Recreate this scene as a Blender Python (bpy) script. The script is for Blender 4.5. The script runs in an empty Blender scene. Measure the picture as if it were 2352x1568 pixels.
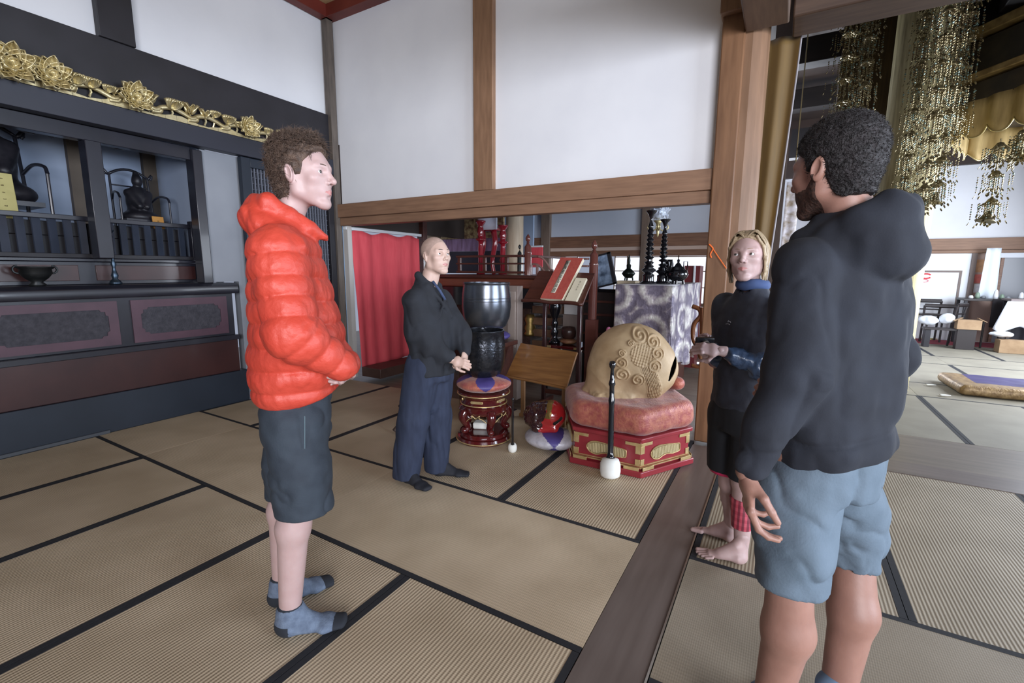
import bpy, math, random
import numpy as np
from mathutils import Vector, Matrix
from math import sin, cos, pi, radians, sqrt, atan2

scene = bpy.context.scene
COL = scene.collection
random.seed(7)
RNG = np.random.RandomState(11)

# ------------------------------------------------------------------ camera
CAM_H = 1.45
FPX, YAW, PITCH, ROLL = 1061.568, 0.528169, -0.152996, 0.0061433
_fw = np.array([-sin(YAW) * cos(PITCH), cos(YAW) * cos(PITCH), sin(PITCH)])
_rt = np.array([cos(YAW), sin(YAW), 0.0])
_up = np.cross(_rt, _fw)
CR = _rt * cos(ROLL) + _up * sin(ROLL)
CU = -_rt * sin(ROLL) + _up * cos(ROLL)
CW = _fw
C0 = np.array([0, 0, CAM_H])
camd = bpy.data.cameras.new('camera')
camd.sensor_width = 36.0
camd.lens = FPX / 2352.0 * 36.0
camd.clip_start = 0.05
camd.clip_end = 200
cam = bpy.data.objects.new('camera', camd)
COL.objects.link(cam)
cam.matrix_world = Matrix(((CR[0], CU[0], -CW[0], 0), (CR[1], CU[1], -CW[1], 0), (CR[2], CU[2], -CW[2], CAM_H), (0, 0, 0, 1)))
scene.camera = cam

# ------------------------------------------------------------------ world, lights, exposure
scene.view_settings.view_transform = 'Standard'
scene.view_settings.look = 'None'
scene.view_settings.gamma = 1.0
scene.view_settings.use_curve_mapping = False
scene.view_settings.exposure = 0.0
world = bpy.data.worlds.new('world')
scene.world = world
world.use_nodes = True
bg = world.node_tree.nodes['Background']
bg.inputs['Color'].default_value = (0.70, 0.78, 1.0, 1)
bg.inputs['Strength'].default_value = 0.46


def area(name, loc, target, sx, sy, power, color=(0.82, 0.89, 1.0), spread=180):
    l = bpy.data.lights.new(name, 'AREA')
    l.shape = 'RECTANGLE'
    l.size, l.size_y = sx, sy
    l.energy = power
    l.spread = radians(spread)
    l.color = color
    o = bpy.data.objects.new(name, l)
    COL.objects.link(o)
    o.location = loc
    d = Vector(target) - Vector(loc)
    o.rotation_euler = d.to_track_quat('-Z', 'Y').to_euler()
    return o


# daylight through the open shoji side of the hall (right)
area('daylight_side', (6.6, 1.7, 2.0), (-2.6, 3.4, 2.5), 4.0, 2.4, 315, (0.76, 0.86, 1.0), spread=125)
area('fill_front', (3.2, -3.6, 2.2), (-2.2, 4.0, 2.6), 4.0, 2.2, 180, (0.93, 0.94, 1.0), spread=90)  # added fill from behind the camera, aimed to lift the back wall
# daylight of the rooms behind the wall and of the far hall
area('daylight_far', (4.6, 9.0, 2.0), (0.5, 9.0, 1.0), 5.0, 2.6, 540)
area('daylight_back_room', (-1.2, 11.4, 2.0), (-2.0, 5.5, 1.0), 3.0, 1.8, 480)


# ------------------------------------------------------------------ pixel -> place helpers (taken once, from the photograph)
def ray(x, y):
    return CW + CR * (x - 1176.0) / FPX + CU * (784.0 - y) / FPX


def fl(x, y, z=0.0):
    d = ray(x, y)
    return C0 + d * (z - CAM_H) / d[2]


def onx(x, y, X):
    d = ray(x, y)
    return C0 + d * X / d[0]


def ony(x, y, Y):
    d = ray(x, y)
    return C0 + d * Y / d[1]


def at(x, y, dep):
    return C0 + ray(x, y) * dep


def depth_of(p):
    return float((np.asarray(p, float) - C0) @ CW)


# ------------------------------------------------------------------ materials
MATS = {}


def lin(c):
    c = c / 255.0
    return c / 12.92 if c <= 0.04045 else ((c + 0.055) / 1.055) ** 2.4


def rgb(*c):
    return (lin(c[0]), lin(c[1]), lin(c[2]), 1.0)


def new_mat(name):
    m = bpy.data.materials.new(name)
    m.use_nodes = True
    nt = m.node_tree
    return m, nt, nt.nodes['Principled BSDF']


def mat(name, c, rough=0.6, metal=0.0, c2=None, scale=8.0, stretch=(1, 1, 1), bump=0.0, bscale=None, coat=0.0,
        detail=4.0, spec=None, sheen=0.0, contrast=0.35, kind='noise', sss=0.0, alpha=None, trans=0.0):
    """Principled material; colour runs from c to c2 over a procedural noise, optional bump."""
    if name in MATS:
        return MATS[name]
    m, nt, b = new_mat(name)
    N, L = nt.nodes, nt.links
    b.inputs['Roughness'].default_value = rough
    b.inputs['Metallic'].default_value = metal
    if spec is not None:
        b.inputs['Specular IOR Level'].default_value = spec
    b.inputs['Coat Weight'].default_value = coat
    b.inputs['Coat Roughness'].default_value = 0.08
    b.inputs['Sheen Weight'].default_value = sheen
    b.inputs['Transmission Weight'].default_value = trans
    if sss:
        b.inputs['Subsurface Weight'].default_value = sss
        b.inputs['Subsurface Radius'].default_value = (0.012, 0.005, 0.003)
        b.inputs['Subsurface Scale'].default_value = 1.0
    tc = N.new('ShaderNodeTexCoord')
    mp = N.new('ShaderNodeMapping')
    mp.inputs['Scale'].default_value = stretch
    L.new(tc.outputs['Object'], mp.inputs['Vector'])
    if kind == 'noise':
        t = N.new('ShaderNodeTexNoise')
        t.inputs['Scale'].default_value = scale
        t.inputs['Detail'].default_value = detail
        fac = t.outputs['Fac']
    elif kind == 'voronoi':
        t = N.new('ShaderNodeTexVoronoi')
        t.inputs['Scale'].default_value = scale
        fac = t.outputs['Distance']
    elif kind == 'wave':
        t = N.new('ShaderNodeTexWave')
        t.inputs['Scale'].default_value = scale
        t.inputs['Distortion'].default_value = 3.0
        t.inputs['Detail'].default_value = 3.0
        fac = t.outputs['Fac']
    L.new(mp.outputs['Vector'], t.inputs['Vector'])
    r = N.new('ShaderNodeValToRGB')
    r.color_ramp.elements[0].position = 0.5 - contrast / 2
    r.color_ramp.elements[1].position = 0.5 + contrast / 2
    r.color_ramp.elements[0].color = rgb(*c)
    r.color_ramp.elements[1].color = rgb(*(c2 or c))
    L.new(fac, r.inputs['Fac'])
    L.new(r.outputs['Color'], b.inputs['Base Color'])
    if bump:
        t2 = t
        if bscale:
            t2 = N.new('ShaderNodeTexNoise')
            t2.inputs['Scale'].default_value = bscale
            t2.inputs['Detail'].default_value = 5
            L.new(mp.outputs['Vector'], t2.inputs['Vector'])
        bp = N.new('ShaderNodeBump')
        bp.inputs['Strength'].default_value = bump
        bp.inputs['Distance'].default_value = 0.01
        L.new(t2.outputs[0], bp.inputs['Height'])
        L.new(bp.outputs['Normal'], b.inputs['Normal'])
    MATS[name] = m
    return m


def emit(name, c, s):
    if name in MATS:
        return MATS[name]
    m, nt, b = new_mat(name)
    b.inputs['Base Color'].default_value = rgb(*c)
    b.inputs['Emission Color'].default_value = rgb(*c)
    b.inputs['Emission Strength'].default_value = s
    MATS[name] = m
    return m


def tatami_mat(name, axis, c=(184, 165, 138), c2=(204, 185, 158)):
    """woven rush: ribs run along the given axis ('X' or 'Y')"""
    m, nt, b = new_mat(name)
    N, L = nt.nodes, nt.links
    b.inputs['Roughness'].default_value = 0.62
    tc = N.new('ShaderNodeTexCoord')
    w = N.new('ShaderNodeTexWave')
    w.bands_direction = 'X' if axis == 'Y' else 'Y'
    w.inputs['Scale'].default_value = 20.0
    w.inputs['Distortion'].default_value = 0.15
    L.new(tc.outputs['Object'], w.inputs['Vector'])
    w2 = N.new('ShaderNodeTexWave')
    w2.bands_direction = 'Y' if axis == 'Y' else 'X'
    w2.inputs['Scale'].default_value = 38.0
    w2.inputs['Distortion'].default_value = 1.5
    L.new(tc.outputs['Object'], w2.inputs['Vector'])
    n = N.new('ShaderNodeTexNoise')
    n.inputs['Scale'].default_value = 3.0
    n.inputs['Detail'].default_value = 6
    L.new(tc.outputs['Object'], n.inputs['Vector'])
    r = N.new('ShaderNodeValToRGB')
    r.color_ramp.elements[0].position = 0.3
    r.color_ramp.elements[1].position = 0.7
    r.color_ramp.elements[0].color = rgb(*c)
    r.color_ramp.elements[1].color = rgb(*c2)
    L.new(n.outputs['Fac'], r.inputs['Fac'])
    mx = N.new('ShaderNodeMix')
    mx.data_type = 'RGBA'
    mx.blend_type = 'MULTIPLY'
    mx.inputs[0].default_value = 0.22 if axis == 'Y' else 0.12
    L.new(r.outputs['Color'], mx.inputs[6])
    L.new(w.outputs['Color'], mx.inputs[7])
    L.new(mx.outputs[2], b.inputs['Base Color'])
    ad = N.new('ShaderNodeMath')
    ad.operation = 'MULTIPLY_ADD'
    ad.inputs[1].default_value = 0.35
    L.new(w2.outputs['Fac'], ad.inputs[0])
    L.new(w.outputs['Fac'], ad.inputs[2])
    bp = N.new('ShaderNodeBump')
    bp.inputs['Strength'].default_value = 0.32 if axis == 'Y' else 0.12
    bp.inputs['Distance'].default_value = 0.004
    L.new(ad.outputs[0], bp.inputs['Height'])
    L.new(bp.outputs['Normal'], b.inputs['Normal'])
    MATS[name] = m
    return m


# ------------------------------------------------------------------ mesh collector
class MB:
    def __init__(s):
        s.v = []
        s.f = []
        s.m = []
        s.mi = 0

    def add(s, vs, fs):
        o = len(s.v)
        s.v.extend([tuple(float(a) for a in p) for p in vs])
        s.f.extend([tuple(o + i for i in f) for f in fs])
        s.m.extend([s.mi] * len(fs))
        return s

    def box(s, a, b, R=None, c=None):
        a, b = np.minimum(a, b), np.maximum(a, b)
        vs = [(x, y, z) for z in (a[2], b[2]) for y in (a[1], b[1]) for x in (a[0], b[0])]
        if R is not None:
            cc = (np.array(a) + b) / 2 if c is None else np.array(c)
            vs = [cc + R @ (np.array(v) - cc) for v in vs]
        return s.add(vs, [(0, 2, 3, 1), (4, 5, 7, 6), (0, 1, 5, 4), (2, 6, 7, 3), (0, 4, 6, 2), (1, 3, 7, 5)])

    def prism(s, poly, n, h, org=(0, 0, 0), ex=(1, 0, 0), ey=(0, 1, 0)):
        """2D polygon in the (ex,ey) frame at org, extruded by n*h"""
        org, ex, ey, n = (np.array(q, float) for q in (org, ex, ey, n))
        k = len(poly)
        a = [org + ex * p[0] + ey * p[1] for p in poly]
        b = [q + n * h for q in a]
        return s.add(a + b, [tuple(range(k))[::-1], tuple(range(k, 2 * k))] + [(i, (i + 1) % k, k + (i + 1) % k, k + i) for i in range(k)])

    def lathe(s, prof, c=(0, 0, 0), seg=32, ax=None, scale=(1, 1), cap=True):
        """prof: list of (r,z)"""
        c = np.array(c, float)
        if ax is None:
            ex, ey, ez = np.eye(3)
        else:
            ez = np.array(ax, float)
            ez /= np.linalg.norm(ez)
            ex = np.cross(ez, (0.31, 0.9, 0.2) if abs(ez[2]) > .9 else (0, 0, 1))
            ex /= np.linalg.norm(ex)
            ey = np.cross(ez, ex)
        vs = []
        for r, z in prof:
            for i in range(seg):
                a = 2 * pi * i / seg
                vs.append(c + ex * r * cos(a) * scale[0] + ey * r * sin(a) * scale[1] + ez * z)
        fs = [(j * seg + i, j * seg + (i + 1) % seg, (j + 1) * seg + (i + 1) % seg, (j + 1) * seg + i) for j in range(len(prof) - 1) for i in range(seg)]
        if cap:
            if prof[0][0] > 1e-5:
                fs.append(tuple(range(seg))[::-1])
            if prof[-1][0] > 1e-5:
                fs.append(tuple((len(prof) - 1) * seg + i for i in range(seg)))
        return s.add(vs, fs)

    def tube(s, pts, rad, seg=8, flat=None, up=None):
        """tube along points; rad number or list; flat: ratio of second axis"""
        P = [np.array(p, float) for p in pts]
        n = len(P)
        if not hasattr(rad, '__len__'):
            rad = [rad] * n
        vs = []
        prev = None
        for i, p in enumerate(P):
            t = P[min(i + 1, n - 1)] - P[max(i - 1, 0)]
            t = t / (np.linalg.norm(t) + 1e-9)
            if prev is None:
                u = np.array(up if up is not None else ((0, 0, 1) if abs(t[2]) < .9 else (1, 0, 0)), float)
            else:
                u = prev
            u = u - t * (u @ t)
            u /= np.linalg.norm(u) + 1e-9
            prev = u
            w = np.cross(t, u)
            for k in range(seg):
                a = 2 * pi * k / seg
                vs.append(p + u * rad[i] * cos(a) * (flat or 1) + w * rad[i] * sin(a))
        fs = [(j * seg + i, j * seg + (i + 1) % seg, (j + 1) * seg + (i + 1) % seg, (j + 1) * seg + i) for j in range(n - 1) for i in range(seg)]
        fs += [tuple(range(seg))[::-1], tuple((n - 1) * seg + i for i in range(seg))]
        return s.add(vs, fs)

    def ball(s, c, r, seg=16, rings=10):
        c = np.array(c, float)
        r = np.array(r if hasattr(r, '__len__') else (r, r, r), float)
        vs = [c + r * (0, 0, -1)]
        for j in range(1, rings):
            t = pi * j / rings - pi / 2
            for i in range(seg):
                a = 2 * pi * i / seg
                vs.append(c + r * (cos(t) * cos(a), cos(t) * sin(a), sin(t)))
        vs.append(c + r * (0, 0, 1))
        fs = [(0, 1 + (i + 1) % seg, 1 + i) for i in range(seg)]
        for j in range(rings - 2):
            for i in range(seg):
                a = 1 + j * seg
                fs.append((a + i, a + (i + 1) % seg, a + seg + (i + 1) % seg, a + seg + i))
        a = 1 + (rings - 2) * seg
        fs += [(a + i, a + (i + 1) % seg, len(vs) - 1) for i in range(seg)]
        return s.add(vs, fs)

    def grid(s, fn, nu, nv):
        """sheet fn(u,v)->point"""
        vs = [fn(i / nu, j / nv) for j in range(nv + 1) for i in range(nu + 1)]
        w = nu + 1
        return s.add(vs, [(j * w + i, j * w + i + 1, (j + 1) * w + i + 1, (j + 1) * w + i) for j in range(nv) for i in range(nu)])


def set_props(o, label=None, cat=None, group=None, kind=None):
    if label:
        o['label'] = label
    if cat:
        o['category'] = cat
    if group:
        o['group'] = group
    if kind:
        o['kind'] = kind
    return o


def wloc(o):
    p = np.zeros(3)
    while o is not None:
        p += np.array(o.location)
        o = o.parent
    return p


def obj(name, mb, material, parent=None, smooth=None, bevel=0.0, base=True, solid=0.0, sub=0):
    """link one mesh object; vertices are given in world space"""
    if isinstance(mb, tuple):
        V, F = mb[0], mb[1]
        mi = mb[2] if len(mb) > 2 else None
    else:
        V, F, mi = np.array(mb.v, float), mb.f, mb.m
    V = np.array(V, float).reshape(-1, 3)
    if parent is not None:
        off = wloc(parent)
        loc = (0, 0, 0)
    elif base:
        lo, hi = V.min(0), V.max(0)
        off = np.array([(lo[0] + hi[0]) / 2, (lo[1] + hi[1]) / 2, lo[2]])
        loc = off
    else:
        off = np.zeros(3)
        loc = (0, 0, 0)
    me = bpy.data.meshes.new(name)
    if isinstance(F, np.ndarray):
        n = len(F)
        k = F.shape[1]
        me.vertices.add(len(V))
        me.vertices.foreach_set('co', (V - off).astype(np.float32).ravel())
        me.loops.add(n * k)
        me.loops.foreach_set('vertex_index', F.astype(np.int32).ravel())
        me.polygons.add(n)
        me.polygons.foreach_set('loop_start', np.arange(0, n * k, k, dtype=np.int32))
        me.polygons.foreach_set('loop_total', np.full(n, k, dtype=np.int32))
        me.update(calc_edges=True)
        me.validate()
    else:
        me.from_pydata([tuple(p) for p in (V - off)], [], F)
        me.update()
    for q in (material if isinstance(material, (list, tuple)) else [material]):
        me.materials.append(q)
    if mi is not None and len(me.polygons) == len(mi):
        me.polygons.foreach_set('material_index', np.array(mi, dtype=np.int32))
    o = bpy.data.objects.new(name, me)
    COL.objects.link(o)
    o.location = loc
    if parent is not None:
        o.parent = parent
    if smooth is None:
        smooth = 35
    if smooth is True:
        me.polygons.foreach_set('use_smooth', np.ones(len(me.polygons), dtype=bool))
    elif smooth:
        me.polygons.foreach_set('use_smooth', np.ones(len(me.polygons), dtype=bool))
        me.set_sharp_from_angle(angle=radians(smooth))
    if solid:
        md = o.modifiers.new('solid', 'SOLIDIFY')
        md.thickness = solid
        md.offset = 0
    if bevel:
        md = o.modifiers.new('bevel', 'BEVEL')
        md.width = bevel
        md.segments = 2
        md.limit_method = 'ANGLE'
    if sub:
        md = o.modifiers.new('sub', 'SUBSURF')
        md.levels = sub
        md.render_levels = sub
    return o


def thing(name, loc, label, cat, group=None, kind=None, rz=0):
    o = bpy.data.objects.new(name, None)
    o.empty_display_size = 0.1
    COL.objects.link(o)
    o.location = tuple(float(a) for a in loc)
    o.rotation_euler = (0, 0, rz)
    return set_props(o, label, cat, group, kind)


def kids(o):
    return [c for c in COL.objects if c.parent == o]


def dup(o, loc, rz=0.0, label=None, group=None, parent=None, scale=None):
    c = o.copy()
    COL.objects.link(c)
    if parent is None:
        c.location = tuple(float(a) for a in loc)
        c.rotation_euler = (0, 0, rz)
        if scale:
            c.scale = (scale, scale, scale) if not hasattr(scale, '__len__') else scale
        if label:
            c['label'] = label
        if group:
            c['group'] = group
    else:
        c.parent = parent
    for ch in KIDS.get(o.name, kids(o)):
        dup(ch, None, parent=c)
    return c


KIDS = {}


def struct(name, mb, m, parent=None, **k):
    o = obj(name, mb, m, parent, **k)
    if parent is None:
        o['kind'] = 'structure'
    return o


def rotz(a):
    return np.array([[cos(a), -sin(a), 0], [sin(a), cos(a), 0], [0, 0, 1.0]])


def rotx(a):
    return np.array([[1.0, 0, 0], [0, cos(a), -sin(a)], [0, sin(a), cos(a)]])


def roty(a):
    return np.array([[cos(a), 0, sin(a)], [0, 1.0, 0], [-sin(a), 0, cos(a)]])


def smoothpath(pts, n=8):
    """Catmull-Rom through points"""
    P = [np.array(p, float) for p in pts]
    P = [2 * P[0] - P[1]] + P + [2 * P[-1] - P[-2]]
    out = []
    for i in range(1, len(P) - 2):
        for k in range(n):
            t = k / n
            out.append(0.5 * ((2 * P[i]) + (-P[i - 1] + P[i + 1]) * t + (2 * P[i - 1] - 5 * P[i] + 4 * P[i + 1] - P[i + 2]) * t * t + (-P[i - 1] + 3 * P[i] - 3 * P[i + 1] + P[i + 2]) * t ** 3))
    out.append(P[-2])
    return out
# ------------------------------------------------------------------ implicit-surface modeller (numpy surface nets)
def s_min(a, b, k):
    h = np.clip(0.5 + 0.5 * (b - a) / k, 0, 1)
    return b * (1 - h) + a * h - k * h * (1 - h)


def s_max(a, b, k):
    return -s_min(-a, -b, k)


def sd_ball(P, c, r):
    return np.linalg.norm(P - np.asarray(c), axis=1) - r


def sd_ell(P, c, r, R=None):
    q = P - np.asarray(c)
    if R is not None:
        q = q @ R
    r = np.asarray(r, float)
    k0 = np.linalg.norm(q / r, axis=1)
    k1 = np.linalg.norm(q / (r * r), axis=1)
    return k0 * (k0 - 1.0) / np.maximum(k1, 1e-9)


def seg_t(P, a, b):
    a, b = np.asarray(a, float), np.asarray(b, float)
    ab = b - a
    return np.clip(((P - a) @ ab) / (ab @ ab + 1e-12), 0, 1)


def sd_cap(P, a, b, ra, rb=None):
    """capsule with linearly varying radius"""
    rb = ra if rb is None else rb
    a, b = np.asarray(a, float), np.asarray(b, float)
    t = seg_t(P, a, b)
    return np.linalg.norm(P - (a + t[:, None] * (b - a)), axis=1) - (ra + (rb - ra) * t)


def sd_capf(P, a, b, ra, rb, wdir, ratio):
    """flattened capsule: the distance along wdir is scaled by 1/ratio (ratio>1 is wider)"""
    a, b, w = np.asarray(a, float), np.asarray(b, float), np.asarray(wdir, float)
    w = w / np.linalg.norm(w)
    t = seg_t(P, a, b)
    d = P - (a + t[:, None] * (b - a))
    dw = (d @ w)
    d = d - dw[:, None] * w * (1 - 1 / ratio)
    return np.linalg.norm(d, axis=1) - (ra + (rb - ra) * t)


def sd_box(P, c, h, R=None, r=0.0):
    q = P - np.asarray(c)
    if R is not None:
        q = q @ R
    q = np.abs(q) - (np.asarray(h) - r)
    return np.linalg.norm(np.maximum(q, 0), axis=1) + np.minimum(q.max(1), 0) - r


def hash3(i, j, k, s=0):
    n = (i * 374761393 + j * 668265263 + k * 2147483647 + s * 1274126177) & 0xffffffff
    n = ((n ^ (n >> 13)) * 1274126177) & 0xffffffff
    return ((n ^ (n >> 16)) & 0xffff) / 65535.0


def vnoise(P, s=0):
    """value noise in [-1,1]"""
    I = np.floor(P).astype(np.int64)
    F = P - I
    F = F * F * (3 - 2 * F)
    r = 0
    for dx in (0, 1):
        for dy in (0, 1):
            for dz in (0, 1):
                w = (F[:, 0] if dx else 1 - F[:, 0]) * (F[:, 1] if dy else 1 - F[:, 1]) * (F[:, 2] if dz else 1 - F[:, 2])
                r = r + w * hash3(I[:, 0] + dx, I[:, 1] + dy, I[:, 2] + dz, s)
    return r * 2 - 1


def fbm(P, o=3, s=0):
    r, a, t = 0, 1, 0
    for i in range(o):
        r = r + a * vnoise(P * 2 ** i, s + i)
        t += a
        a *= .5
    return r / t


def sdf_mesh(fn, lo, hi, h):
    lo, hi = np.array(lo, float), np.array(hi, float)
    B = 8
    nb = np.ceil((hi - lo) / (h * B)).astype(int)
    n = nb * B
    ax = [lo[i] + (np.arange(nb[i]) + 0.5) * B * h for i in range(3)]
    cx = np.stack(np.meshgrid(*ax, indexing='ij'), -1).reshape(-1, 3)
    dc = fn(cx).reshape(nb)
    D = np.repeat(np.repeat(np.repeat(dc, B, 0), B, 1), B, 2).astype(np.float32)
    act = np.argwhere(np.abs(dc) < B * h * 1.5)
    loc = np.stack(np.meshgrid(*[np.arange(B)] * 3, indexing='ij'), -1).reshape(-1, 3)
    CH = 400
    for s in range(0, len(act), CH):
        a = act[s:s + CH]
        idx = (a[:, None, :] * B + loc[None]).reshape(-1, 3)
        D[idx[:, 0], idx[:, 1], idx[:, 2]] = fn(lo + (idx + 0.5) * h)
    S = D < 0
    # cells with mixed corners
    m = np.zeros(tuple(n - 1), bool)
    c0 = S[:-1, :-1, :-1]
    for dx in (0, 1):
        for dy in (0, 1):
            for dz in (0, 1):
                m |= S[dx:n[0] - 1 + dx, dy:n[1] - 1 + dy, dz:n[2] - 1 + dz] != c0
    cells = np.argwhere(m)
    ids = -np.ones(tuple(n - 1), np.int32)
    ids[m] = np.arange(len(cells))
    cor = [(x, y, z) for x in (0, 1) for y in (0, 1) for z in (0, 1)]
    val = np.stack([D[cells[:, 0] + c[0], cells[:, 1] + c[1], cells[:, 2] + c[2]] for c in cor], 1)
    acc = np.zeros((len(cells), 3))
    cnt = np.zeros(len(cells))
    for i in range(8):
        for j in range(i + 1, 8):
            a, b = np.array(cor[i]), np.array(cor[j])
            if np.abs(a - b).sum() != 1:
                continue
            va, vb = val[:, i], val[:, j]
            x = (va < 0) != (vb < 0)
            t = np.where(x, va / np.where(x, va - vb, 1), 0)
            acc += np.where(x[:, None], a + t[:, None] * (b - a), 0)
            cnt += x
    V = lo + (cells + acc / cnt[:, None] + 0.5) * h
    F = []
    for d in range(3):
        e1, e2 = [(1, 2), (2, 0), (0, 1)][d]
        sl0 = [slice(0, None)] * 3
        sl1 = [slice(0, None)] * 3
        sl0[d], sl1[d] = slice(0, n[d] - 1), slice(1, n[d])
        ch = S[tuple(sl0)] != S[tuple(sl1)]
        E = np.argwhere(ch)
        E = E[(E[:, e1] > 0) & (E[:, e2] > 0) & (E[:, e1] < n[e1] - 1) & (E[:, e2] < n[e2] - 1)]
        ins = S[E[:, 0], E[:, 1], E[:, 2]]

        def g(a, b):
            q = E.copy()
            q[:, e1] -= a
            q[:, e2] -= b
            return ids[q[:, 0], q[:, 1], q[:, 2]]
        q = np.stack([g(1, 1), g(0, 1), g(0, 0), g(1, 0)], 1)
        q[~ins] = q[~ins][:, ::-1]
        F.append(q)
    F = np.concatenate(F)
    F = F[(F >= 0).all(1)]
    return V, F


def join(*ms):
    """join (V,F[,mi]) meshes with quads; index i of mesh = material unless given"""
    V, F, M, o = [], [], [], 0
    for m in ms:
        V.append(m[0])
        F.append(m[1] + o)
        M.append(m[2] if len(m) > 2 else np.zeros(len(m[1]), int))
        o += len(m[0])
    return np.concatenate(V), np.concatenate(F), np.concatenate(M)


def fcent(m):
    return m[0][m[1]].mean(1)
# ------------------------------------------------------------------ shared materials
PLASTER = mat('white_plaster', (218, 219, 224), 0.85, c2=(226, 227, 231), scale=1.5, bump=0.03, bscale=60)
WOOD = mat('brown_timber', (118, 88, 66), 0.55, c2=(146, 112, 86), scale=3, stretch=(9, 9, 1.2), detail=8, bump=0.12, contrast=0.5)
WOODX = mat('brown_timber_long', (118, 88, 68), 0.55, c2=(144, 110, 86), scale=3, stretch=(1.0, 9, 12), detail=8, bump=0.12, contrast=0.5)
PILLAR = mat('pillar_timber', (98, 70, 48), 0.5, c2=(142, 108, 82), scale=2.2, stretch=(7, 7, 0.8), detail=8, bump=0.12, contrast=0.6)
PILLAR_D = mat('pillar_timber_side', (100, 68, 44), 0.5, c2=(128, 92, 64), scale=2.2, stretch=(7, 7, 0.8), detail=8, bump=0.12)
SILL = mat('worn_sill', (92, 80, 74), 0.4, c2=(116, 104, 98), scale=2, stretch=(10, 0.7, 1), detail=8, bump=0.05, contrast=0.6)
SILLX = mat('worn_sill_cross', (92, 80, 74), 0.4, c2=(116, 104, 98), scale=2, stretch=(0.7, 10, 1), detail=8, bump=0.05, contrast=0.6)
BLACK = mat('black_lacquer', (30, 30, 38), 0.32, c2=(38, 38, 48), scale=4, coat=0.2)
BLACKM = mat('black_matt', (30, 28, 33), 0.55, c2=(38, 36, 42), scale=4)
NAVY = mat('blue_black_board', (25, 33, 45), 0.5, c2=(32, 41, 54), scale=2.5)
REDBR = mat('red_brown_board', (52, 28, 28), 0.35, c2=(66, 36, 34), scale=3, coat=0.15)
REDTRIM = mat('dark_red_beam', (96, 34, 26), 0.5, c2=(112, 44, 34), scale=4)
GOLD = mat('gold_leaf', (196, 180, 134), 0.40, 0.8, c2=(224, 212, 172), scale=14, bump=0.2, bscale=40)
GOLDD = mat('old_gold', (120, 98, 52), 0.4, 0.75, c2=(156, 132, 80), scale=9, bump=0.3, bscale=30)
BRASS = mat('brass_plate', (206, 178, 122), 0.38, 0.7, c2=(226, 200, 150), scale=20, bump=0.1)
METAL = mat('steel_strip', (190, 188, 182), 0.3, 1.0)
TAT_Y = tatami_mat('tatami_rush_along', 'Y')
TAT_X = tatami_mat('tatami_rush_across', 'X')
TAT_D = tatami_mat('tatami_rush_far', 'X', (132, 126, 112), (148, 142, 126))  # greyer, darker rush for the mats of the far hall
TAT_YR = tatami_mat('dimmed_grey_rush_along', 'Y', (152, 138, 116), (170, 156, 134))  # mats right of the sill: greyer rush, dimmer floor light darkened into the colour
TAT_XR = tatami_mat('dimmed_grey_rush_across', 'X', (142, 130, 112), (158, 146, 128))
BORDER = mat('tatami_cloth_border', (30, 31, 36), 0.8, c2=(38, 39, 44), scale=60)
PLANK = mat('grey_floorboard', (118, 104, 92), 0.4, c2=(140, 126, 112), scale=2, stretch=(1, 8, 1), detail=6)
DARKCEIL = mat('dark_ceiling', (44, 34, 30), 0.7, c2=(56, 44, 38), scale=3)
CEILT = mat('ceiling_board', (176, 150, 110), 0.6, c2=(196, 170, 128), scale=3, stretch=(1, 8, 1))

# ------------------------------------------------------------------ floor
fb = MB()
fb.box((-9, -5, -0.12), (12, 17, -0.052))
struct('floor', fb, PLANK)
SX0, SX1 = -0.56, -0.31          # the sill between the two halves
sb = MB()
sb.box((SX0, -5, -0.05), (SX1, 4.02, 0.0))
o = struct('trim_1', sb, SILL, bevel=0.003)
sb = MB()
sb.box((SX1 - 0.004, -5, -0.03), (SX1 + 0.004, 4.02, 0.004))
struct('steel_strip', sb, METAL, parent=o)
sb = MB()
sb.box((SX1 + 0.004, 4.19, -0.05), (9, 4.47, 0.004))
o2 = struct('trim_2', sb, SILLX, bevel=0.003)

XL = [-5.07, -4.18, -3.27, -2.35, -1.45, SX0]
mats = []   # x0,x1,y0,y1,axis
for i in range(5):
    mats.append((XL[i], XL[i + 1], 2.36, 4.10, 'Y'))
for a, b in ((-5.07, -4.22), (-4.22, -2.35), (-2.35, SX0)):
    mats.append((a, b, 1.49, 2.36, 'X'))
for i in range(5):
    mats.append((XL[i], XL[i + 1], -0.30, 1.49, 'Y'))
RX = [SX1 + 0.006, 0.57, 1.47, 2.38, 3.28, 4.18]
for i in range(4):
    mats.append((RX[i], RX[i + 1], 2.36, 4.19, 'Y'))
mats.append((RX[0], 1.47, 1.49, 2.36, 'X'))
mats.append((1.47, 3.28, 1.49, 2.36, 'X'))
mats.append((RX[0], 0.57, -0.30, 1.49, 'Y'))
mats.append((0.57, 1.47, -0.30, 1.49, 'Y'))
XF = [-0.31, 0.60, 1.49, 2.38, 3.28, 4.18, 5.1]
for i in range(5):
    mats.append((XF[i], XF[i + 1], 5.25, 7.05, 'P'))
for a, b in ((-0.31, 1.49), (1.49, 3.28), (3.28, 5.1)):
    mats.append((a, b, 7.05, 7.95, 'P'))
for i in range(1, 6):
    mats.append((XF[i], XF[i + 1], 7.95, 9.75, 'P'))
for a, b in ((0.60, 2.38), (2.38, 4.18)):
    mats.append((a, b, 9.75, 10.7, 'P'))
for i in range(2, 6):
    mats.append((XF[i], XF[i + 1], 10.7, 12.5, 'P'))
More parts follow.
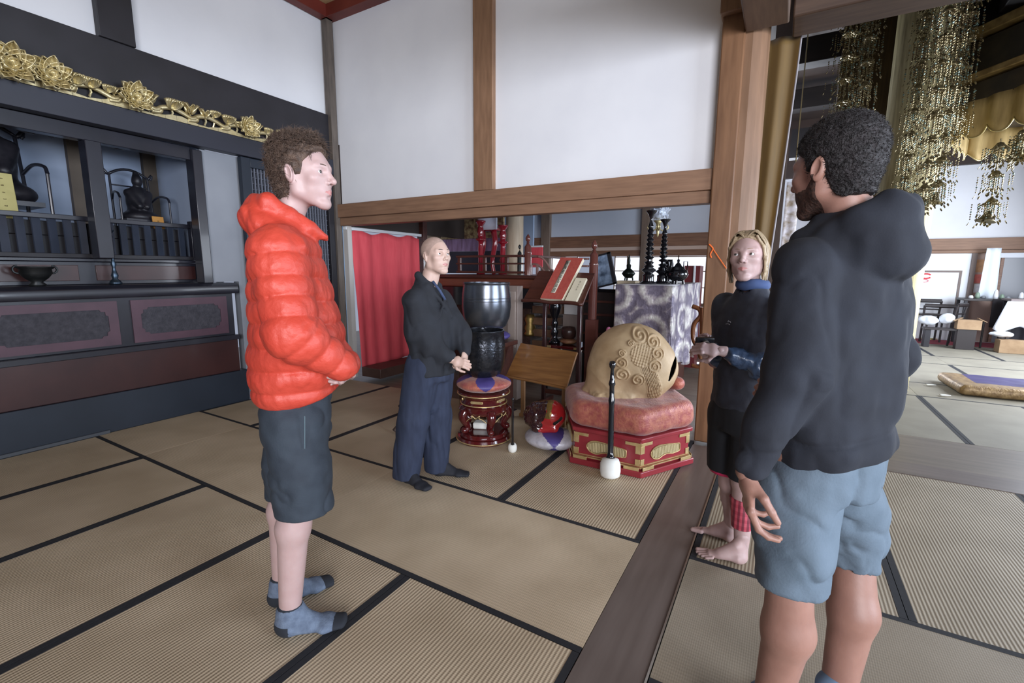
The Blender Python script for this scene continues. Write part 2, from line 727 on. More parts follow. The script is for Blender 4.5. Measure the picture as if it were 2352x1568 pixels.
POS = {0: 'beside the black altar at the foot of the lattice door', 1: 'between the altar and the red curtain', 2: 'left of the robed man in black, nearest the curtain',
       3: 'under the round lacquer stand and the small red drum', 4: 'under the red hexagonal drum base', 5: 'short crosswise one touching the altar step',
       6: 'crosswise one behind the legs of the man in the orange jacket', 7: 'crosswise one in the middle of the group, before the robed man',
       8: 'front row, in the left corner by the altar step', 9: 'front row, second from the altar step', 10: 'front row, left of the orange jacket man',
       11: 'ribbed, under the socks of the orange jacket man', 12: 'ribbed, front row against the dark wooden sill',
       13: 'under the bare feet of the woman', 14: 'ribbed, right of the man in the dark hoodie', 15: 'ribbed, at the right edge before the cross sill', 16: 'ribbed, beyond the right edge before the cross sill',
       17: 'crosswise, under the calves of the man in the dark hoodie', 18: 'crosswise, at the lower right corner', 19: 'front row, just right of the dark wooden sill', 20: 'front row, behind the hoodie man'}
mcount = 0
for k, (x0, x1, y0, y1, ax) in enumerate(mats):
    g = 0.0015
    t = thing('tatami_mat', ((x0 + x1) / 2, (y0 + y1) / 2, -0.05), '', 'tatami mat', 'tatami mats laid over the hall floor')
    b = MB()
    b.box((x0 + g, y0 + g, -0.05), (x1 - g, y1 - g, 0.0))
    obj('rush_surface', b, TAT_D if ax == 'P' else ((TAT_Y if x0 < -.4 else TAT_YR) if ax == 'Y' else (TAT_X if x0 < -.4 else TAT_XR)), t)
    bw = 0.03
    for side in (0, 1):
        b = MB()
        if ax == 'X' or (ax == 'P' and (x1 - x0) > (y1 - y0)):
            yy = (y0 + g, y0 + bw) if side == 0 else (y1 - bw, y1 - g)
            b.box((x0 + g, yy[0], -0.045), (x1 - g, yy[1], 0.0012))
        else:
            xx = (x0 + g, x0 + bw) if side == 0 else (x1 - bw, x1 - g)
            b.box((xx[0], y0 + g, -0.045), (xx[1], y1 - g, 0.0012))
        obj('cloth_border', b, BORDER, t)
    if k in POS:
        t['label'] = 'tatami mat, ' + POS[k]
    else:
        row = 'row just beyond the cross sill' if y0 < 6 else ('crosswise row level with the gold cushion' if y0 < 7.5 else ('row behind the gold cushion' if y0 < 9 else ('narrow crosswise row before the far tables' if y0 < 10.2 else 'last row before the red carpet')))
        xs = sorted(set(q[0] for q in mats if q[2] == y0))
        t['label'] = 'pale tatami mat, %s, %s from the left' % (row, ['first', 'second', 'third', 'fourth', 'fifth', 'sixth'][xs.index(x0)])
b = MB()
b.box((-0.31, 4.475, -0.05), (9, 5.245, 0.0))
struct('trim_3', b, mat('worn_floor_plank', (104, 94, 84), 0.45, c2=(120, 108, 96), scale=2, stretch=(1, 9, 1)))

# ------------------------------------------------------------------ left wall (altar side), plane x = -5.07
LX = -5.07
b = MB()
b.box((LX - 0.14, -3.0, 3.33), (LX - 0.04, 4.18, 4.9))
wl = struct('wall_left', b, PLASTER)
# plaster panels below the beam: right of the alcove
b = MB()
b.box((LX - 0.16, 2.60, 1.31), (LX - 0.06, 2.88, 2.62))
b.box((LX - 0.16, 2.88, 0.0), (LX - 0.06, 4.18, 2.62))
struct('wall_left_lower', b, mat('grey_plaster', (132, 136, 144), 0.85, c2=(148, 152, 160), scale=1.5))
# alcove: back wall, side and ceiling
b = MB()
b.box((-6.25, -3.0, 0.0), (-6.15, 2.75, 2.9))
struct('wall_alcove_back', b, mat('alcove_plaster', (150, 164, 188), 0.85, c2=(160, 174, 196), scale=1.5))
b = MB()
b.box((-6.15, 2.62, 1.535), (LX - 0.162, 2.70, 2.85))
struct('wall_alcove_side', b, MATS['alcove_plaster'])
b = MB()
b.box((-6.2, -3.0, 2.85), (LX - 0.06, 2.75, 2.9))
struct('ceiling_alcove', b, BLACKM)
b = MB()
b.box((LX - 0.04, -3, 2.62), (LX + 0.07, 4.10, 2.80))     # lower lintel
o = struct('trim_4', b, mat('blue_black_lintel', (36, 38, 48), 0.45, c2=(46, 48, 60), scale=2, stretch=(1, .4, 1)), bevel=0.004)
b = MB()
b.box((LX - 0.05, -3, 2.80), (LX + 0.015, 4.16, 3.34))    # wide dark board behind the carving
struct('trim_5', b, BLACKM, bevel=0.003)
for i, (y0, y1) in enumerate(((1.86, 2.11), (-0.3, -0.05))):
    b = MB()
    b.box((LX - 0.05, y0, 3.34), (LX + 0.04, y1, 4.9))
    struct('trim_%d' % (6 + i), b, BLACKM, bevel=0.004)
# alcove posts and frames
def altar_post(n, y0, y1, z0=1.35, z1=2.62, x=LX - 0.42):
    b = MB()
    b.box((x, y0, z0), (x + 0.14, y1, z1))
    return struct('trim_%d' % n, b, BLACK, bevel=0.006)
altar_post(8, 1.69, 1.80, 1.53, 2.50, LX - 0.16)
altar_post(9, 2.51, 2.60, 1.3, 2.60, LX - 0.16)
b = MB()
b.box((LX - 0.16, -1.0, 2.50), (LX - 0.06, 2.51, 2.62))
struct('trim_10', b, BLACK, bevel=0.004)
for n, y0 in ((11, 1.66), (12, 2.28), (13, 0.5)):
    b = MB()
    b.box((-6.15, y0 + 0.22, 1.3), (-6.09, y0 + 0.34, 2.85))
    struct('trim_%d' % n, b, mat('dull_brown_post', (74, 64, 54), 0.6, c2=(90, 78, 66), scale=3))
# carved brackets (hanging lobes under the lintel)
for n, (yc, s) in enumerate(((1.60, -1), (1.86, 1))):
    b = MB()
    poly = [(0, 0), (0.26, 0), (0.27, -0.05), (0.2, -0.09), (0.12, -0.1), (0.06, -0.07), (0.0, -0.1)]
    b.prism([(p[0] * s, p[1]) for p in poly], (1, 0, 0), 0.05, org=(LX - 0.34, yc + 0.02 * s, 2.62), ex=(0, 1, 0), ey=(0, 0, 1))
    struct('trim_%d' % (14 + n), b, mat('dark_bracket', (40, 32, 26), 0.5, c2=(60, 50, 36), scale=20, bump=0.3))

# corner post of left wall and back wall
b = MB()
b.box((-5.09, 4.10, 0.0), (-5.0, 4.19, 4.42))
struct('trim_16', b, mat('grey_corner_post', (84, 76, 70), 0.6, c2=(104, 94, 86), scale=4, stretch=(6, 6, 1)))

# ------------------------------------------------------------------ back wall, plane y = 4.18
BY = 4.18
b = MB()
b.box((-5.1, BY + 0.03, 2.2), (-0.5, BY + 0.12, 4.75))
struct('wall_back', b, PLASTER)
b = MB()
b.box((-2.90, BY - 0.03, 2.27), (-2.665, BY + 0.06, 4.75))
struct('trim_17', b, WOOD, bevel=0.006)
b = MB()
b.box((-5.06, BY - 0.05, 2.10), (-0.545, BY + 0.10, 2.265))
struct('trim_18', b, WOODX, bevel=0.006)
b = MB()
b.box((-5.0, BY - 0.02, 2.0), (-0.545, BY + 0.10, 2.10))
struct('trim_19', b, WOODX, bevel=0.005)
# red ceiling trim
b = MB()
b.box((LX - 0.02, -2.0, 4.42), (LX + 0.10, BY, 4.56))
struct('trim_20', b, REDTRIM, bevel=0.004)
b = MB()
b.box((LX, BY - 0.1, 4.42), (-0.5, BY + 0.04, 4.56))
struct('trim_21', b, REDTRIM, bevel=0.004)
b = MB()
b.box((-5.2, -4.0, 4.56), (-0.5, 4.25, 4.62))
struct('ceiling', b, CEILT)

b = MB()
b.box((-5.2, -4.1, 0.0), (0.3, -4.0, 4.6))
struct('wall_light_block', b, mat('dim_back_plaster', (150, 146, 142), 0.85))  # unseen wall added to keep sky light off the left floor
b = MB()
b.box((-0.5, -5.0, 4.70), (9.0, 4.1, 4.78))
struct('ceiling_light_block', b, DARKCEIL)  # unseen ceiling added to cut the sky light on the right-hand floor

# ------------------------------------------------------------------ the great pillar
pc = np.array([-0.39, 4.24])
b = MB()
b.box((-0.565, 4.10, 0.0), (-0.40, 4.32, 3.9))
struct('trim_22', b, PILLAR_D, bevel=0.012)
b = MB()
prof = [(0.142, 0.0), (0.144, 0.6), (0.141, 2.0), (0.138, 4.6)]
b.lathe(prof, (pc[0] + 0.01, pc[1] + 0.02, 0), seg=14)
struct('trim_23', b, PILLAR, smooth=20)
# tie beams meeting at the pillar head
b = MB()
b.box((-0.58, 4.04, 3.35), (-0.36, 4.40, 4.7))
struct('trim_24', b, WOOD, bevel=0.01)
b = MB()
b.box((-0.10, 4.02, 3.20), (7.0, 4.36, 3.72))
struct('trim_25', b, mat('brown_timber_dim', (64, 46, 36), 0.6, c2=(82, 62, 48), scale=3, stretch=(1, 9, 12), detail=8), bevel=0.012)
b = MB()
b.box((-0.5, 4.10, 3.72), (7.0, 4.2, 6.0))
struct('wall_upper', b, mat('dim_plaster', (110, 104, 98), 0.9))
b = MB()
b.box((-0.40, -3.0, 3.20), (-0.12, 4.10, 3.62))
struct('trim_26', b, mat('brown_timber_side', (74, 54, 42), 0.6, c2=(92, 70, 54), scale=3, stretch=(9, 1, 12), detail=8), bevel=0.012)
# ------------------------------------------------------------------ people: materials
def skin(name, c, c2):
    return mat(name, c, 0.48, c2=c2, scale=22, sss=0.12, bump=0.04, bscale=220, contrast=0.6)
SK_FAIR = skin('fair_skin', (178, 148, 144), (187, 160, 157))
SK_MID = skin('tanned_skin', (144, 106, 93), (157, 118, 104))
SK_JP = skin('light_skin', (190, 160, 146), (200, 172, 160))
LIP = mat('lip_skin', (176, 118, 116), 0.4, c2=(186, 128, 124))
STUBBLE = mat('shaven_scalp', (150, 128, 118), 0.7, c2=(186, 158, 146), scale=50, contrast=.8)
BEARD = mat('dark_beard', (46, 32, 28), 0.8, c2=(84, 58, 48), scale=120, bump=0.4)
EYEW = mat('eye_white', (226, 224, 224), 0.15)
IRIS = mat('eye_iris', (70, 66, 62), 0.1)
IRISD = mat('eye_iris_dark', (30, 22, 18), 0.1)


def frame_from(fdir, pitch=0.0, roll=0.0):
    """rows: right, forward, up"""
    f = np.array([fdir[0], fdir[1], 0.0])
    f /= np.linalg.norm(f)
    r = np.array([f[1], -f[0], 0.0])
    u = np.array([0, 0, 1.0])
    f2 = f * cos(pitch) + u * sin(pitch)
    u2 = np.cross(r, f2)
    r3 = r * cos(roll) + u2 * sin(roll)
    u3 = -r * sin(roll) + u2 * cos(roll)
    return np.array([r3, f2, u3])


def head_fn(neck_to=(0, -0.05, -0.2), jaw=1.0, female=False, ear=True, cheek=1.0, brow=1.0, nose=1.0, neck_r=0.053):
    E = []

    def f(P):
        Q = P.copy()
        Q[:, 0] = np.abs(Q[:, 0])
        d = sd_ell(Q, (0, -0.016, 0.036), (0.073, 0.094, 0.083))
        d = s_min(d, sd_ell(Q, (0, 0.030, 0.006), (0.064, 0.066, 0.066)), 0.02)
        # mid face and jaw
        d = s_min(d, sd_ell(Q, (0, 0.028, -0.040), (0.053 * jaw, 0.058, 0.062)), 0.022)
        d = s_min(d, sd_cap(Q, (0.047 * jaw, 0.000, -0.058), (0.016, 0.062, -0.098), 0.015, 0.014), 0.026)
        d = s_min(d, sd_cap(Q, (0.052, -0.004, -0.02), (0.048 * jaw, 0.000, -0.058), 0.017, 0.015), 0.026)
        d = s_min(d, sd_ball(Q, (0.0, 0.071, -0.100), 0.017 if not female else 0.013), 0.022)
        d = s_min(d, sd_ell(Q, (0.026, 0.044, -0.046), (0.024, 0.026, 0.030)), 0.02)
        # cheekbones, brow
        d = s_min(d, sd_ell(Q, (0.040, 0.058, -0.018), (0.020 * cheek, 0.018, 0.016)), 0.018)
        d = s_min(d, sd_cap(Q, (0.010, 0.0835, 0.0235), (0.044, 0.068, 0.024), 0.0085 * brow, 0.0075), 0.014)
        # eye sockets
        d = s_max(d, -sd_ell(Q, (0.032, 0.092, 0.004), (0.0165, 0.016, 0.0115)), 0.012)
        # lids over the eyeball, with the slit open
        lid = sd_ball(Q, (0.032, 0.0695, 0.004), 0.0142)
        slit = sd_ell(Q, (0.0325, 0.082, 0.0035), (0.0125, 0.014, 0.0046))
        lid = s_max(lid, -slit, 0.0015)
        lid = np.maximum(lid, -sd_ball(Q, (0.032, 0.0695, 0.004), 0.0119))
        d = s_min(d, lid, 0.004)
        d = s_max(d, -sd_ell(Q, (0.0325, 0.083, 0.0035), (0.0122, 0.013, 0.0044)), 0.0015)
        # nose
        d = s_min(d, sd_cap(Q, (0, 0.080, 0.020), (0, 0.1035 * nose, -0.022), 0.0065, 0.0085), 0.010)
        d = s_min(d, sd_ball(Q, (0, 0.1045 * nose, -0.0265), 0.0098), 0.006)
        d = s_min(d, sd_ell(Q, (0.0115, 0.092, -0.0305), (0.0068, 0.0095, 0.0068)), 0.005)
        d = s_max(d, -sd_ell(Q, (0.0060, 0.096, -0.0375), (0.0032, 0.0052, 0.004)), 0.002)
        # mouth region
        d = s_min(d, sd_ell(Q, (0, 0.070, -0.060), (0.026, 0.021, 0.022)), 0.016)
        d = s_min(d, sd_cap(Q, (0.0, 0.0905, -0.0565), (0.019, 0.0805, -0.0605), 0.0040, 0.0018), 0.004)
        d = s_min(d, sd_cap(Q, (0.0, 0.0890, -0.0665), (0.017, 0.0805, -0.0625), 0.0050, 0.0020), 0.004)
        d = s_max(d, -sd_cap(Q, (0.0, 0.0965, -0.0615), (0.021, 0.0845, -0.0615), 0.0014, 0.001), 0.002)
        d = s_max(d, -sd_cap(Q, (0, 0.098, -0.043), (0, 0.0955, -0.051), 0.0022), 0.003)
        d = s_max(d, -sd_ell(Q, (0, 0.090, -0.0785), (0.012, 0.006, 0.004)), 0.008)
        # ears
        if ear:
            Re = rotx(0.22)
            e = sd_ell(Q, (0.0755, -0.012, -0.004), (0.0085, 0.0175, 0.031), Re @ rotz(-0.42))
            e = s_max(e, -sd_ell(Q, (0.0835, -0.0085, -0.001), (0.0052, 0.0105, 0.021), Re @ rotz(-0.42)), 0.003)
            e = s_min(e, sd_ell(Q, (0.0715, 0.000, -0.006), (0.007, 0.005, 0.007)), 0.004)
            d = s_min(d, e, 0.006)
        # neck
        n = sd_cap(P, (0, -0.022, -0.045), neck_to, neck_r * 0.94, neck_r * 1.06)
        d = s_min(d, n, 0.022)
        return d
    return f


def build_head(O, A, scale=1.0, h=0.0022, neck_to_world=None, extra=None, **kw):
    """O origin (between the ears), A frame rows; returns skin mesh in world space with material slots 0 skin 1 lip"""
    if neck_to_world is not None:
        kw['neck_to'] = tuple((A @ (np.asarray(neck_to_world) - O)) / scale)
    f = head_fn(**kw)
    nt = kw.get('neck_to', (0, -0.05, -0.2))
    lo = np.minimum((-0.10, -0.125, -0.13), np.array(nt) - 0.075)
    hi = np.maximum((0.10, 0.125, 0.135), np.array(nt) + 0.075)
    V, F = sdf_mesh(f, lo, hi, h)
    c = V[F].mean(1)
    mi = np.zeros(len(F), int)
    a = np.abs(c[:, 0])
    lip = (a < 0.0205) & (c[:, 1] > 0.079) & (c[:, 2] < -0.0525 - a * 0.28) & (c[:, 2] > -0.0715 + a * 0.45)
    mi[lip] = 1
    if extra is not None:
        mi = extra(c, mi)
    return (O + (V * scale) @ A, F, mi)


def tr(V, O, A, scale=1.0):
    return O + (np.asarray(V) * scale) @ A


def eyes(O, A, parent, scale=1.0, gaze=(0, 1, 0), iris=None):
    for s in (-1, 1):
        c = tr([(s * 0.032, 0.0695, 0.004)], O, A, scale)[0]
        b = MB()
        b.ball(c, 0.0124 * scale, 20, 14)
        e = obj('eye', b, EYEW, parent, smooth=True)
        g = np.array(gaze, float) @ A
        g /= np.linalg.norm(g)
        b = MB()
        b.lathe([(0.0058 * scale, 0.0), (0.0052 * scale, 0.0016 * scale), (0.0, 0.0022 * scale)], c + g * 0.0112 * scale, 16, ax=g)
        obj('iris', b, iris or IRIS, e, smooth=True)


def brows(O, A, parent, m, scale=1.0, thick=0.0032, lift=0.0):
    for s in (-1, 1):
        b = MB()
        pts = [(s * 0.013, 0.0925, 0.0240 + lift), (s * 0.024, 0.0900, 0.0270 + lift), (s * 0.036, 0.0825, 0.0275 + lift), (s * 0.047, 0.0720, 0.0225 + lift)]
        b.tube(tr(smoothpath(pts, 4), O, A, scale), [thick * scale * (0.9 if i < 9 else 0.9 - 0.06 * (i - 8)) for i in range(13)], 6)
        obj('eyebrow', b, m, parent, smooth=True)


def tufts(mb, V, N, n, length, rad, curl=0.5, rng=None, down=(0, 0, 0), lift=1.0, stand=1.0):
    """short tapering locks grown off points V with normals N"""
    rng = rng or RNG
    idx = rng.randint(0, len(V), n)
    for i in idx:
        p = V[i]
        nn = N[i] * lift
        tdir = np.cross(nn, rng.normal(size=3))
        tdir /= np.linalg.norm(tdir) + 1e-9
        L = length * (0.6 + 0.8 * rng.rand())
        d = nn * stand + tdir * 0.9 + np.array(down)
        d /= np.linalg.norm(d)
        cdir = np.cross(d, nn)
        pts = [p - nn * 0.004]
        q = p.copy()
        for k in range(4):
            d = d + cdir * curl * 0.5 + rng.normal(size=3) * 0.12
            d /= np.linalg.norm(d)
            q = q + d * L / 4
            pts.append(q.copy())
        mb.tube(pts, [rad, rad, rad * .8, rad * .5, rad * .12], 4)


def vnormals(V, F):
    N = np.zeros_like(V)
    fn = np.cross(V[F[:, 2]] - V[F[:, 0]], V[F[:, 3]] - V[F[:, 1]])
    for k in range(4):
        np.add.at(N, F[:, k], fn)
    return N / (np.linalg.norm(N, axis=1)[:, None] + 1e-12)


def hand_mesh(O, A, curl=(0.5, 0.5, 0.55, 0.6), thumb=0.4, side=1, scale=1.0, spread=0.1, h=0.0026, forearm=None, knuckle_bend=None):
    """O wrist, A rows: x towards the thumb side (for side=1), y along the fingers, z back of the hand"""
    segs = []
    lens = [(0.040, 0.026, 0.021), (0.045, 0.029, 0.022), (0.041, 0.027, 0.021), (0.033, 0.020, 0.018)]
    bx = [0.026, 0.009, -0.008, -0.024]
    by = [0.090, 0.094, 0.090, 0.082]
    for i in range(4):
        p = np.array([bx[i], by[i], 0.0])
        a = (knuckle_bend[i] if knuckle_bend else curl[i] * 0.7)
        sx = spread * (1.3 - i) * 0.5
        tot = 0
        for k, L in enumerate(lens[i]):
            tot += (a, curl[i] * 1.2, curl[i] * 0.9)[k]
            q = p + np.array([sin(sx) * cos(tot), cos(tot) * cos(sx), -sin(tot)]) * L
            r = (0.0088, 0.0080, 0.0072)[k] * (0.92 if i == 3 else 1)
            segs.append((p, q, r, r * 0.92))
            p = q
    # thumb leaves the side of the palm near its base
    p = np.array([0.020, 0.022, -0.008])
    d = np.array([0.80, 0.58, -0.25 - thumb * 0.5])
    d /= np.linalg.norm(d)
    q = p + d * 0.040
    segs.append((p, q, 0.0125, 0.0105))
    d2 = np.array([0.30 - thumb * 0.4, 0.88, -0.25 - thumb * 0.5])
    d2 /= np.linalg.norm(d2)
    q2 = q + d2 * 0.032
    segs.append((q, q2, 0.0100, 0.0088))
    d3 = d2 + np.array([-0.35 * thumb, 0.1, -0.25 * thumb])
    d3 /= np.linalg.norm(d3)
    segs.append((q2, q2 + d3 * 0.026, 0.0088, 0.0072))

    def f(P):
        d = sd_capf(P, (0.002, 0.030, 0), (0.001, 0.082, 0), 0.0135, 0.0115, (1, 0, 0), 2.6)
        d = s_min(d, sd_capf(P, (0, -0.03, 0), (0.001, 0.030, 0), 0.0200, 0.0155, (1, 0, 0), 1.5), 0.02)
        for x, y in zip(bx, by):
            d = s_min(d, sd_ball(P, (x, y - 0.003, 0.001), 0.0098), 0.006)
        e = None
        for i, (a, b, ra, rb) in enumerate(segs):
            c = sd_cap(P, a, b, ra, rb)
            if i % 3 == 0 and i < 12:
                chain = c
            elif i == 12:
                chain = c
            else:
                chain = s_min(chain, c, 0.004)
            if (i % 3 == 2):
                e = chain if e is None else np.minimum(e, chain)
                if i == 14:
                    d = s_min(d, chain, 0.010)
                else:
                    d = s_min(d, chain, 0.0035)
        return d
    lo, hi = (-0.06, -0.055, -0.12), (0.09, 0.20, 0.035)
    V, F = sdf_mesh(f, lo, hi, h)
    V = V.copy()
    if side < 0:
        V[:, 0] *= -1
        F = F[:, ::-1]
    W = O + (V * scale) @ A
    if np.linalg.det(A) < 0:
        F = F[:, ::-1]
    return W, F


def hand_frame(ydir, zdir):
    y = np.array(ydir, float)
    y /= np.linalg.norm(y)
    z = np.array(zdir, float)
    z = z - y * (z @ y)
    z /= np.linalg.norm(z)
    x = np.cross(y, z)
    return np.array([x, y, z])


def foot_fn(toes=True, fat=0.0):
    """local: origin heel centre on the floor, y to the toes, z up, x towards the big toe"""
    def f(P):
        d = sd_ell(P, (0.0, 0.012, 0.030), (0.031 + fat, 0.036 + fat, 0.034 + fat))
        d = s_min(d, sd_capf(P, (0, 0.03, 0.034), (0.006, 0.165, 0.020), 0.026 + fat, 0.016 + fat, (1, 0, 0), 1.75), 0.03)
        d = s_min(d, sd_cap(P, (0.0, 0.035, 0.09), (0.0, 0.11, 0.042), 0.032 + fat, 0.022 + fat), 0.03)
        if toes:
            for i, (x, y, l, r) in enumerate(((0.032, 0.185, 0.040, 0.0125), (0.012, 0.192, 0.036, 0.0088), (-0.004, 0.186, 0.032, 0.0082), (-0.018, 0.176, 0.028, 0.0078), (-0.031, 0.163, 0.022, 0.0075))):
                d = s_min(d, sd_cap(P, (x, y - 0.01, 0.016), (x * 1.02, y + l, r + 0.001), r * 1.05, r), 0.006)
        else:
            d = s_min(d, sd_capf(P, (0.004, 0.16, 0.020), (0.012, 0.225, 0.017), 0.017 + fat, 0.013 + fat, (1, 0, 0), 2.3), 0.02)
        return np.maximum(d, -P[:, 2] + 0.0025)
    return f


def foot_mesh(O, yd, ankle, toes=True, side=1, scale=1.0, h=0.004, fat=0.0, leg=None, rleg=(0.036, 0.05)):
    """foot on the floor at O pointing along yd (2d); leg: world point to which the shin runs"""
    y = np.array([yd[0], yd[1], 0.0])
    y /= np.linalg.norm(y)
    x = np.array([y[1], -y[0], 0]) * -side     # big toe side
    A = np.array([x, y, (0, 0, 1.0)])
    f0 = foot_fn(toes, fat)
    O = np.array(O, float)
    anl = (A @ (np.asarray(ankle) - O)) / scale
    top = (A @ (np.asarray(leg) - O)) / scale if leg is not None else anl + np.array([0, 0, .03])

    def f(P):
        d = f0(P)
        d = s_min(d, sd_cap(P, anl, top, rleg[0] + fat, rleg[1] + fat), 0.03)
        d = s_min(d, sd_cap(P, (0, 0.008, 0.04), anl, 0.03 + fat, rleg[0] * 0.96 + fat), 0.02)
        return np.maximum(d, -P[:, 2] + 0.0025)
    lo = np.minimum((-0.085, -0.07, -0.012), top - 0.08)
    hi = np.maximum((0.085, 0.29, 0.12), top + 0.08)
    V, F = sdf_mesh(f, lo, hi, h)
    if np.linalg.det(A) < 0:
        F = F[:, ::-1]
    return O + (V * scale) @ A, F, V


def sd_col(P, O, A, rows, pw=2.0):
    """body column: rows (z, cx, cy, rx, ry) in the person frame"""
    q = (P - O) @ A.T
    R = np.array(rows, float)
    z = q[:, 2]
    cx, cy, rx, ry = (np.interp(z, R[:, 0], R[:, k]) for k in (1, 2, 3, 4))
    k = (np.abs((q[:, 0] - cx) / rx) ** pw + np.abs((q[:, 1] - cy) / ry) ** pw) ** (1 / pw)
    d = (k - 1) * np.minimum(rx, ry)
    dz = np.maximum(R[0, 0] - z, z - R[-1, 0])
    return s_max(d, dz, 0.02)


def smooth_rows(rows, n=40):
    R = np.array(rows, float)
    z = np.linspace(R[0, 0], R[-1, 0], n)
    out = [z]
    for k in range(1, R.shape[1]):
        # monotone-ish smoothing: interpolate then box filter
        zz = np.linspace(R[0, 0], R[-1, 0], n * 4)
        v = np.interp(zz, R[:, 0], R[:, k])
        w = np.ones(n // 3 | 1)
        pad = len(w) // 2
        v = np.convolve(np.pad(v, pad, 'edge'), w / w.sum(), 'valid')
        out.append(np.interp(z, zz, v))
    return np.stack(out, 1)


HW = np.array([-sin(YAW), cos(YAW), 0])


class Person:
    def __init__(s, G, face, k=1.0):
        s.k = k
        s.G = np.array([G[0], G[1], 0.0])
        s.A = frame_from(face)
        s.r, s.f = s.A[0], s.A[1]

    def J(s, x, y, dd=0.0):
        d = ray(x, y)
        t = ((s.G - C0) @ HW + dd) / (d @ HW)
        return C0 + d * t

    def L(s, x, y, z):
        return s.G + s.k * (s.r * x + s.f * y) + np.array([0, 0, CAM_H + (z - CAM_H) * s.k])

    def rows(s, rows):
        return [(CAM_H + (q[0] - CAM_H) * s.k,) + tuple(v * s.k for v in q[1:]) for q in rows]
# ------------------------------------------------------------------ generic pieces
def quilt(t, L):
    return np.abs(np.sin(pi * t / L)) ** 0.55


def wrinkle(P, sc, amp, seed=0, o=3):
    return amp * fbm(P * np.asarray(sc), o, seed)


def crease(P, sc, amp, seed=0):
    """sharp cloth creases"""
    r = 1 - np.abs(fbm(P * np.asarray(sc, float), 2, seed)) * 2.2
    return amp * np.clip(r, 0, 1) ** 3


def sd_chain(P, pts, rad, k=0.03, wdir=None, ratio=1.0):
    d = None
    for i in range(len(pts) - 1):
        c = sd_cap(P, pts[i], pts[i + 1], rad[i], rad[i + 1]) if wdir is None else sd_capf(P, pts[i], pts[i + 1], rad[i], rad[i + 1], wdir, ratio)
        d = c if d is None else s_min(d, c, k)
    return d


def arc_len(P, pts):
    """distance run along a polyline, per point"""
    best = None
    run = 0
    out = np.zeros(len(P))
    for i in range(len(pts) - 1):
        a, b = np.asarray(pts[i]), np.asarray(pts[i + 1])
        t = seg_t(P, a, b)
        dd = np.linalg.norm(P - (a + t[:, None] * (b - a)), axis=1)
        L = np.linalg.norm(b - a)
        if best is None:
            best, out = dd, run + t * L
        else:
            m = dd < best
            out = np.where(m, run + t * L, out)
            best = np.minimum(best, dd)
        run += L
    return out


def bounds(pts, r):
    P = np.array(pts, float)
    return P.min(0) - r, P.max(0) + r


def core_mesh(parts, h=0.012):
    """inner body hidden in the clothes that joins head, hands and legs"""
    def f(P):
        d = None
        for a, b, ra, rb in parts:
            c = sd_cap(P, a, b, ra, rb)
            d = c if d is None else s_min(d, c, 0.03)
        return d
    pts = [p[0] for p in parts] + [p[1] for p in parts]
    lo, hi = bounds(pts, 0.2)
    return sdf_mesh(f, lo, hi, h)


def hair_mesh(O, A, scale, line, thick=0.012, amp=0.006, nsc=40, h=0.0028, top=0.0, seed=3, back=0.0, extra=None):
    ys, zs = zip(*line)

    def f(P):
        Q = P.copy()
        Q[:, 0] = np.abs(Q[:, 0])
        th = thick + top * np.clip((P[:, 2] - 0.03) / 0.09, 0, 1) + back * np.clip((-P[:, 1]) / 0.09, 0, 1)
        d = sd_ell(Q, (0, -0.016, 0.036), (0.073, 0.094, 0.083))
        d = s_min(d, sd_cap(Q, (0, -0.045, -0.02), (0, -0.04, -0.075), 0.050, 0.044), 0.03)
        d = d - th - amp * fbm(P * nsc, 3, seed)
        g = np.interp(P[:, 1], ys, zs) - P[:, 2] + 0.004 * vnoise(P * 90, 5)
        d = s_max(d, g, 0.006)
        # leave the ear free
        e = sd_ell(Q, (0.082, -0.010, -0.006), (0.020, 0.019, 0.033))
        d = s_max(d, -e, 0.004)
        if extra is not None:
            d = extra(P, d)
        return d
    V, F = sdf_mesh(f, (-0.12, -0.15, -0.14), (0.12, 0.13, 0.16), h)
    return V, F


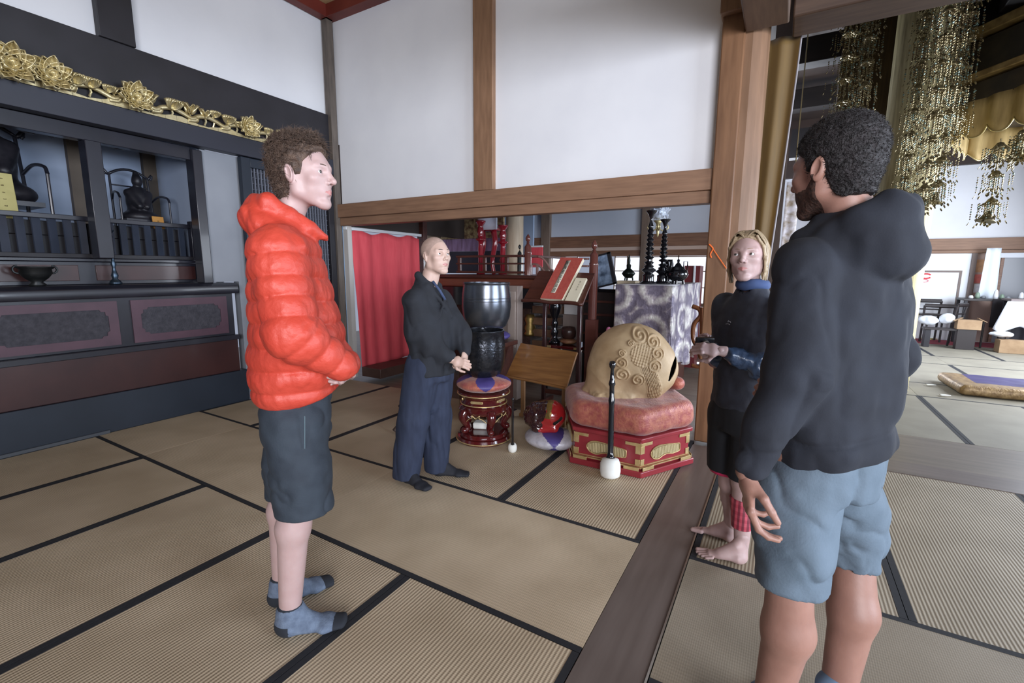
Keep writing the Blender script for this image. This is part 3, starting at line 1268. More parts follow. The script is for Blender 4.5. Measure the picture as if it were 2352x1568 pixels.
# ------------------------------------------------------------------ man in the orange down jacket
def build_orange():
    p = Person((-1.655, 1.115), (0.62, 0.78))
    A = p.A
    J, L = p.J, p.L
    JK = mat('orange_ripstop', (186, 60, 44), 0.5, c2=(196, 70, 54), scale=5, bump=0.28, bscale=55)
    JKD = mat('maroon_lining', (96, 38, 48), 0.7)
    SH = mat('dark_slate_cloth', (40, 48, 58), 0.8, c2=(49, 58, 68), scale=14, bump=0.12, bscale=160)
    SOCK = mat('grey_wool_sock', (88, 100, 120), 0.9, c2=(108, 122, 142), scale=40, bump=0.3, bscale=200)
    SOCKD = mat('black_sock_tip', (36, 40, 48), 0.9)
    HAIR = mat('brown_hair', (62, 48, 41), 0.6, c2=(98, 78, 65), scale=60, bump=0.5, bscale=200)
    HA = frame_from((0.92, 0.39), pitch=0.03)
    hs = 1.06
    HO = J(699, 404, 0.0)
    neck = L(0, -0.015, 1.58)
    hm = build_head(HO, HA, hs, neck_to_world=neck, jaw=1.0, neck_r=0.050, cheek=1.05, nose=1.03)
    # legs
    heelN, toeN = fl(652, 1452), fl(800, 1436)
    heelF, toeF = fl(634, 1388), fl(768, 1332)
    kneeN, kneeF = J(695, 1110, -0.12), J(668, 1085, 0.06)
    ankN = heelN + (0.02, 0.02, 0.085)
    ankF = heelF + (0.01, 0.03, 0.085)
    hipN, hipF = L(0.095, 0.0, 0.93), L(-0.095, 0.0, 0.93)

    def legs(P):
        d = None
        for hip, kn, an in ((hipN, kneeN, ankN), (hipF, kneeF, ankF)):
            cm = kn * 0.68 + an * 0.32 - p.f * 0.018
            c = sd_cap(P, hip, kn, 0.062, 0.058)
            c = s_min(c, sd_cap(P, kn, cm, 0.056, 0.061), 0.02)
            c = s_min(c, sd_cap(P, cm, an, 0.059, 0.040), 0.03)
            c = s_min(c, sd_cap(P, an, an - (0, 0, 0.05), 0.038, 0.036), 0.02)
            d = c if d is None else np.minimum(d, c)
        return d
    lo, hi = bounds([hipN, hipF, ankN, ankF, kneeN, kneeF], 0.12)
    lo[2] = 0.015
    lm = sdf_mesh(legs, lo, hi, 0.006)
    # arms and hands
    shN, shF = L(0.185, -0.01, 1.50), L(-0.185, -0.01, 1.50)
    elN, elF = J(672, 768, -0.24), L(-0.27, 0.03, 1.20)
    wrN, wrF = J(786, 842, -0.14), J(795, 835, 0.02)
    hn = hand_mesh(wrN, hand_frame(J(820, 848, -0.02) - wrN, -p.f * 0.2 + p.r * 0.9 + np.array([0, 0, .3])), curl=(0.8, 0.8, 0.85, 0.9), thumb=0.6, side=1, scale=1.0)
    hf = hand_mesh(wrF, hand_frame(J(800, 862, -0.10) - wrF, p.f * 0.8 + np.array([0, 0, -.1])), curl=(0.7, 0.7, 0.75, 0.8), thumb=0.5, side=-1, scale=1.0)
    core = core_mesh([(neck, L(0, 0, 1.45), .05, .10), (L(0, 0, 1.45), L(0, 0, 0.98), .11, .11), (L(0, 0, 1.46), shN, .07, .05), (L(0, 0, 1.46), shF, .07, .05),
                      (shN, elN, .045, .04), (elN, wrN, .038, .026), (shF, elF, .045, .04), (elF, wrF, .038, .026),
                      (L(0, 0, .98), hipN, .085, .065), (L(0, 0, .98), hipF, .085, .065), (hipN, kneeN, .062, .055), (hipF, kneeF, .062, .055)])
    body = obj('person', join(hm, hn, hf, lm, core), [SK_FAIR, LIP], smooth=True)
    set_props(body, 'tall man with tousled brown hair in an orange puffer jacket, dark shorts and grey socks', 'person')
    eyes(HO, HA, body, hs, gaze=(0.15, 1, 0.02))
    brows(HO, HA, body, HAIR, hs, thick=0.0026)
    # hair
    line = [(-0.13, -0.075), (-0.07, -0.085), (-0.035, -0.075), (-0.018, -0.02), (0.012, -0.022), (0.026, -0.012), (0.036, 0.030), (0.052, 0.055), (0.072, 0.082), (0.085, 0.092), (0.12, 0.100)]
    V, F = hair_mesh(HO, HA, hs, line, thick=0.009, amp=0.009, nsc=48, top=0.013, back=0.004)
    hb = MB()
    N = vnormals(V, F)
    sel = (V[:, 2] > -0.075) & (N[:, 2] > -0.7) & ~((V[:, 1] > .0) & (V[:, 2] < .06))
    tufts(hb, V[sel & (V[:, 1] < .06)], N[sel & (V[:, 1] < .06)], 4200, 0.026, 0.00075, curl=0.8, rng=np.random.RandomState(5), stand=.42, down=(0.1, 0.25, 0.1))
    sel = (V[:, 2] > 0.095) & (N[:, 2] > 0.2)
    tufts(hb, V[sel], N[sel], 1700, 0.032, 0.0008, curl=1.0, rng=np.random.RandomState(6), stand=.55, down=(0.1, 0.35, 0.0))
    tv = np.array(hb.v)
    hair = obj('hair', (tr(V, HO, HA, hs), F), HAIR, body, smooth=True)
    hb.v = [tuple(q) for q in tr(tv, HO, HA, hs)]
    ho = obj('loose_curls', hb, HAIR, hair, smooth=True)
    ho['kind'] = 'stuff'

    # jacket
    rows = smooth_rows([(0.925, 0, .005, .165, .130), (0.97, 0, .008, .195, .150), (1.08, 0, .018, .215, .172), (1.2, 0, .028, .215, .168), (1.32, 0, .015, .21, .15),
                        (1.44, 0, .008, .205, .132), (1.53, 0, .0, .185, .118), (1.60, 0, -.01, .14, .10), (1.65, 0, -.015, .095, .085)], 40)
    armN, armF = [shN, elN, wrN], [shF, elF, wrF]
    ra = [0.098, 0.078, 0.052]

    def jacket(P):
        q = (P - p.G) @ A.T
        tz = P[:, 2] + 0.012 * np.sin(q[:, 0] * 9 + 1) + 0.008 * vnoise(P * 7, 2)
        d = sd_col(P, p.G, A, rows, 2.3) - 0.0115 * quilt(tz - 0.93, 0.082) + 0.004
        for pts in (armN, armF):
            s = arc_len(P, pts)
            m = sd_chain(P, pts, ra, 0.05)
            m = m - 0.0105 * quilt(s + 0.014 * vnoise(P * 7, 4) - 0.02, 0.074) + 0.004
            d = s_min(d, m, 0.03)
        # hood lying on the back, collar rising round the neck
        hd = sd_chain(P, [L(-.095, -.065, 1.60), L(-.05, -.080, 1.63), L(0.05, -.080, 1.63), L(.095, -.060, 1.60)], [.048, .054, .054, .048], 0.03)
        hd = hd - 0.006 * quilt(q[:, 0] * 0.4 + q[:, 1] + P[:, 2] * 0.5, 0.045)
        d = s_min(d, hd, 0.018)
        for sd in (1, -1):
            pts = [L(sd * 0.03, -0.085, 1.69), L(sd * 0.085, -0.040, 1.68), L(sd * 0.090, 0.025, 1.640), L(sd * 0.076, 0.085, 1.600), L(sd * 0.050, 0.145, 1.570)]
            c = sd_chain(P, pts, [0.034, 0.034, 0.030, 0.026, 0.012], 0.02)
            d = s_min(d, c, 0.020)
        # open neck
        d = s_max(d, -sd_cap(P, L(0, -0.005, 1.60), L(0, 0.02, 1.80), 0.068, 0.085), 0.010)
        d = s_max(d, -sd_cap(P, L(0, 0.09, 1.57), L(0, 0.18, 1.66), 0.022, 0.05), 0.010)
        d = d + 0.006 * fbm(P * np.array((26, 26, 15)), 3, 9) + 0.006 * fbm(P * 9, 2, 19) + crease(P, (17, 17, 8), 0.002, 23)
        # hem band, slightly higher in front; open below
        hem = 0.935 + 0.28 * np.clip(q[:, 1], 0, 1)
        d = s_max(d, hem - P[:, 2], 0.012)
        return d
    lo, hi = bounds([L(0.33, 0.3, .9), L(-.33, .3, 1.75), L(.33, -.25, .9), L(-.33, -.25, .9), elN, elF, wrN], 0.06)
    m = sdf_mesh(jacket, lo, hi, 0.006)
    jk = obj('down_jacket', m, JK, body, smooth=True)
    # lining collar of the shirt inside
    b = MB()
    for sgn in (1,):
        pts = [L(0.066 * cos(a), -0.01 + 0.070 * sin(a), 1.655 - 0.045 * (sin(a) + 1) * .5) for a in np.linspace(-pi / 2, 1.5 * pi, 30)]
        b.tube(pts, 0.009, 8, flat=2.2)
    obj('shirt_collar', b, JKD, body, smooth=True)
    # pocket zip slit on the side
    b = MB()
    b.tube([J(737, 742, -0.18), J(733, 752, -0.185), J(729, 765, -0.19)], [0.002, 0.006, 0.002], 6)
    obj('pocket_zip', b, mat('dark_zip', (110, 30, 26), 0.6), jk)

    # shorts
    def shorts(P):
        q = (P - p.G) @ A.T
        d = sd_col(P, p.G, A, [(0.80, 0, .0, .175, .125), (0.90, 0, .0, .178, .128), (0.985, 0, .01, .165, .122)], 2.4)
        kn, kf = kneeN, kneeF
        d = s_min(d, sd_chain(P, [L(.088, .0, .86), kn + (0, 0, .03), kn - (0, 0, .125)], [.110, .103, .104], 0.03), 0.03)
        d = s_min(d, sd_chain(P, [L(-.088, .0, .86), kf + (0, 0, .03), kf - (0, 0, .125)], [.108, .100, .100], 0.03), 0.022)
        d = d - 0.006 + crease(P, (7, 7, 9), 0.008, 71) + 0.008 * fbm(P * np.array((9, 9, 16)), 3, 4) + 0.004 * np.sin(P[:, 2] * 70 + 4 * vnoise(P * 6, 3)) * np.clip((0.62 - P[:, 2]) * 5, 0, 1)
        t = np.clip((P - kneeF) @ HW / ((kneeN - kneeF) @ HW), 0, 1)
        hem = kneeF[2] - 0.095 + (kneeN[2] - kneeF[2] - 0.012) * (t > 0.5)
        d = s_max(d, hem - P[:, 2] + 0.0, 0.008)
        for k in (kneeN, kneeF):
            d = s_max(d, -sd_cap(P, k - (0, 0, .05), k - (0, 0, .3), 0.084, 0.090), 0.006)
        return s_max(d, P[:, 2] - 1.0, 0.01)
    lo, hi = bounds([hipN, hipF, kneeN, kneeF], 0.17)
    lo[2] -= 0.08
    sh = obj('shorts', sdf_mesh(shorts, lo, hi, 0.0065), SH, body, smooth=True)
    b = MB()
    b.tube([J(700, y, -0.197) + 0 for y in (955, 980, 1005, 1030)], 0.0016, 6)
    obj('side_zip', b, mat('grey_zip', (90, 110, 118), 0.5), sh)
    # socks
    for nm, hl, to, an, sd in (('n', heelN, toeN, ankN, 1), ('f', heelF, toeF, ankF, -1)):
        yd = (to - hl)[:2]
        ln = np.linalg.norm(yd)
        V, F, loc = foot_mesh((hl[0], hl[1], 0.001), yd, an, toes=False, side=sd, scale=1.0, fat=0.006, leg=an + (0, 0, 0.012), rleg=(0.040, 0.042), h=0.0045)
        c = loc[F].mean(1)
        mi = ((c[:, 1] > 0.195) | ((c[:, 1] < 0.035) & (c[:, 2] < 0.055)) | (c[:, 2] > 0.118)).astype(int)
        obj('sock', (V, F, mi), [SOCK, SOCKD], body, smooth=True)
    return body


# ------------------------------------------------------------------ robed man in black
def build_priest():
    p = Person((-2.05, 2.40), (0.97, 0.02))
    A, J, L = p.A, p.J, p.L
    ROBE = mat('black_robe_cloth', (26, 29, 36), 0.85, c2=(32, 36, 44), scale=12, bump=0.1, bscale=200)
    PANT = mat('indigo_trousers', (32, 40, 60), 0.85, c2=(42, 51, 73), scale=16, stretch=(2, 2, .5), bump=0.1, bscale=200)
    TABI = mat('black_tabi', (26, 28, 36), 0.8)
    HA = frame_from((0.97, -0.22), pitch=0.10)
    hs = 1.06
    HO = J(1001, 588, 0.0)
    neck = L(0.0, -0.005, 1.335)
    def shave(c, mi):
        g = np.interp(c[:, 1], [-.13, -.03, -.012, .02, .045, .07, .11], [-.07, -.07, -.01, .0, .045, .085, .105])
        mi[(c[:, 2] > g) & (np.abs(c[:, 0]) < 0.0775)] = 2
        return mi
    hm = build_head(HO, HA, hs, neck_to_world=neck, jaw=1.08, cheek=1.1, brow=0.8, nose=0.97, neck_r=0.054, extra=shave, h=0.0025)
    heelA, toeA = fl(928, 1102), fl(985, 1134)
    heelB, toeB = fl(996, 1088), fl(1056, 1090)
    shR, shL_ = L(0.152, -0.01, 1.262), L(-0.155, -0.005, 1.262)
    elR, elL = J(962, 768, -0.12), J(1058, 770, 0.06)
    wrR, wrL = J(1040, 826, -0.13), J(1070, 812, -0.02)
    hR = hand_mesh(wrR, hand_frame(J(1066, 834, -0.15) - wrR, -HW * 0.9 + np.array([0, 0, .35])), curl=(0.9, 0.95, 1.0, 1.0), thumb=0.5, side=1, scale=0.95, h=0.003)
    hL = hand_mesh(wrL, hand_frame(J(1058, 838, -0.12) - wrL, p.f + np.array([0, 0, .1])), curl=(0.8, 0.85, 0.9, 0.9), thumb=0.6, side=-1, scale=0.95, h=0.003)
    ankA, ankB = heelA + (0.03, -0.01, 0.09), heelB + (0.04, 0.0, 0.09)
    hipA, hipB = L(.09, 0, .85), L(-.09, 0, .85)
    core = core_mesh([(neck, L(0, 0, 1.2), .05, .09), (L(0, 0, 1.2), L(0, 0, 0.88), .1, .1), (L(0, 0, 1.24), shR, .06, .045), (L(0, 0, 1.24), shL_, .06, .045),
                      (shR, elR, .04, .036), (elR, wrR, .034, .024), (shL_, elL, .04, .036), (elL, wrL, .034, .024), (L(0, 0, .88), hipA, .08, .065), (L(0, 0, .88), hipB, .08, .065),
                      (hipA, ankA, .06, .035), (hipB, ankB, .06, .035)])
    body = obj('person', join(hm, hR, hL, core), [SK_JP, LIP, STUBBLE], smooth=True)
    set_props(body, 'man with a shaven head in a black robe top and wide indigo trousers, hands clasped', 'person')
    eyes(HO, HA, body, hs, gaze=(-0.05, 1, 0.15), iris=IRISD)
    brows(HO, HA, body, mat('black_brow', (40, 34, 32), 0.8), hs, thick=0.0022, lift=0.002)
    rows = smooth_rows([(0.74, 0, .03, .17, .125), (0.85, 0, .02, .178, .13), (1.0, 0, .03, .172, .125), (1.15, 0, .02, .185, .118), (1.25, 0, .0, .178, .10), (1.33, 0, -.005, .13, .085), (1.375, 0, -.01, .075, .07), (1.40, 0, -.012, .066, .066)], 40)

    def robe(P):
        q = (P - p.G) @ A.T
        d = sd_col(P, p.G, A, rows, 2.2)
        d = s_min(d, sd_chain(P, [shR, elR, wrR + (elR - wrR) * .12], [.062, .080, .046], 0.05), 0.05)
        d = s_min(d, sd_chain(P, [shL_, elL, wrL + (elL - wrL) * .12], [.066, .076, .046], 0.05), 0.04)
        # crossing collar band
        for s, lift in ((1, 0.004), (-1, 0.0)):
            pts = [L(0, -0.078, 1.42), L(s * 0.062, -0.03, 1.41), L(s * 0.066, 0.045, 1.345), L(s * 0.02, 0.112, 1.255), L(-s * 0.06, 0.132, 1.14)]
            d = s_min(d, sd_chain(P, pts, [.010, .016, .016, .014, .010], 0.01) - lift, 0.006)
        d = s_max(d, -sd_cap(P, L(0, 0.0, 1.37), L(0, 0.04, 1.52), 0.058, 0.07), 0.008)
        d = s_max(d, -sd_cap(P, L(0, 0.07, 1.36), L(0, 0.15, 1.38), 0.024, 0.04), 0.01)
        fold = 0.5 * np.sin(np.arctan2(q[:, 0], q[:, 1]) * 11 + 2 * vnoise(P * 5, 1))
        ar = q[:, 0] * 30 + P[:, 2] * 34 + 3 * vnoise(P * 6, 7)
        d = d + 0.007 * fold * np.clip((1.15 - P[:, 2]) * 3, 0, 1) + 0.016 * fbm(P * np.array((9, 9, 5)), 3, 2) + 0.005 * np.sin(ar) * np.clip((q[:, 0] - .08) * 8, 0, 1)
        d = d + crease(P, (9, 9, 4), 0.007, 91)
        return s_max(d, 0.745 - P[:, 2] + 0.01 * np.sin(q[:, 0] * 14), 0.008)
    lo, hi = bounds([L(.3, .2, .74), L(-.3, .2, 1.45), L(.3, -.2, .74), L(-.3, -.2, 1.45), elR, elL, wrR, wrL], 0.05)
    obj('robe_top', sdf_mesh(robe, lo, hi, 0.0075), ROBE, body, smooth=True)
    b = MB()
    b.tube([L(0.03, 0.062, 1.375), L(0.012, 0.105, 1.315), L(-0.02, 0.122, 1.255)], 0.009, 8)
    obj('inner_collar', b, mat('navy_inner_collar', (58, 72, 104), 0.8), body, smooth=True)

    def pants(P):
        q = (P - p.G) @ A.T
        d = sd_col(P, p.G, A, [(0.70, 0, .01, .165, .12), (0.9, 0, .01, .165, .12)], 2.2)
        d = s_min(d, sd_chain(P, [L(.085, .005, .80), (hipA + ankA) / 2 + (0, 0, -.02), ankA + (-.005, -0.0, -.035)], [.115, .105, .093], 0.03), 0.03)
        d = s_min(d, sd_chain(P, [L(-.08, .01, .80), (hipB + ankB) / 2 + (0, 0, -.02), ankB + (-.01, 0, -.035)], [.112, .098, .084], 0.03), 0.03)
        sn = np.sin(q[:, 0] * 42 + q[:, 1] * 30 + 2.0 * vnoise(P * np.array((5, 5, 1.5)), 3))
        d = d + crease(P, (11, 11, 2.6), 0.010, 81) + 0.0035 * sn + 0.012 * fbm(P * np.array((10, 10, 3)), 3, 6)
        return s_max(d, 0.035 - P[:, 2], 0.008)
    lo, hi = bounds([hipA, hipB, ankA, ankB], 0.2)
    lo[2] = 0.0
    obj('trousers', sdf_mesh(pants, lo, hi, 0.0075), PANT, body, smooth=True)
    for hl, to, an, sd in ((heelA, toeA, ankA, 1), (heelB, toeB, ankB, -1)):
        V, F, loc = foot_mesh((hl[0] + .03, hl[1], 0.001), (to - hl)[:2], an, toes=False, side=sd, scale=0.98, fat=0.004, h=0.006)
        obj('sock', (V, F), TABI, body, smooth=True)


# ------------------------------------------------------------------ woman
def build_woman():
    p = Person((-0.13, 2.52), (-0.62, -0.78))
    A, J, L = p.A, p.J, p.L
    JK = mat('navy_fleece', (34, 36, 46), 0.7, c2=(42, 46, 58), scale=18, bump=0.08, bscale=150)
    SHELL = mat('navy_shell_fabric', (36, 46, 64), 0.3, c2=(56, 74, 100), scale=7, bump=0.7, bscale=26)
    BLK = mat('black_stretch_cloth', (22, 24, 30), 0.85)
    HAIR = mat('blond_hair', (134, 114, 88), 0.5, c2=(182, 162, 132), scale=40, stretch=(3, 3, .6), bump=0.4, bscale=120)
    HA = frame_from((-0.16, -0.99), pitch=0.10, roll=-0.03)
    hs = 1.03
    HO = J(1718, 591, 0.0)
    neck = L(0, -0.01, 1.34)
    hm = build_head(HO, HA, hs, neck_to_world=neck, jaw=0.93, female=True, cheek=1.0, brow=0.6, nose=0.98, neck_r=0.046, h=0.0025)
    heelN, toeN = fl(1704, 1292), fl(1604, 1274)
    heelF, toeF = fl(1684, 1244), fl(1606, 1219)
    ankN, ankF = heelN + (-0.01, 0.02, 0.075), heelF + (-0.015, 0.01, 0.075)
    kneeN, kneeF = J(1706, 1105, -0.05), J(1676, 1110, 0.05)
    hipN, hipF = L(-.08, 0, .80), L(.08, 0, .80)

    def legs(P):
        d = None
        for hip, kn, an in ((hipN, kneeN, ankN), (hipF, kneeF, ankF)):
            cm = kn * 0.7 + an * 0.3 - p.f * 0.012
            c = sd_cap(P, hip, kn, 0.075, 0.052)
            c = s_min(c, sd_cap(P, kn, cm, 0.048, 0.053), 0.02)
            c = s_min(c, sd_cap(P, cm, an, 0.050, 0.034), 0.03)
            d = c if d is None else np.minimum(d, c)
        return d
    lo, hi = bounds([hipN, hipF, ankN, ankF, kneeN, kneeF], 0.1)
    lm = sdf_mesh(legs, lo, hi, 0.006)
    f1 = foot_mesh((heelN[0], heelN[1], 0.0), (toeN - heelN)[:2], ankN, side=-1, scale=0.92, h=0.003, rleg=(0.031, 0.036), leg=ankN + (0, 0, .06))
    f2 = foot_mesh((heelF[0], heelF[1], 0.0), (toeF - heelF)[:2], ankF, side=1, scale=0.92, h=0.003, rleg=(0.031, 0.036), leg=ankF + (0, 0, .06))
    shR, shL_ = L(0.165, -0.01, 1.275), L(-0.165, -0.01, 1.275)
    elR, elL = J(1662, 820, 0.05), J(1742, 838, -0.12)
    wrR, wrL = J(1622, 815, 0.02), J(1652, 805, -0.13)
    hR = hand_mesh(wrR, hand_frame(J(1606, 772, 0.0) - wrR, np.array((-0.6, 0.5, -0.2))), curl=(0.6, 0.65, 0.7, 0.8), thumb=0.4, side=1, scale=0.9, h=0.003)
    hL = hand_mesh(wrL, hand_frame(J(1620, 800, -0.12) - wrL, -HW * 0.8 + np.array([0, 0, .5])), curl=(0.8, 0.9, 0.95, 1.0), thumb=0.5, side=-1, scale=0.9, h=0.003)
    core = core_mesh([(neck, L(0, 0, 1.2), .045, .08), (L(0, 0, 1.2), L(0, 0, 0.85), .09, .09), (L(0, 0, 1.22), shR, .055, .04), (L(0, 0, 1.22), shL_, .055, .04),
                      (shR, elR, .038, .034), (elR, wrR, .03, .022), (shL_, elL, .038, .034), (elL, wrL, .03, .022), (L(0, 0, .85), hipN, .1, .075), (L(0, 0, .85), hipF, .1, .075)])
    body = obj('person', join(hm, hR, hL, lm, f1[:2], f2[:2], core), [SK_FAIR, LIP], smooth=True)
    set_props(body, 'barefoot blond woman in a navy jacket and black shorts, holding a camera', 'person')
    eyes(HO, HA, body, hs, gaze=(0.25, 1, 0.12))
    brows(HO, HA, body, mat('sandy_brow', (150, 122, 96), 0.8), hs, thick=0.0016)
    line = [(-0.13, -0.10), (-0.06, -0.12), (-0.03, -0.11), (-0.012, -0.09), (0.008, -0.02), (0.03, 0.02), (0.045, 0.050), (0.065, 0.078), (0.085, 0.092), (0.12, 0.098)]

    def strands(P, d):
        for s in (-1, 1):
            pts = [(s * 0.045, 0.060, 0.085), (s * 0.070, 0.035, 0.040), (s * 0.077, 0.020, -0.01), (s * 0.078, 0.008, -0.06), (s * 0.066, 0.0, -0.115)]
            d = s_min(d, sd_chain(P, [np.array(q) for q in pts], [.006, .007, .007, .006, .004], 0.01, wdir=(0, 1, 0), ratio=1.8) + 0.001 * fbm(P * np.array((150, 150, 12)), 2, 8), 0.006)
        return d
    V, F = hair_mesh(HO, HA, hs, line, thick=0.005, amp=0.002, nsc=np.array((60, 60, 16)), top=0.003, extra=strands)
    hair = obj('hair', (tr(V, HO, HA, hs), F), HAIR, body, smooth=True)
    rg = np.random.RandomState(12)
    b = MB()
    for i in range(420):
        s = 1 if i % 2 else -1
        y0 = -.09 + .16 * rg.rand()
        k = rg.rand() * .006
        e = -.02 - .095 * rg.rand() ** .7
        pts = [(s * .004, y0, .124 - abs(y0 + .02) * .35 - y0 * y0 * 3.5 + k), (s * .035, y0 * .98 - .002, .116 - y0 * y0 * 3.2 + k), (s * (.062 + k), y0 * .9 - .008, .082 - y0 * y0 * 2.4), (s * (.074 + k), min(y0 * .75, .03) - .004, .035), (s * (.076 + k), min(y0 * .5, .018) - .006, -.02), (s * (.068 + .01 * rg.rand()), min(y0 * .4, .01) - .014, e)]
        b.tube(smoothpath(pts, 3), .0012, 4)
    b.v = [tuple(q) for q in tr(np.array(b.v), HO, HA, hs)]
    o = obj('straight_strands', b, HAIR, hair, smooth=True)
    o['kind'] = 'stuff'
    rows = smooth_rows([(0.76, 0, .0, .165, .115), (0.9, 0, .0, .165, .115), (1.05, 0, .01, .155, .11), (1.18, 0, .012, .165, .115), (1.27, 0, .0, .16, .095), (1.32, 0, -.005, .10, .075), (1.37, 0, .0, .066, .064), (1.40, 0, .0, .06, .06)], 40)

    def jacket(P):
        q = (P - p.G) @ A.T
        d = sd_col(P, p.G, A, rows, 2.2)
        d = s_min(d, sd_chain(P, [shR, elR], [.066, .060], 0.05), 0.03)
        d = s_min(d, sd_chain(P, [shL_, elL], [.066, .060], 0.05), 0.03)
        d = d + 0.010 * fbm(P * np.array((9, 9, 7)), 3, 12) + 0.0025 * fbm(P * 34, 2, 3)
        d = s_max(d, -sd_cap(P, L(0, 0.01, 1.37), L(0, 0.03, 1.5), 0.052, 0.055), 0.008)
        return s_max(d, 0.775 - P[:, 2], 0.01)
    lo, hi = bounds([L(.26, .2, .76), L(-.26, .2, 1.42), L(.26, -.2, .76), L(-.26, -.2, 1.42), elR, elL], 0.08)
    jk = obj('jacket', sdf_mesh(jacket, lo, hi, 0.007), JK, body, smooth=True)

    def sleeves(P):
        d = sd_chain(P, [elL + (shL_ - elL) * .25, elL, wrL + (elL - wrL) * .25], [.064, .068, .038], 0.03)
        d = s_min(d, sd_chain(P, [elR + (shR - elR) * .25, elR, wrR + (elR - wrR) * .3], [.062, .060, .036], 0.03), 0.02)
        d = d + 0.020 * fbm(P * 17, 3, 21) + 0.006 * fbm(P * 40, 2, 22)
        return d
    lo, hi = bounds([elR, elL, wrR, wrL, elL + (shL_ - elL) * .25, elR + (shR - elR) * .25], 0.1)
    obj('crumpled_sleeves', sdf_mesh(sleeves, lo, hi, 0.006), SHELL, body, smooth=True)
    b = MB()
    pts = [L(0.055 * cos(a), 0.0 + 0.058 * sin(a), 1.388 + 0.004 * sin(3 * a)) for a in np.linspace(0, 2 * pi, 30)]
    b.tube(pts, 0.021, 10, flat=1.2)
    obj('neck_warmer', b, mat('blue_neck_warmer', (52, 70, 112), 0.8, c2=(66, 86, 128), scale=14), body, smooth=True)
    # small pale emblem on the chest: two short strokes and a bar
    b = MB()
    e0 = L(0.02, 0.13, 1.20)
    ex, ez = p.r * -1, np.array([0, 0, 1.0])
    for pts in (((0, 0), (.012, .003), (.024, .0)), ((.010, .010), (.014, .018), (.018, .012)), ((.014, .012), (.022, .016), (.028, .011))):
        b.tube([e0 + ex * a + ez * c + p.f * 0.0 for a, c in pts], 0.0016, 6)
    obj('chest_emblem', b, mat('pale_emblem', (150, 150, 158), 0.6), jk)

    def shorts(P):
        d = sd_col(P, p.G, A, [(0.66, 0, .0, .16, .11), (0.80, 0, .0, .16, .115)], 2.2)
        d = s_min(d, sd_chain(P, [L(-.08, 0, .72), kneeN + (0.01, 0, .03)], [.095, .082], 0.03), 0.02)
        d = s_min(d, sd_chain(P, [L(.08, 0, .72), kneeF + (-.03, 0, .05)], [.10, .088], 0.03), 0.02)
        d = d + 0.008 * fbm(P * np.array((12, 12, 5)), 3, 7)
        return s_max(d, 0.425 - P[:, 2], 0.006)
    lo, hi = bounds([hipN, hipF, kneeN, kneeF], 0.15)
    obj('shorts', sdf_mesh(shorts, lo, hi, 0.007), BLK, body, smooth=True)
    b = MB()
    b.lathe([(0.080, 0.0), (0.083, 0.0), (0.083, 0.014), (0.080, 0.014)], (kneeF[0] - 0.02, kneeF[1], 0.412), 28)
    obj('pink_hem', b, mat('pink_hem_cloth', (190, 40, 86), 0.7), body, smooth=True)
    # rolled plaid cloth round the nearer calf
    PL, nt, bs = new_mat('pink_grey_plaid')
    tc = nt.nodes.new('ShaderNodeTexCoord')
    prev = None
    for ax_, sc, col in (('Z', 9, (176, 66, 82)), ('X', 14, (96, 100, 122))):
        w = nt.nodes.new('ShaderNodeTexWave')
        w.bands_direction = ax_
        w.inputs['Scale'].default_value = sc
        nt.links.new(tc.outputs['Object'], w.inputs['Vector'])
        r = nt.nodes.new('ShaderNodeValToRGB')
        r.color_ramp.interpolation = 'CONSTANT'
        r.color_ramp.elements[0].color = rgb(190, 82, 96) if prev is None else rgb(255, 255, 255)
        r.color_ramp.elements[1].color = rgb(*col)
        r.color_ramp.elements[1].position = 0.5
        nt.links.new(w.outputs['Fac'], r.inputs['Fac'])
        if prev is None:
            prev = r
        else:
            mx = nt.nodes.new('ShaderNodeMix')
            mx.data_type = 'RGBA'
            mx.blend_type = 'MULTIPLY'
            mx.inputs[0].default_value = 0.7
            nt.links.new(prev.outputs['Color'], mx.inputs[6])
            nt.links.new(r.outputs['Color'], mx.inputs[7])
            nt.links.new(mx.outputs[2], bs.inputs['Base Color'])
    a0 = kneeN * 0.75 + ankN * 0.25
    a1 = kneeN * 0.30 + ankN * 0.70

    def cuff(P):
        d = sd_cap(P, a0, a1, 0.060, 0.050) + 0.004 * fbm(P * 20, 2, 5)
        d = s_max(d, a1[2] - P[:, 2], 0.004)
        return s_max(d, P[:, 2] - a0[2], 0.004)
    lo, hi = bounds([a0, a1], 0.08)
    obj('plaid_leg_cloth', sdf_mesh(cuff, lo, hi, 0.005), PL, body, smooth=True)
    # the camera in her hands: a thing of its own
    c = J(1618, 786, -0.07)
    t = thing('compact_camera', c, 'small black and silver compact camera held in the blond woman\'s hands', 'camera')
    R = rotz(0.5) @ rotx(0.3)
    b = MB()
    b.box(c - (0.042, 0.010, 0.026), c + (0.042, 0.010, 0.026), R)
    obj('camera_body', b, mat('black_plastic', (24, 24, 28), 0.3), t, bevel=0.004)
    b = MB()
    b.lathe([(0.018, 0), (0.018, 0.012), (0.012, 0.013), (0.0, 0.010)], c + R @ np.array([0, -0.010, 0]), 20, ax=R @ np.array([0, -1, 0]))
    obj('lens', b, METAL, t)
    b = MB()
    b.box(c - (0.040, -0.0095, 0.018), c + (0.040, 0.013, 0.018), R, c=c)
    obj('screen', b, mat('silver_back', (196, 206, 214), 0.25, 0.6), t)
    # small earring
    b = MB()
    b.ball(tr([(-0.079, -0.006, -0.042)], HO, HA, hs)[0], 0.0045)
    obj('earring', b, METAL, body)


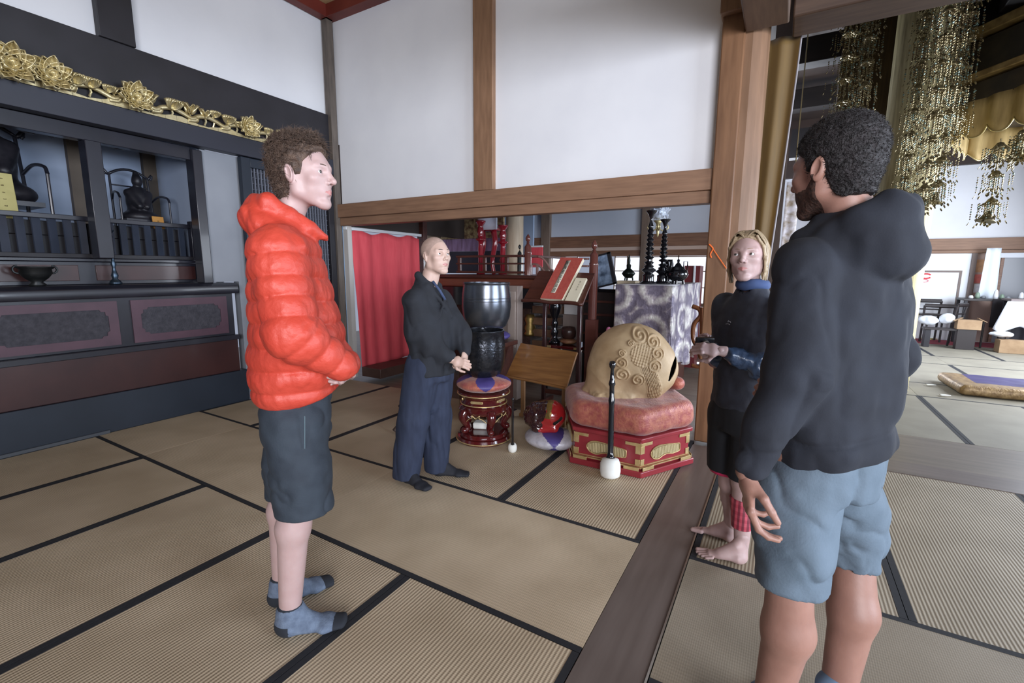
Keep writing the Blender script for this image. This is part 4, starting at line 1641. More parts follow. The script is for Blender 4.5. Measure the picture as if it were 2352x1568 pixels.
# ------------------------------------------------------------------ man in the dark hoodie (back to the camera)
def build_hoodie():
    p = Person((0.127, 1.497), (-0.82, 0.57), 0.893)
    A, J, L = p.A, p.J, p.L
    HD = mat('charcoal_hoodie', (25, 28, 37), 0.9, c2=(32, 36, 46), scale=10, bump=0.06, bscale=260)
    SH = mat('grey_blue_shorts', (84, 99, 112), 0.8, c2=(95, 110, 124), scale=10, bump=0.12, bscale=150)
    HAIR = mat('dark_brown_hair', (27, 24, 25), 0.65, c2=(42, 37, 39), scale=70, bump=0.8, bscale=160)
    HA = frame_from((-0.80, 0.60), pitch=-0.05)
    hs = 0.975
    HO = J(1914, 392, 0.0)
    neck = L(0, -0.02, 1.56)
    def beard(c, mi):
        g = np.interp(c[:, 1], [-.02, .0, .03, .06, .09, .12], [-.02, -.015, -.045, -.050, -.036, -.04])
        a = np.abs(c[:, 0])
        m = (c[:, 2] < g) & (c[:, 1] > -0.004) & (c[:, 2] > -0.125) & ~(mi == 1)
        mi[m] = 2
        return mi
    hm = build_head(HO, HA, hs, neck_to_world=neck, jaw=1.05, neck_r=0.058, extra=beard)
    kneeL, kneeR = J(1815, 1290, -0.09), J(1958, 1255, 0.07)
    hipL, hipR = L(-0.09, 0, .92), L(0.09, 0, .92)
    ankL, ankR = np.array([0.055, 1.405, 0.09]), np.array([0.235, 1.555, 0.09])

    def legs(P):
        d = None
        for hip, kn, an in ((hipL, kneeL, ankL), (hipR, kneeR, ankR)):
            cm = kn * 0.66 + an * 0.34 - p.f * 0.022
            c = sd_cap(P, hip, kn, 0.075, 0.056)
            c = s_min(c, sd_cap(P, kn, cm, 0.054, 0.062), 0.02)
            c = s_min(c, sd_cap(P, cm, an, 0.060, 0.038), 0.03)
            d = c if d is None else np.minimum(d, c)
        return d
    lo, hi = bounds([hipL, hipR, ankL, ankR, kneeL, kneeR], 0.13)
    lo[2] = 0.03
    lm = sdf_mesh(legs, lo, hi, 0.006)
    shL_, shR = L(-0.170, -0.01, 1.455), L(0.165, 0.0, 1.46)
    elL, elR = J(1835, 850, -0.11), J(2030, 810, 0.12)
    wrL, wrR = J(1716, 1085, -0.12), L(0.14, 0.22, 1.08)
    hL = hand_mesh(wrL, hand_frame(J(1722, 1190, -0.13) - wrL, np.array((-0.93, -0.25, 0.0))), curl=(0.45, 0.5, 0.6, 0.7), thumb=0.3, side=-1, scale=1.05)
    hR = hand_mesh(wrR, hand_frame(L(0.02, 0.26, 1.04) - wrR, p.f), curl=(0.7, 0.7, 0.75, 0.8), thumb=0.5, side=1, scale=1.0, h=0.004)
    core = core_mesh([(neck, L(0, 0, 1.4), .055, .1), (L(0, 0, 1.4), L(0, 0, 0.97), .11, .11), (L(0, 0, 1.42), shR, .07, .05), (L(0, 0, 1.42), shL_, .07, .05),
                      (shR, elR, .045, .04), (elR, wrR, .038, .026), (shL_, elL, .045, .04), (elL, wrL, .038, .028), (L(0, 0, .97), hipL, .1, .085), (L(0, 0, .97), hipR, .1, .085)])
    body = obj('person', join(hm, hL, hR, lm, core), [SK_MID, LIP, BEARD], smooth=True)
    set_props(body, 'bearded dark-haired man in a charcoal hoodie and grey-blue shorts, seen from behind', 'person')
    eyes(HO, HA, body, hs, gaze=(0.0, 1, -0.02), iris=IRISD)
    brows(HO, HA, body, HAIR, hs, thick=0.0036)
    line = [(-0.13, -0.070), (-0.06, -0.078), (-0.035, -0.065), (-0.02, -0.02), (0.012, -0.030), (0.022, -0.022), (0.030, 0.028), (0.052, 0.045), (0.072, 0.078), (0.085, 0.088), (0.12, 0.096)]
    V, F = hair_mesh(HO, HA, hs, line, thick=0.008, amp=0.0035, nsc=90, top=0.010, back=0.002, seed=8)
    hair = obj('hair', (tr(V, HO, HA, hs), F), HAIR, body, smooth=True)
    hb = MB()
    N = vnormals(V, F)
    sel = (N[:, 2] > -0.6)
    tufts(hb, V[sel], N[sel], 5200, 0.009, 0.0006, curl=0.5, rng=np.random.RandomState(9), lift=0.8, stand=.6)
    hb.v = [tuple(q) for q in tr(np.array(hb.v), HO, HA, hs)]
    ho = obj('short_hair_ends', hb, HAIR, hair, smooth=True)
    ho['kind'] = 'stuff'
    rows = smooth_rows(p.rows([(0.86, 0, -.005, .185, .135), (0.94, 0, -.012, .215, .160), (1.1, 0, -.005, .212, .150), (1.25, 0, -.005, .215, .145), (1.38, 0, -.005, .222, .14), (1.48, 0, -.01, .20, .12), (1.56, 0, -.015, .14, .10), (1.62, 0, -.02, .09, .085)]), 40)

    def hoodie(P):
        q = (P - p.G) @ A.T
        d = sd_col(P, p.G, A, rows, 2.3)
        sl = sd_chain(P, [shL_, elL, wrL + (elL - wrL) * .08], [.076, .072, .046], 0.05)
        t = arc_len(P, [shL_, elL, wrL])
        sl = sl + 0.008 * np.sin(t * 42 + 3 * vnoise(P * 6, 2)) * np.clip((t - 0.2) * 5, 0, 1) * np.clip((0.56 - t) * 8, 0, 1)
        sl = sl + crease(P, (9, 9, 6), 0.007, 41)
        d = s_min(d, sl, 0.007)
        d = s_min(d, sd_chain(P, [shR, elR, wrR], [.080, .070, .046], 0.05), 0.02)
        # hood heaped behind the neck
        hd = sd_chain(P, [L(-.085, -.080, 1.50), L(-.03, -.112, 1.505), L(.03, -.112, 1.505), L(.07, -.07, 1.51)], [.050, .058, .058, .052], 0.05)
        hd = s_min(hd, sd_chain(P, [L(-.098, -0.03, 1.555), L(-.085, -.085, 1.585), L(-.03, -.118, 1.615), L(.03, -.118, 1.62), L(.075, -.08, 1.61), L(.085, -.03, 1.58)], [.030, .034, .036, .036, .034, .030], 0.03), 0.07)
        for s in (-1, 1):
            hd = s_min(hd, sd_chain(P, [L(s * .098, -0.03, 1.555), L(s * .086, .05, 1.535), L(s * .045, .11, 1.50)], [.032, .032, .026], 0.02), 0.02)
        hd = s_max(hd, -sd_ell(P, L(0, -0.065, 1.65), (0.062, 0.040, 0.040)), 0.02)
        d = s_min(d, hd, 0.014)
        d = s_max(d, -sd_cap(P, L(0, -0.005, 1.56), L(0, 0.02, 1.78), 0.064, 0.085), 0.012)
        # rib band at the hem and folds
        d = d + 0.018 * fbm(P * np.array((8, 8, 4)), 3, 31) + 0.004 * fbm(P * 20, 2, 33) + 0.006 * np.sin((q[:, 1] * 20 + P[:, 2] * 16 + 2.5 * vnoise(P * 5, 6))) * np.clip((1.42 - P[:, 2]) * 5, 0, 1)
        d = d + crease(P, (6, 6, 3.5), 0.008, 52) * np.clip((1.50 - P[:, 2]) * 5, 0, 1)
        hem = 0.955 + 0.10 * np.clip(-q[:, 1] + 0.0, -0.1, 0.2) + 0.10 * np.clip(q[:, 0], -.2, .3)
        band = np.clip(1 - np.abs(P[:, 2] - hem - 0.075) / 0.012, 0, 1)
        d = d + 0.006 * band
        d = s_max(d, hem - P[:, 2], 0.012)
        return d
    lo, hi = bounds([L(.34, .3, .84), L(-.34, .3, 1.72), L(.34, -.28, .84), L(-.34, -.28, 1.72), elL, elR, wrL, wrR], 0.06)
    hd = obj('hoodie', sdf_mesh(hoodie, lo, hi, 0.0062), HD, body, smooth=True)

    def shorts(P):
        q = (P - p.G) @ A.T
        d = sd_col(P, p.G, A, p.rows([(0.78, 0, -.01, .18, .14), (0.90, 0, -.008, .182, .142), (1.0, 0, 0, .17, .13)]), 2.4)
        kl, kr = kneeL, kneeR
        d = s_min(d, sd_chain(P, [L(-.088, -.01, .82), kl + (0, 0, .02), kl - (0, 0, .12)], [.106, .097, .096], 0.03), 0.02)
        d = s_min(d, sd_chain(P, [L(.088, -.01, .82), kr + (0, 0, .02), kr - (0, 0, .12)], [.102, .086, .080], 0.03), 0.02)
        diag = P[:, 2] * 34 + q[:, 1] * 30 + 3 * vnoise(P * 6, 8)
        d = d + 0.005 * np.sin(diag) * np.clip((0.98 - P[:, 2]) * 3, 0, 1) + 0.016 * fbm(P * np.array((8, 8, 9)), 3, 14) + crease(np.stack([P[:, 0] + P[:, 2] * .5, P[:, 1], P[:, 2] - P[:, 0] * .5], 1), (9, 9, 6), 0.011, 61)
        side = ((P - (kl + kr) / 2) @ (kr - kl)) > 0
        hem = np.where(side, kr[2] - 0.045, kl[2] - 0.055)
        d = s_max(d, hem - P[:, 2], 0.006)
        for k in (kl, kr):
            d = s_max(d, -sd_cap(P, k - (0, 0, .06), k - (0, 0, .3), 0.070, 0.078), 0.006)
        return s_max(d, P[:, 2] - 1.04, 0.01)
    lo, hi = bounds([hipL, hipR, kneeL, kneeR], 0.19)
    obj('shorts', sdf_mesh(shorts, lo, hi, 0.0065), SH, body, smooth=True)
    for an, s in ((ankL, 1), (ankR, -1)):
        V, F, loc = foot_mesh((an[0] + 0.02, an[1] - 0.02, 0.001), p.f[:2] + np.array([0.1 * s, 0]), an, toes=False, side=s, scale=1.0, fat=0.005, leg=an + (0, 0, 0.11), rleg=(0.040, 0.048), h=0.006)
        obj('sock', (V, F), mat('blue_grey_sock', (110, 134, 160), 0.9), body, smooth=True)


build_orange()
build_priest()
build_woman()
build_hoodie()
# ------------------------------------------------------------------ black altar along the left wall
def box_obj(name, a, b, m, parent=None, bevel=0.004, **k):
    q = MB()
    q.box(a, b)
    return obj(name, q, m, parent, bevel=bevel, **k)


PURPLE = mat('purple_brown_frame', (74, 50, 62), 0.45, c2=(88, 60, 72), scale=5)
GREYP = mat('dusty_carved_panel', (40, 40, 48), 0.7, c2=(70, 68, 76), scale=26, bump=0.5, bscale=60, contrast=0.6)
t = thing('altar_step', (-5.35, 0.4, 0), 'low blue-black board step running along the foot of the black altar', 'step')
box_obj('step_board', (-6.0, -2.5, 0.0), (LX, 2.86, 0.345), NAVY, t)
box_obj('step_moulding', (LX, -2.5, 0.0), (LX + 0.02, 1.60, 0.03), mat('dull_moulding', (70, 74, 80), 0.5), t)

t = thing('altar_cabinet', (-5.3, 0.6, 0.345), 'long black altar cabinet with purple-framed panels, red-brown base and rounded top', 'cabinet')
box_obj('base_panel', (-5.9, -2.5, 0.345), (LX - 0.03, 2.80, 0.695), REDBR, t)
box_obj('ledge', (-5.9, -2.5, 0.695), (LX + 0.02, 2.80, 0.745), BLACK, t)
box_obj('carcass', (-5.9, -2.5, 0.745), (LX - 0.03, 2.78, 1.19), BLACK, t)
for y0 in (-0.75, 0.09, 0.93, 1.87):
    w = 0.84
    b = MB()
    X = LX - 0.03
    fw = 0.07
    for a, c in (((y0, 0.77), (y0 + w, 0.77 + fw)), ((y0, 1.16 - fw), (y0 + w, 1.16)), ((y0, 0.77 + fw), (y0 + fw, 1.16 - fw)), ((y0 + w - fw, 0.77 + fw), (y0 + w, 1.16 - fw))):
        b.box((X - 0.01, a[0], a[1]), (X + 0.014, c[0], c[1]))
    for cy, cz, sy, sz in ((y0 + fw, .77 + fw, 1, 1), (y0 + w - fw, .77 + fw, -1, 1), (y0 + fw, 1.16 - fw, 1, -1), (y0 + w - fw, 1.16 - fw, -1, -1)):
        b.prism([(0, 0), (sy * .06, 0), (sy * .05, sz * .018), (sy * .02, sz * .02), (sy * .018, sz * .05), (0, sz * .06)], (1, 0, 0), 0.013, org=(X + .0005, cy, cz), ex=(0, 1, 0), ey=(0, 0, 1))
    fr = obj('panel_frame', b, PURPLE, t)
    box_obj('carved_panel', (X, y0 + 0.06, 0.83), (X + 0.006, y0 + w - 0.06, 1.10), GREYP, fr, bevel=0)
q = MB()
q.prism([(-0.92, 1.19), (0.05, 1.19), (0.06, 1.22), (0.05, 1.27), (0.0, 1.30), (-0.92, 1.30)], (0, -1, 0), 5.3, org=(LX - 0.02, 2.82, 0), ex=(1, 0, 0), ey=(0, 0, 1))
obj('cabinet_top', q, BLACK, t, bevel=0.006)

t = thing('altar_shelf', (-5.7, 0.6, 1.30), 'raised back shelf of the altar with dark red drawer fronts', 'shelf')
box_obj('shelf_body', (-6.1, -2.5, 1.302), (-5.36, 2.62, 1.50), BLACK, t)
for y0, y1 in ((-0.1, 0.6), (0.66, 1.62), (1.74, 2.56)):
    box_obj('drawer', (-5.362, y0, 1.335), (-5.345, y1, 1.47), REDBR, t, bevel=0.003)
box_obj('shelf_top', (-6.1, -2.5, 1.502), (-5.33, 2.64, 1.53), BLACK, t)

t = thing('altar_railing', (-5.39, 1.0, 1.53), 'black lacquer railing of upright slats in front of the altar alcove', 'railing')
box_obj('top_rail', (-5.42, -0.5, 1.855), (-5.36, 2.56, 1.895), BLACK, t)
box_obj('bottom_rail', (-5.42, -0.5, 1.532), (-5.36, 2.56, 1.57), BLACKM, t)
k = 0
y = -0.1
while y < 2.5:
    b = MB()
    R = rotz(0.35)
    b.box((-5.396, y, 1.57), (-5.384, y + 0.062, 1.855), R)
    obj('slat', b, mat('glossy_slat', (44, 50, 62), 0.22, c2=(56, 62, 76), scale=3, coat=0.3), t)
    y += 0.098
box_obj('end_post', (-5.425, 2.56, 1.532), (-5.355, 2.62, 1.93), BLACK, t)

# upper platform behind the railing
t = thing('altar_platform', (-5.75, 1.0, 1.50), 'dark platform inside the altar alcove under the seated statues', 'platform')
box_obj('platform_board', (-6.14, -1.5, 1.532), (-5.45, 2.50, 1.72), BLACKM, t)
box_obj('riser_board', (-5.47, -1.5, 1.722), (-5.45, 2.50, 1.84), BLACKM, t)


def altar_chair(base, s, label):
    """base: centre of the chair on the platform; faces +x"""
    t = thing('ceremonial_chair', base, label, 'chair', 'high-backed ceremonial chairs in the alcove')
    B = np.array(base)
    def w(x, y, z):
        return B + s * np.array((x, y, z))
    for y in (-.17, .17):
        b = MB(); b.tube([w(-.12, y, 0), w(-.13, y, .35), w(-.16, y * .96, .66)], .011 * s, 8)
        obj('back_post', b, BLACK, t)
        b = MB(); b.tube([w(.16, y * 1.25, 0), w(.16, y * 1.25, .40)], .010 * s, 8)
        obj('front_leg', b, BLACK, t)
        b = MB(); b.tube(smoothpath([w(-.13, y, .42), w(-.02, y * 1.15, .47), (w(.12, y * 1.25, .45)), w(.165, y * 1.25, .40)], 5), .011 * s, 8)
        obj('arm_rest', b, BLACK, t)
    b = MB()
    pts = [w(-.16, .17 * u, .66 + .07 * (1 - u * u)) for u in np.linspace(-1, 1, 13)]
    b.tube(pts, .013 * s, 8)
    for sg in (-1, 1):
        b.tube([w(-.16, sg * (.17 + .055 * u + .035 * sin(5.5 * u) * 0.6), .66 + .03 * sin(7 * u) - 0.005 + .02 * (1 - cos(6 * u))) for u in np.linspace(0, 1, 12)], [.013 * s * (1 - .3 * u) for u in np.linspace(0, 1, 12)], 8)
    obj('curled_top_rail', b, BLACK, t, smooth=True)
    b = MB(); b.box(w(-.14, -.18, .18), w(.17, .18, .21)); obj('seat', b, BLACK, t)
    b = MB(); b.tube([w(-.15, -.165, .56), w(-.15, .165, .56)], .007 * s, 6); obj('cross_rail', b, BLACK, t)
    return t


def statue(base, s, label, h=.52, wd=.17):
    B = np.array(base)
    ROB = mat('dark_statue_lacquer', (24, 24, 30), 0.45, c2=(40, 38, 44), scale=14, bump=0.2)
    def f(P):
        d = sd_ell(P, B + s * np.array((0, 0, .07)), np.array((.16, wd * 1.2, .09)) * s)
        d = s_min(d, sd_ell(P, B + s * np.array((-.02, 0, .26)), np.array((.10, wd * .78, .20)) * s), .06 * s)
        d = s_min(d, sd_cap(P, B + s * np.array((-.01, -wd * .6, .36)), B + s * np.array((.10, -.04, .20)), .05 * s, .035 * s), .03 * s)
        d = s_min(d, sd_cap(P, B + s * np.array((-.01, wd * .6, .36)), B + s * np.array((.10, .04, .20)), .05 * s, .035 * s), .03 * s)
        d = s_min(d, sd_ell(P, B + s * np.array((0, 0, h)), np.array((.055, .05, .065)) * s), .025 * s)
        d = s_min(d, sd_cap(P, B + s * np.array((-.01, 0, h - .02)), B + s * np.array((-.02, 0, h + .09)), .05 * s, .03 * s), .03 * s)
        for k in range(3):
            d = s_max(d, -sd_cap(P, B + s * np.array((.16 - .03 * k, -wd, .10 + .05 * k)), B + s * np.array((.16 - .03 * k, wd, .10 + .05 * k)), .006 * s), .01)
        return d
    m = sdf_mesh(f, B - s * np.array((.25, .3, .02)), B + s * np.array((.25, .3, .75)), .011 * s)
    o = obj('statue', m, ROB, smooth=True)
    set_props(o, label, 'statue')
    return o


altar_chair((-5.72, 2.27, 1.722), 0.98, 'small black ceremonial chair with curled top rail, right in the alcove')
statue((-5.70, 2.27, 1.90), 0.80, 'small dark seated statue in the chair right in the alcove')
altar_chair((-5.74, 1.28, 1.722), 1.30, 'larger black ceremonial chair with curled top rail at the left edge')
statue((-5.72, 1.26, 1.97), 1.30, 'large dark seated statue in a pointed hood at the left edge')


def tablet(base, w, h, col, label):
    t = thing('memorial_tablet', base, label, 'tablet', 'upright tablets before the statues')
    B = np.array(base)
    b = MB()
    b.box(B + (-.012, -w / 2 - .01, 0), B + (.02, w / 2 + .01, .02))
    obj('tablet_foot', b, GOLDD, t)
    b = MB()
    R = roty(-0.12)
    b.box(B + (-.004, -w / 2, .02), B + (.008, w / 2, .02 + h), R)
    o = obj('tablet_board', b, col, t, bevel=.003)
    b = MB()
    r2 = np.random.RandomState(3)
    for i in range(7):
        z = .05 + (h - .08) * (1 - i / 7)
        for j in range(3):
            a = r2.rand() * .5
            b.box(B + (.010 + (-.12 * (.02 + h / 2 - z)) * -1 * 0, -.010 + .006 * j, z), B + (.0112, -.006 + .006 * j, z + .012 * a + .004), R, c=B + (.002, 0, .02 + h / 2))
    obj('ink_characters', b, mat('faded_ink', (90, 74, 40), 0.8), o)
    return t


tablet((-5.50, 2.335, 1.722), .10, .22, mat('amber_tablet', (176, 124, 54), 0.5, c2=(190, 138, 66)), 'small orange-brown wooden tablet before the statue right in the alcove')
tablet((-5.50, 1.27, 1.722), .13, .46, mat('pale_yellow_tablet', (176, 166, 104), 0.5, c2=(190, 180, 118)), 'tall pale yellow wooden tablet with writing at the left edge')

# candlestick with a white candle on the cabinet top
t = thing('candlestick', (-5.20, 1.82, 1.302), 'tall dark turned candlestick with a white candle on the black altar', 'candlestick')
b = MB()
prof = [(0, 0), (.045, 0), (.05, .012), (.04, .03), (.02, .05), (.028, .08), (.018, .11), (.012, .15), (.022, .18), (.012, .21), (.012, .26), (.02, .285), (.011, .31), (.012, .40), (.019, .42), (.011, .44), (.03, .47), (.032, .478), (.0, .478)]
b.lathe(prof, (-5.20, 1.82, 1.302), 24)
obj('stem', b, mat('blue_grey_metal', (60, 74, 88), 0.3, 0.8), t, smooth=True)
b = MB()
b.lathe([(0.0105, 0.478), (0.009, 0.60), (0, 0.602)], (-5.20, 1.82, 1.302), 16)
obj('candle', b, mat('white_wax', (226, 226, 222), 0.5), t, smooth=True)
# wide shallow urn
t = thing('incense_urn', (-5.20, 1.31, 1.302), 'wide dark footed incense urn on the black altar at left', 'urn')
b = MB()
b.lathe([(0, 0), (.05, 0), (.055, .01), (.035, .03), (.07, .06), (.10, .10), (.095, .13), (.115, .145), (.117, .155), (.1, .15), (.0, .12)], (-5.20, 1.31, 1.302), 32)
obj('bowl', b, mat('aged_bronze', (34, 36, 38), 0.4, 0.6, c2=(52, 54, 54)), t, smooth=True)
for sg in (-1, 1):
    b = MB()
    b.tube([(-5.20, 1.31 + sg * (.10 + .03 * sin(a)), 1.302 + .10 + .03 * (1 - cos(a))) for a in np.linspace(0, pi, 8)], .008, 6)
    obj('handle', b, MATS['aged_bronze'], t)
# little lamp and vase at the right end of the altar
t = thing('altar_lamp', (-5.42, 2.66, 1.302), 'small pale lamp on a stand at the right end of the altar railing', 'lamp')
b = MB(); b.lathe([(0, 0), (.03, 0), (.03, .01), (.008, .03), (.008, .30), (.02, .32), (0, .32)], (-5.28, 2.64, 1.302), 16); obj('stand', b, GOLDD, t, smooth=True)
b = MB(); b.lathe([(.022, .32), (.027, .36), (.027, .50), (.018, .53), (0, .54)], (-5.28, 2.64, 1.302), 16); obj('glass_shade', b, mat('milky_glass', (170, 170, 160), 0.3), t, smooth=True)
t = thing('vase', (-5.22, 2.72, 1.302), 'small dark vase with dry twigs on the right end of the altar', 'vase')
b = MB(); b.lathe([(0, 0), (.035, 0), (.05, .05), (.035, .12), (.02, .15), (.03, .18), (0, .17)], (-5.2, 2.72, 1.302), 20); obj('vase_body', b, MATS['aged_bronze'], t, smooth=True)
for i in range(7):
    a = i * 0.9
    b = MB(); b.tube(smoothpath([(-5.2, 2.72, 1.46), (-5.2 + .02 * cos(a), 2.72 + .03 * sin(a), 1.56), (-5.2 + .05 * cos(a), 2.72 + .05 * sin(a), 1.66 + .02 * (i % 3))], 4), .0025, 5); obj('twig', b, mat('grey_green_twig', (96, 100, 86), 0.8), t)

# ------------------------------------------------------------------ gilded lotus carving above the altar
t = thing('gilded_carving', (-5.03, 1.2, 2.80), 'long gilded openwork carving of lotus flowers and waves above the altar', 'carving')
CX = LX + 0.05
b = MB()
for i in range(46):       # undulating foot band
    y0 = -0.4 + i * 0.092
    b.prism([(0, 0), (.094, 0), (.094, .03 + .018 * sin((i + 1) * 1.3)), (.047, .034 + .018 * sin((i + .5) * 1.3)), (0, .03 + .018 * sin(i * 1.3))], (1, 0, 0), .05, org=(CX - .03, y0, 2.802), ex=(0, 1, 0), ey=(0, 0, 1))
obj('wave_band', b, GOLD, t)
for i in range(13):       # looping ribbon waves above the band
    y0 = -0.2 + i * 0.30
    b = MB()
    pts = smoothpath([(CX + .01, y0, 2.835), (CX + .02, y0 + .04, 2.885), (CX + .025, y0 + .13, 2.905), (CX + .02, y0 + .22, 2.885), (CX + .02, y0 + .29, 2.86), (CX + .02, y0 + .335, 2.875), (CX + .015, y0 + .33, 2.845), (CX + .01, y0 + .26, 2.835)], 5)
    b.tube(pts, .017, 8, flat=1.3)
    obj('wave_scroll', b, GOLD, t, smooth=True)


def petal(mb, c, d, up, L, w, cup=0.3):
    """a cupped pointed petal from c along d"""
    d = np.array(d, float); d /= np.linalg.norm(d)
    up = np.array(up, float); up -= d * (up @ d); up /= np.linalg.norm(up) + 1e-9
    s = np.cross(d, up)
    def f(u, v):
        x = (u - .5) * 2
        ww = w * (sin(pi * min(max(v, 0.02), 1) ** 0.75)) ** .7
        return np.array(c) + d * L * v + s * ww * x + up * (cup * w * x * x * 1.6 + L * .22 * v * v)
    mb.grid(f, 6, 7)


def lotus(y, z, r, kind, nm='lotus_flower'):
    b = MB()
    c = np.array((CX + .02, y, z))
    if kind == 'open':
        for ring, (n, tilt, L) in enumerate(((9, .35, 1.0), (7, .9, .9), (5, 1.3, .8))):
            for k in range(n):
                a = pi * (k + .5) / n if True else 0
                d = np.array((.35 + .25 * sin(a), cos(a) * cos(tilt * .6), .35 + sin(tilt) * .8))
                petal(b, c, d, (1, 0, .2), r * L, r * .30, .5)
    elif kind == 'leaf':
        for k in range(13):
            a = 2 * pi * k / 13
            d = np.array((.25, cos(a), sin(a) * .85 + .1))
            petal(b, c + (0.01 * (k % 2), 0, 0), d, (1, 0, 0), r * (1 + .12 * (k % 2)), r * .34, .55)
        for k in range(7):
            a = 2 * pi * k / 7 + .3
            petal(b, c + (.03, 0, 0), (.5, cos(a), sin(a)), (1, 0, 0), r * .6, r * .24, .6)
    elif kind == 'bud':
        for k in range(6):
            a = 2 * pi * k / 6
            petal(b, c, (.3 + .3 * cos(a), .35 * sin(a), 1), (cos(a), sin(a), 0), r * 1.2, r * .36, .5)
    o = obj(nm, b, GOLD, t, smooth=True, solid=.006)
    b = MB()
    b.tube([(CX, y, 2.83), (CX + .015, y + .01, (z + 2.83) / 2), (CX + .015, y, z)], .009, 6)
    obj('stem', b, GOLD, o)


for px_, py_, r, kd in ((-60, 120, .15, 'leaf'), (18, 150, .15, 'leaf'), (112, 180, .135, 'leaf'), (172, 196, .10, 'open'), (206, 206, .095, 'open'), (306, 232, .135, 'leaf'), (262, 224, .05, 'bud'),
                        (394, 252, .11, 'open'), (436, 262, .085, 'bud'), (472, 282, .07, 'bud'), (490, 268, .075, 'open'), (520, 284, .10, 'open'), (566, 302, .12, 'leaf'), (612, 306, .075, 'open'), (640, 316, .08, 'leaf'), (680, 322, .07, 'open'), (715, 335, .07, 'open'), (65, 190, .07, 'open'), (250, 238, .07, 'open'), (345, 262, .08, 'bud'), (545, 312, .06, 'open'), (590, 318, .07, 'bud'), (-10, 190, .08, 'open')):
    q = onx(px_, py_, CX + .02)
    lotus(q[1], max(2.90, q[2]), r, kd, 'lotus_leaf' if kd == 'leaf' else ('lotus_bud' if kd == 'bud' else 'lotus_flower'))

# ------------------------------------------------------------------ lattice door at the end of the left wall
t = thing('lattice_door', (-5.04, 3.52, 0), 'dark lattice door panel at the far end of the altar wall', 'door')
t['kind'] = 'structure'
for y0, y1 in ((2.95, 3.05), (4.02, 4.10)):
    box_obj('stile', (-5.10, y0, 0.01), (-5.03, y1, 2.615), NAVY if y0 < 3 else BLACKM, t)
box_obj('top_board', (-5.10, 3.052, 2.52), (-5.035, 4.018, 2.615), NAVY, t)
box_obj('lower_board', (-5.10, 3.052, 0.01), (-5.04, 4.018, 1.05), NAVY, t)
box_obj('backing', (-5.12, 3.052, 1.05), (-5.10, 4.018, 2.52), mat('dark_mesh_backing', (40, 44, 54), 0.7), t)
b = MB()
for i in range(26):
    yy = 3.052 + .037 * (i + .5)
    b.box((-5.085, yy - .006, 1.05), (-5.06, yy + .006, 2.52))
obj('lattice_uprights', b, mat('grey_lattice', (100, 104, 116), 0.6), t)
b = MB()
for i in range(24):
    zz = 1.05 + .061 * (i + .5)
    b.box((-5.09, 3.052, zz - .005), (-5.065, 4.018, zz + .005))
obj('lattice_rails', b, mat('dark_lattice', (58, 60, 70), 0.6), t)
# ------------------------------------------------------------------ materials for the instruments
LAQ = mat('red_brown_lacquer', (70, 20, 22), 0.12, c2=(86, 26, 26), scale=4, coat=0.7)
VERM = mat('vermilion_lacquer', (134, 38, 48), 0.32, c2=(146, 46, 54), scale=4, coat=0.2)
BROC = mat('pink_gold_brocade', (156, 74, 72), 0.42, 0.1, c2=(184, 112, 88), scale=26, contrast=0.35, bump=0.4, bscale=70, sheen=0.3)
PURP = mat('violet_silk', (70, 60, 122), 0.5, c2=(80, 70, 136), scale=10)
SILV = mat('silver_brocade', (180, 178, 188), 0.3, 0.2, c2=(214, 212, 220), scale=24, contrast=0.5, bump=0.3, bscale=60)
WHITE = mat('white_padding', (224, 224, 218), 0.8, c2=(236, 236, 230), scale=10, bump=0.1)
BLKL = mat('glossy_black_lacquer', (20, 20, 24), 0.1, coat=0.8)
BRONZE = mat('hammered_black_bronze', (46, 48, 54), 0.18, 0.75, c2=(66, 68, 74), scale=30, bump=0.35, bscale=45)
BRONZE2 = mat('grey_bronze', (84, 88, 96), 0.24, 0.8, c2=(104, 108, 116), scale=5, bump=0.05)
CARVED = mat('pale_camphor_wood', (170, 142, 106), 0.55, c2=(196, 170, 134), scale=6, bump=0.12, bscale=60)
TABW = mat('polished_brown_board', (124, 84, 48), 0.3, c2=(150, 106, 62), scale=3, stretch=(1, 12, 12), detail=8, coat=0.3)
DKW = mat('dark_red_wood', (66, 34, 28), 0.35, c2=(84, 46, 36), scale=4, stretch=(1, 8, 8), detail=6, coat=0.2)
INK = mat('black_ink', (36, 34, 36), 0.8)
PAPER = mat('cream_paper', (226, 216, 190), 0.8, c2=(232, 224, 200), scale=8)
REDCL = mat('red_curtain_cloth', (206, 70, 80), 0.75, c2=(216, 82, 90), scale=9, stretch=(3, 3, .5), bump=0.1, bscale=140)

# ------------------------------------------------------------------ hexagonal drum base with its cushion and the big wooden fish drum
HC = np.array([-1.03, 3.585])


def hexpts(r, rot=0.0):
    return [(HC[0] + r * cos(radians(60 * k) + rot), HC[1] + r * sin(radians(60 * k) + rot)) for k in range(6)]


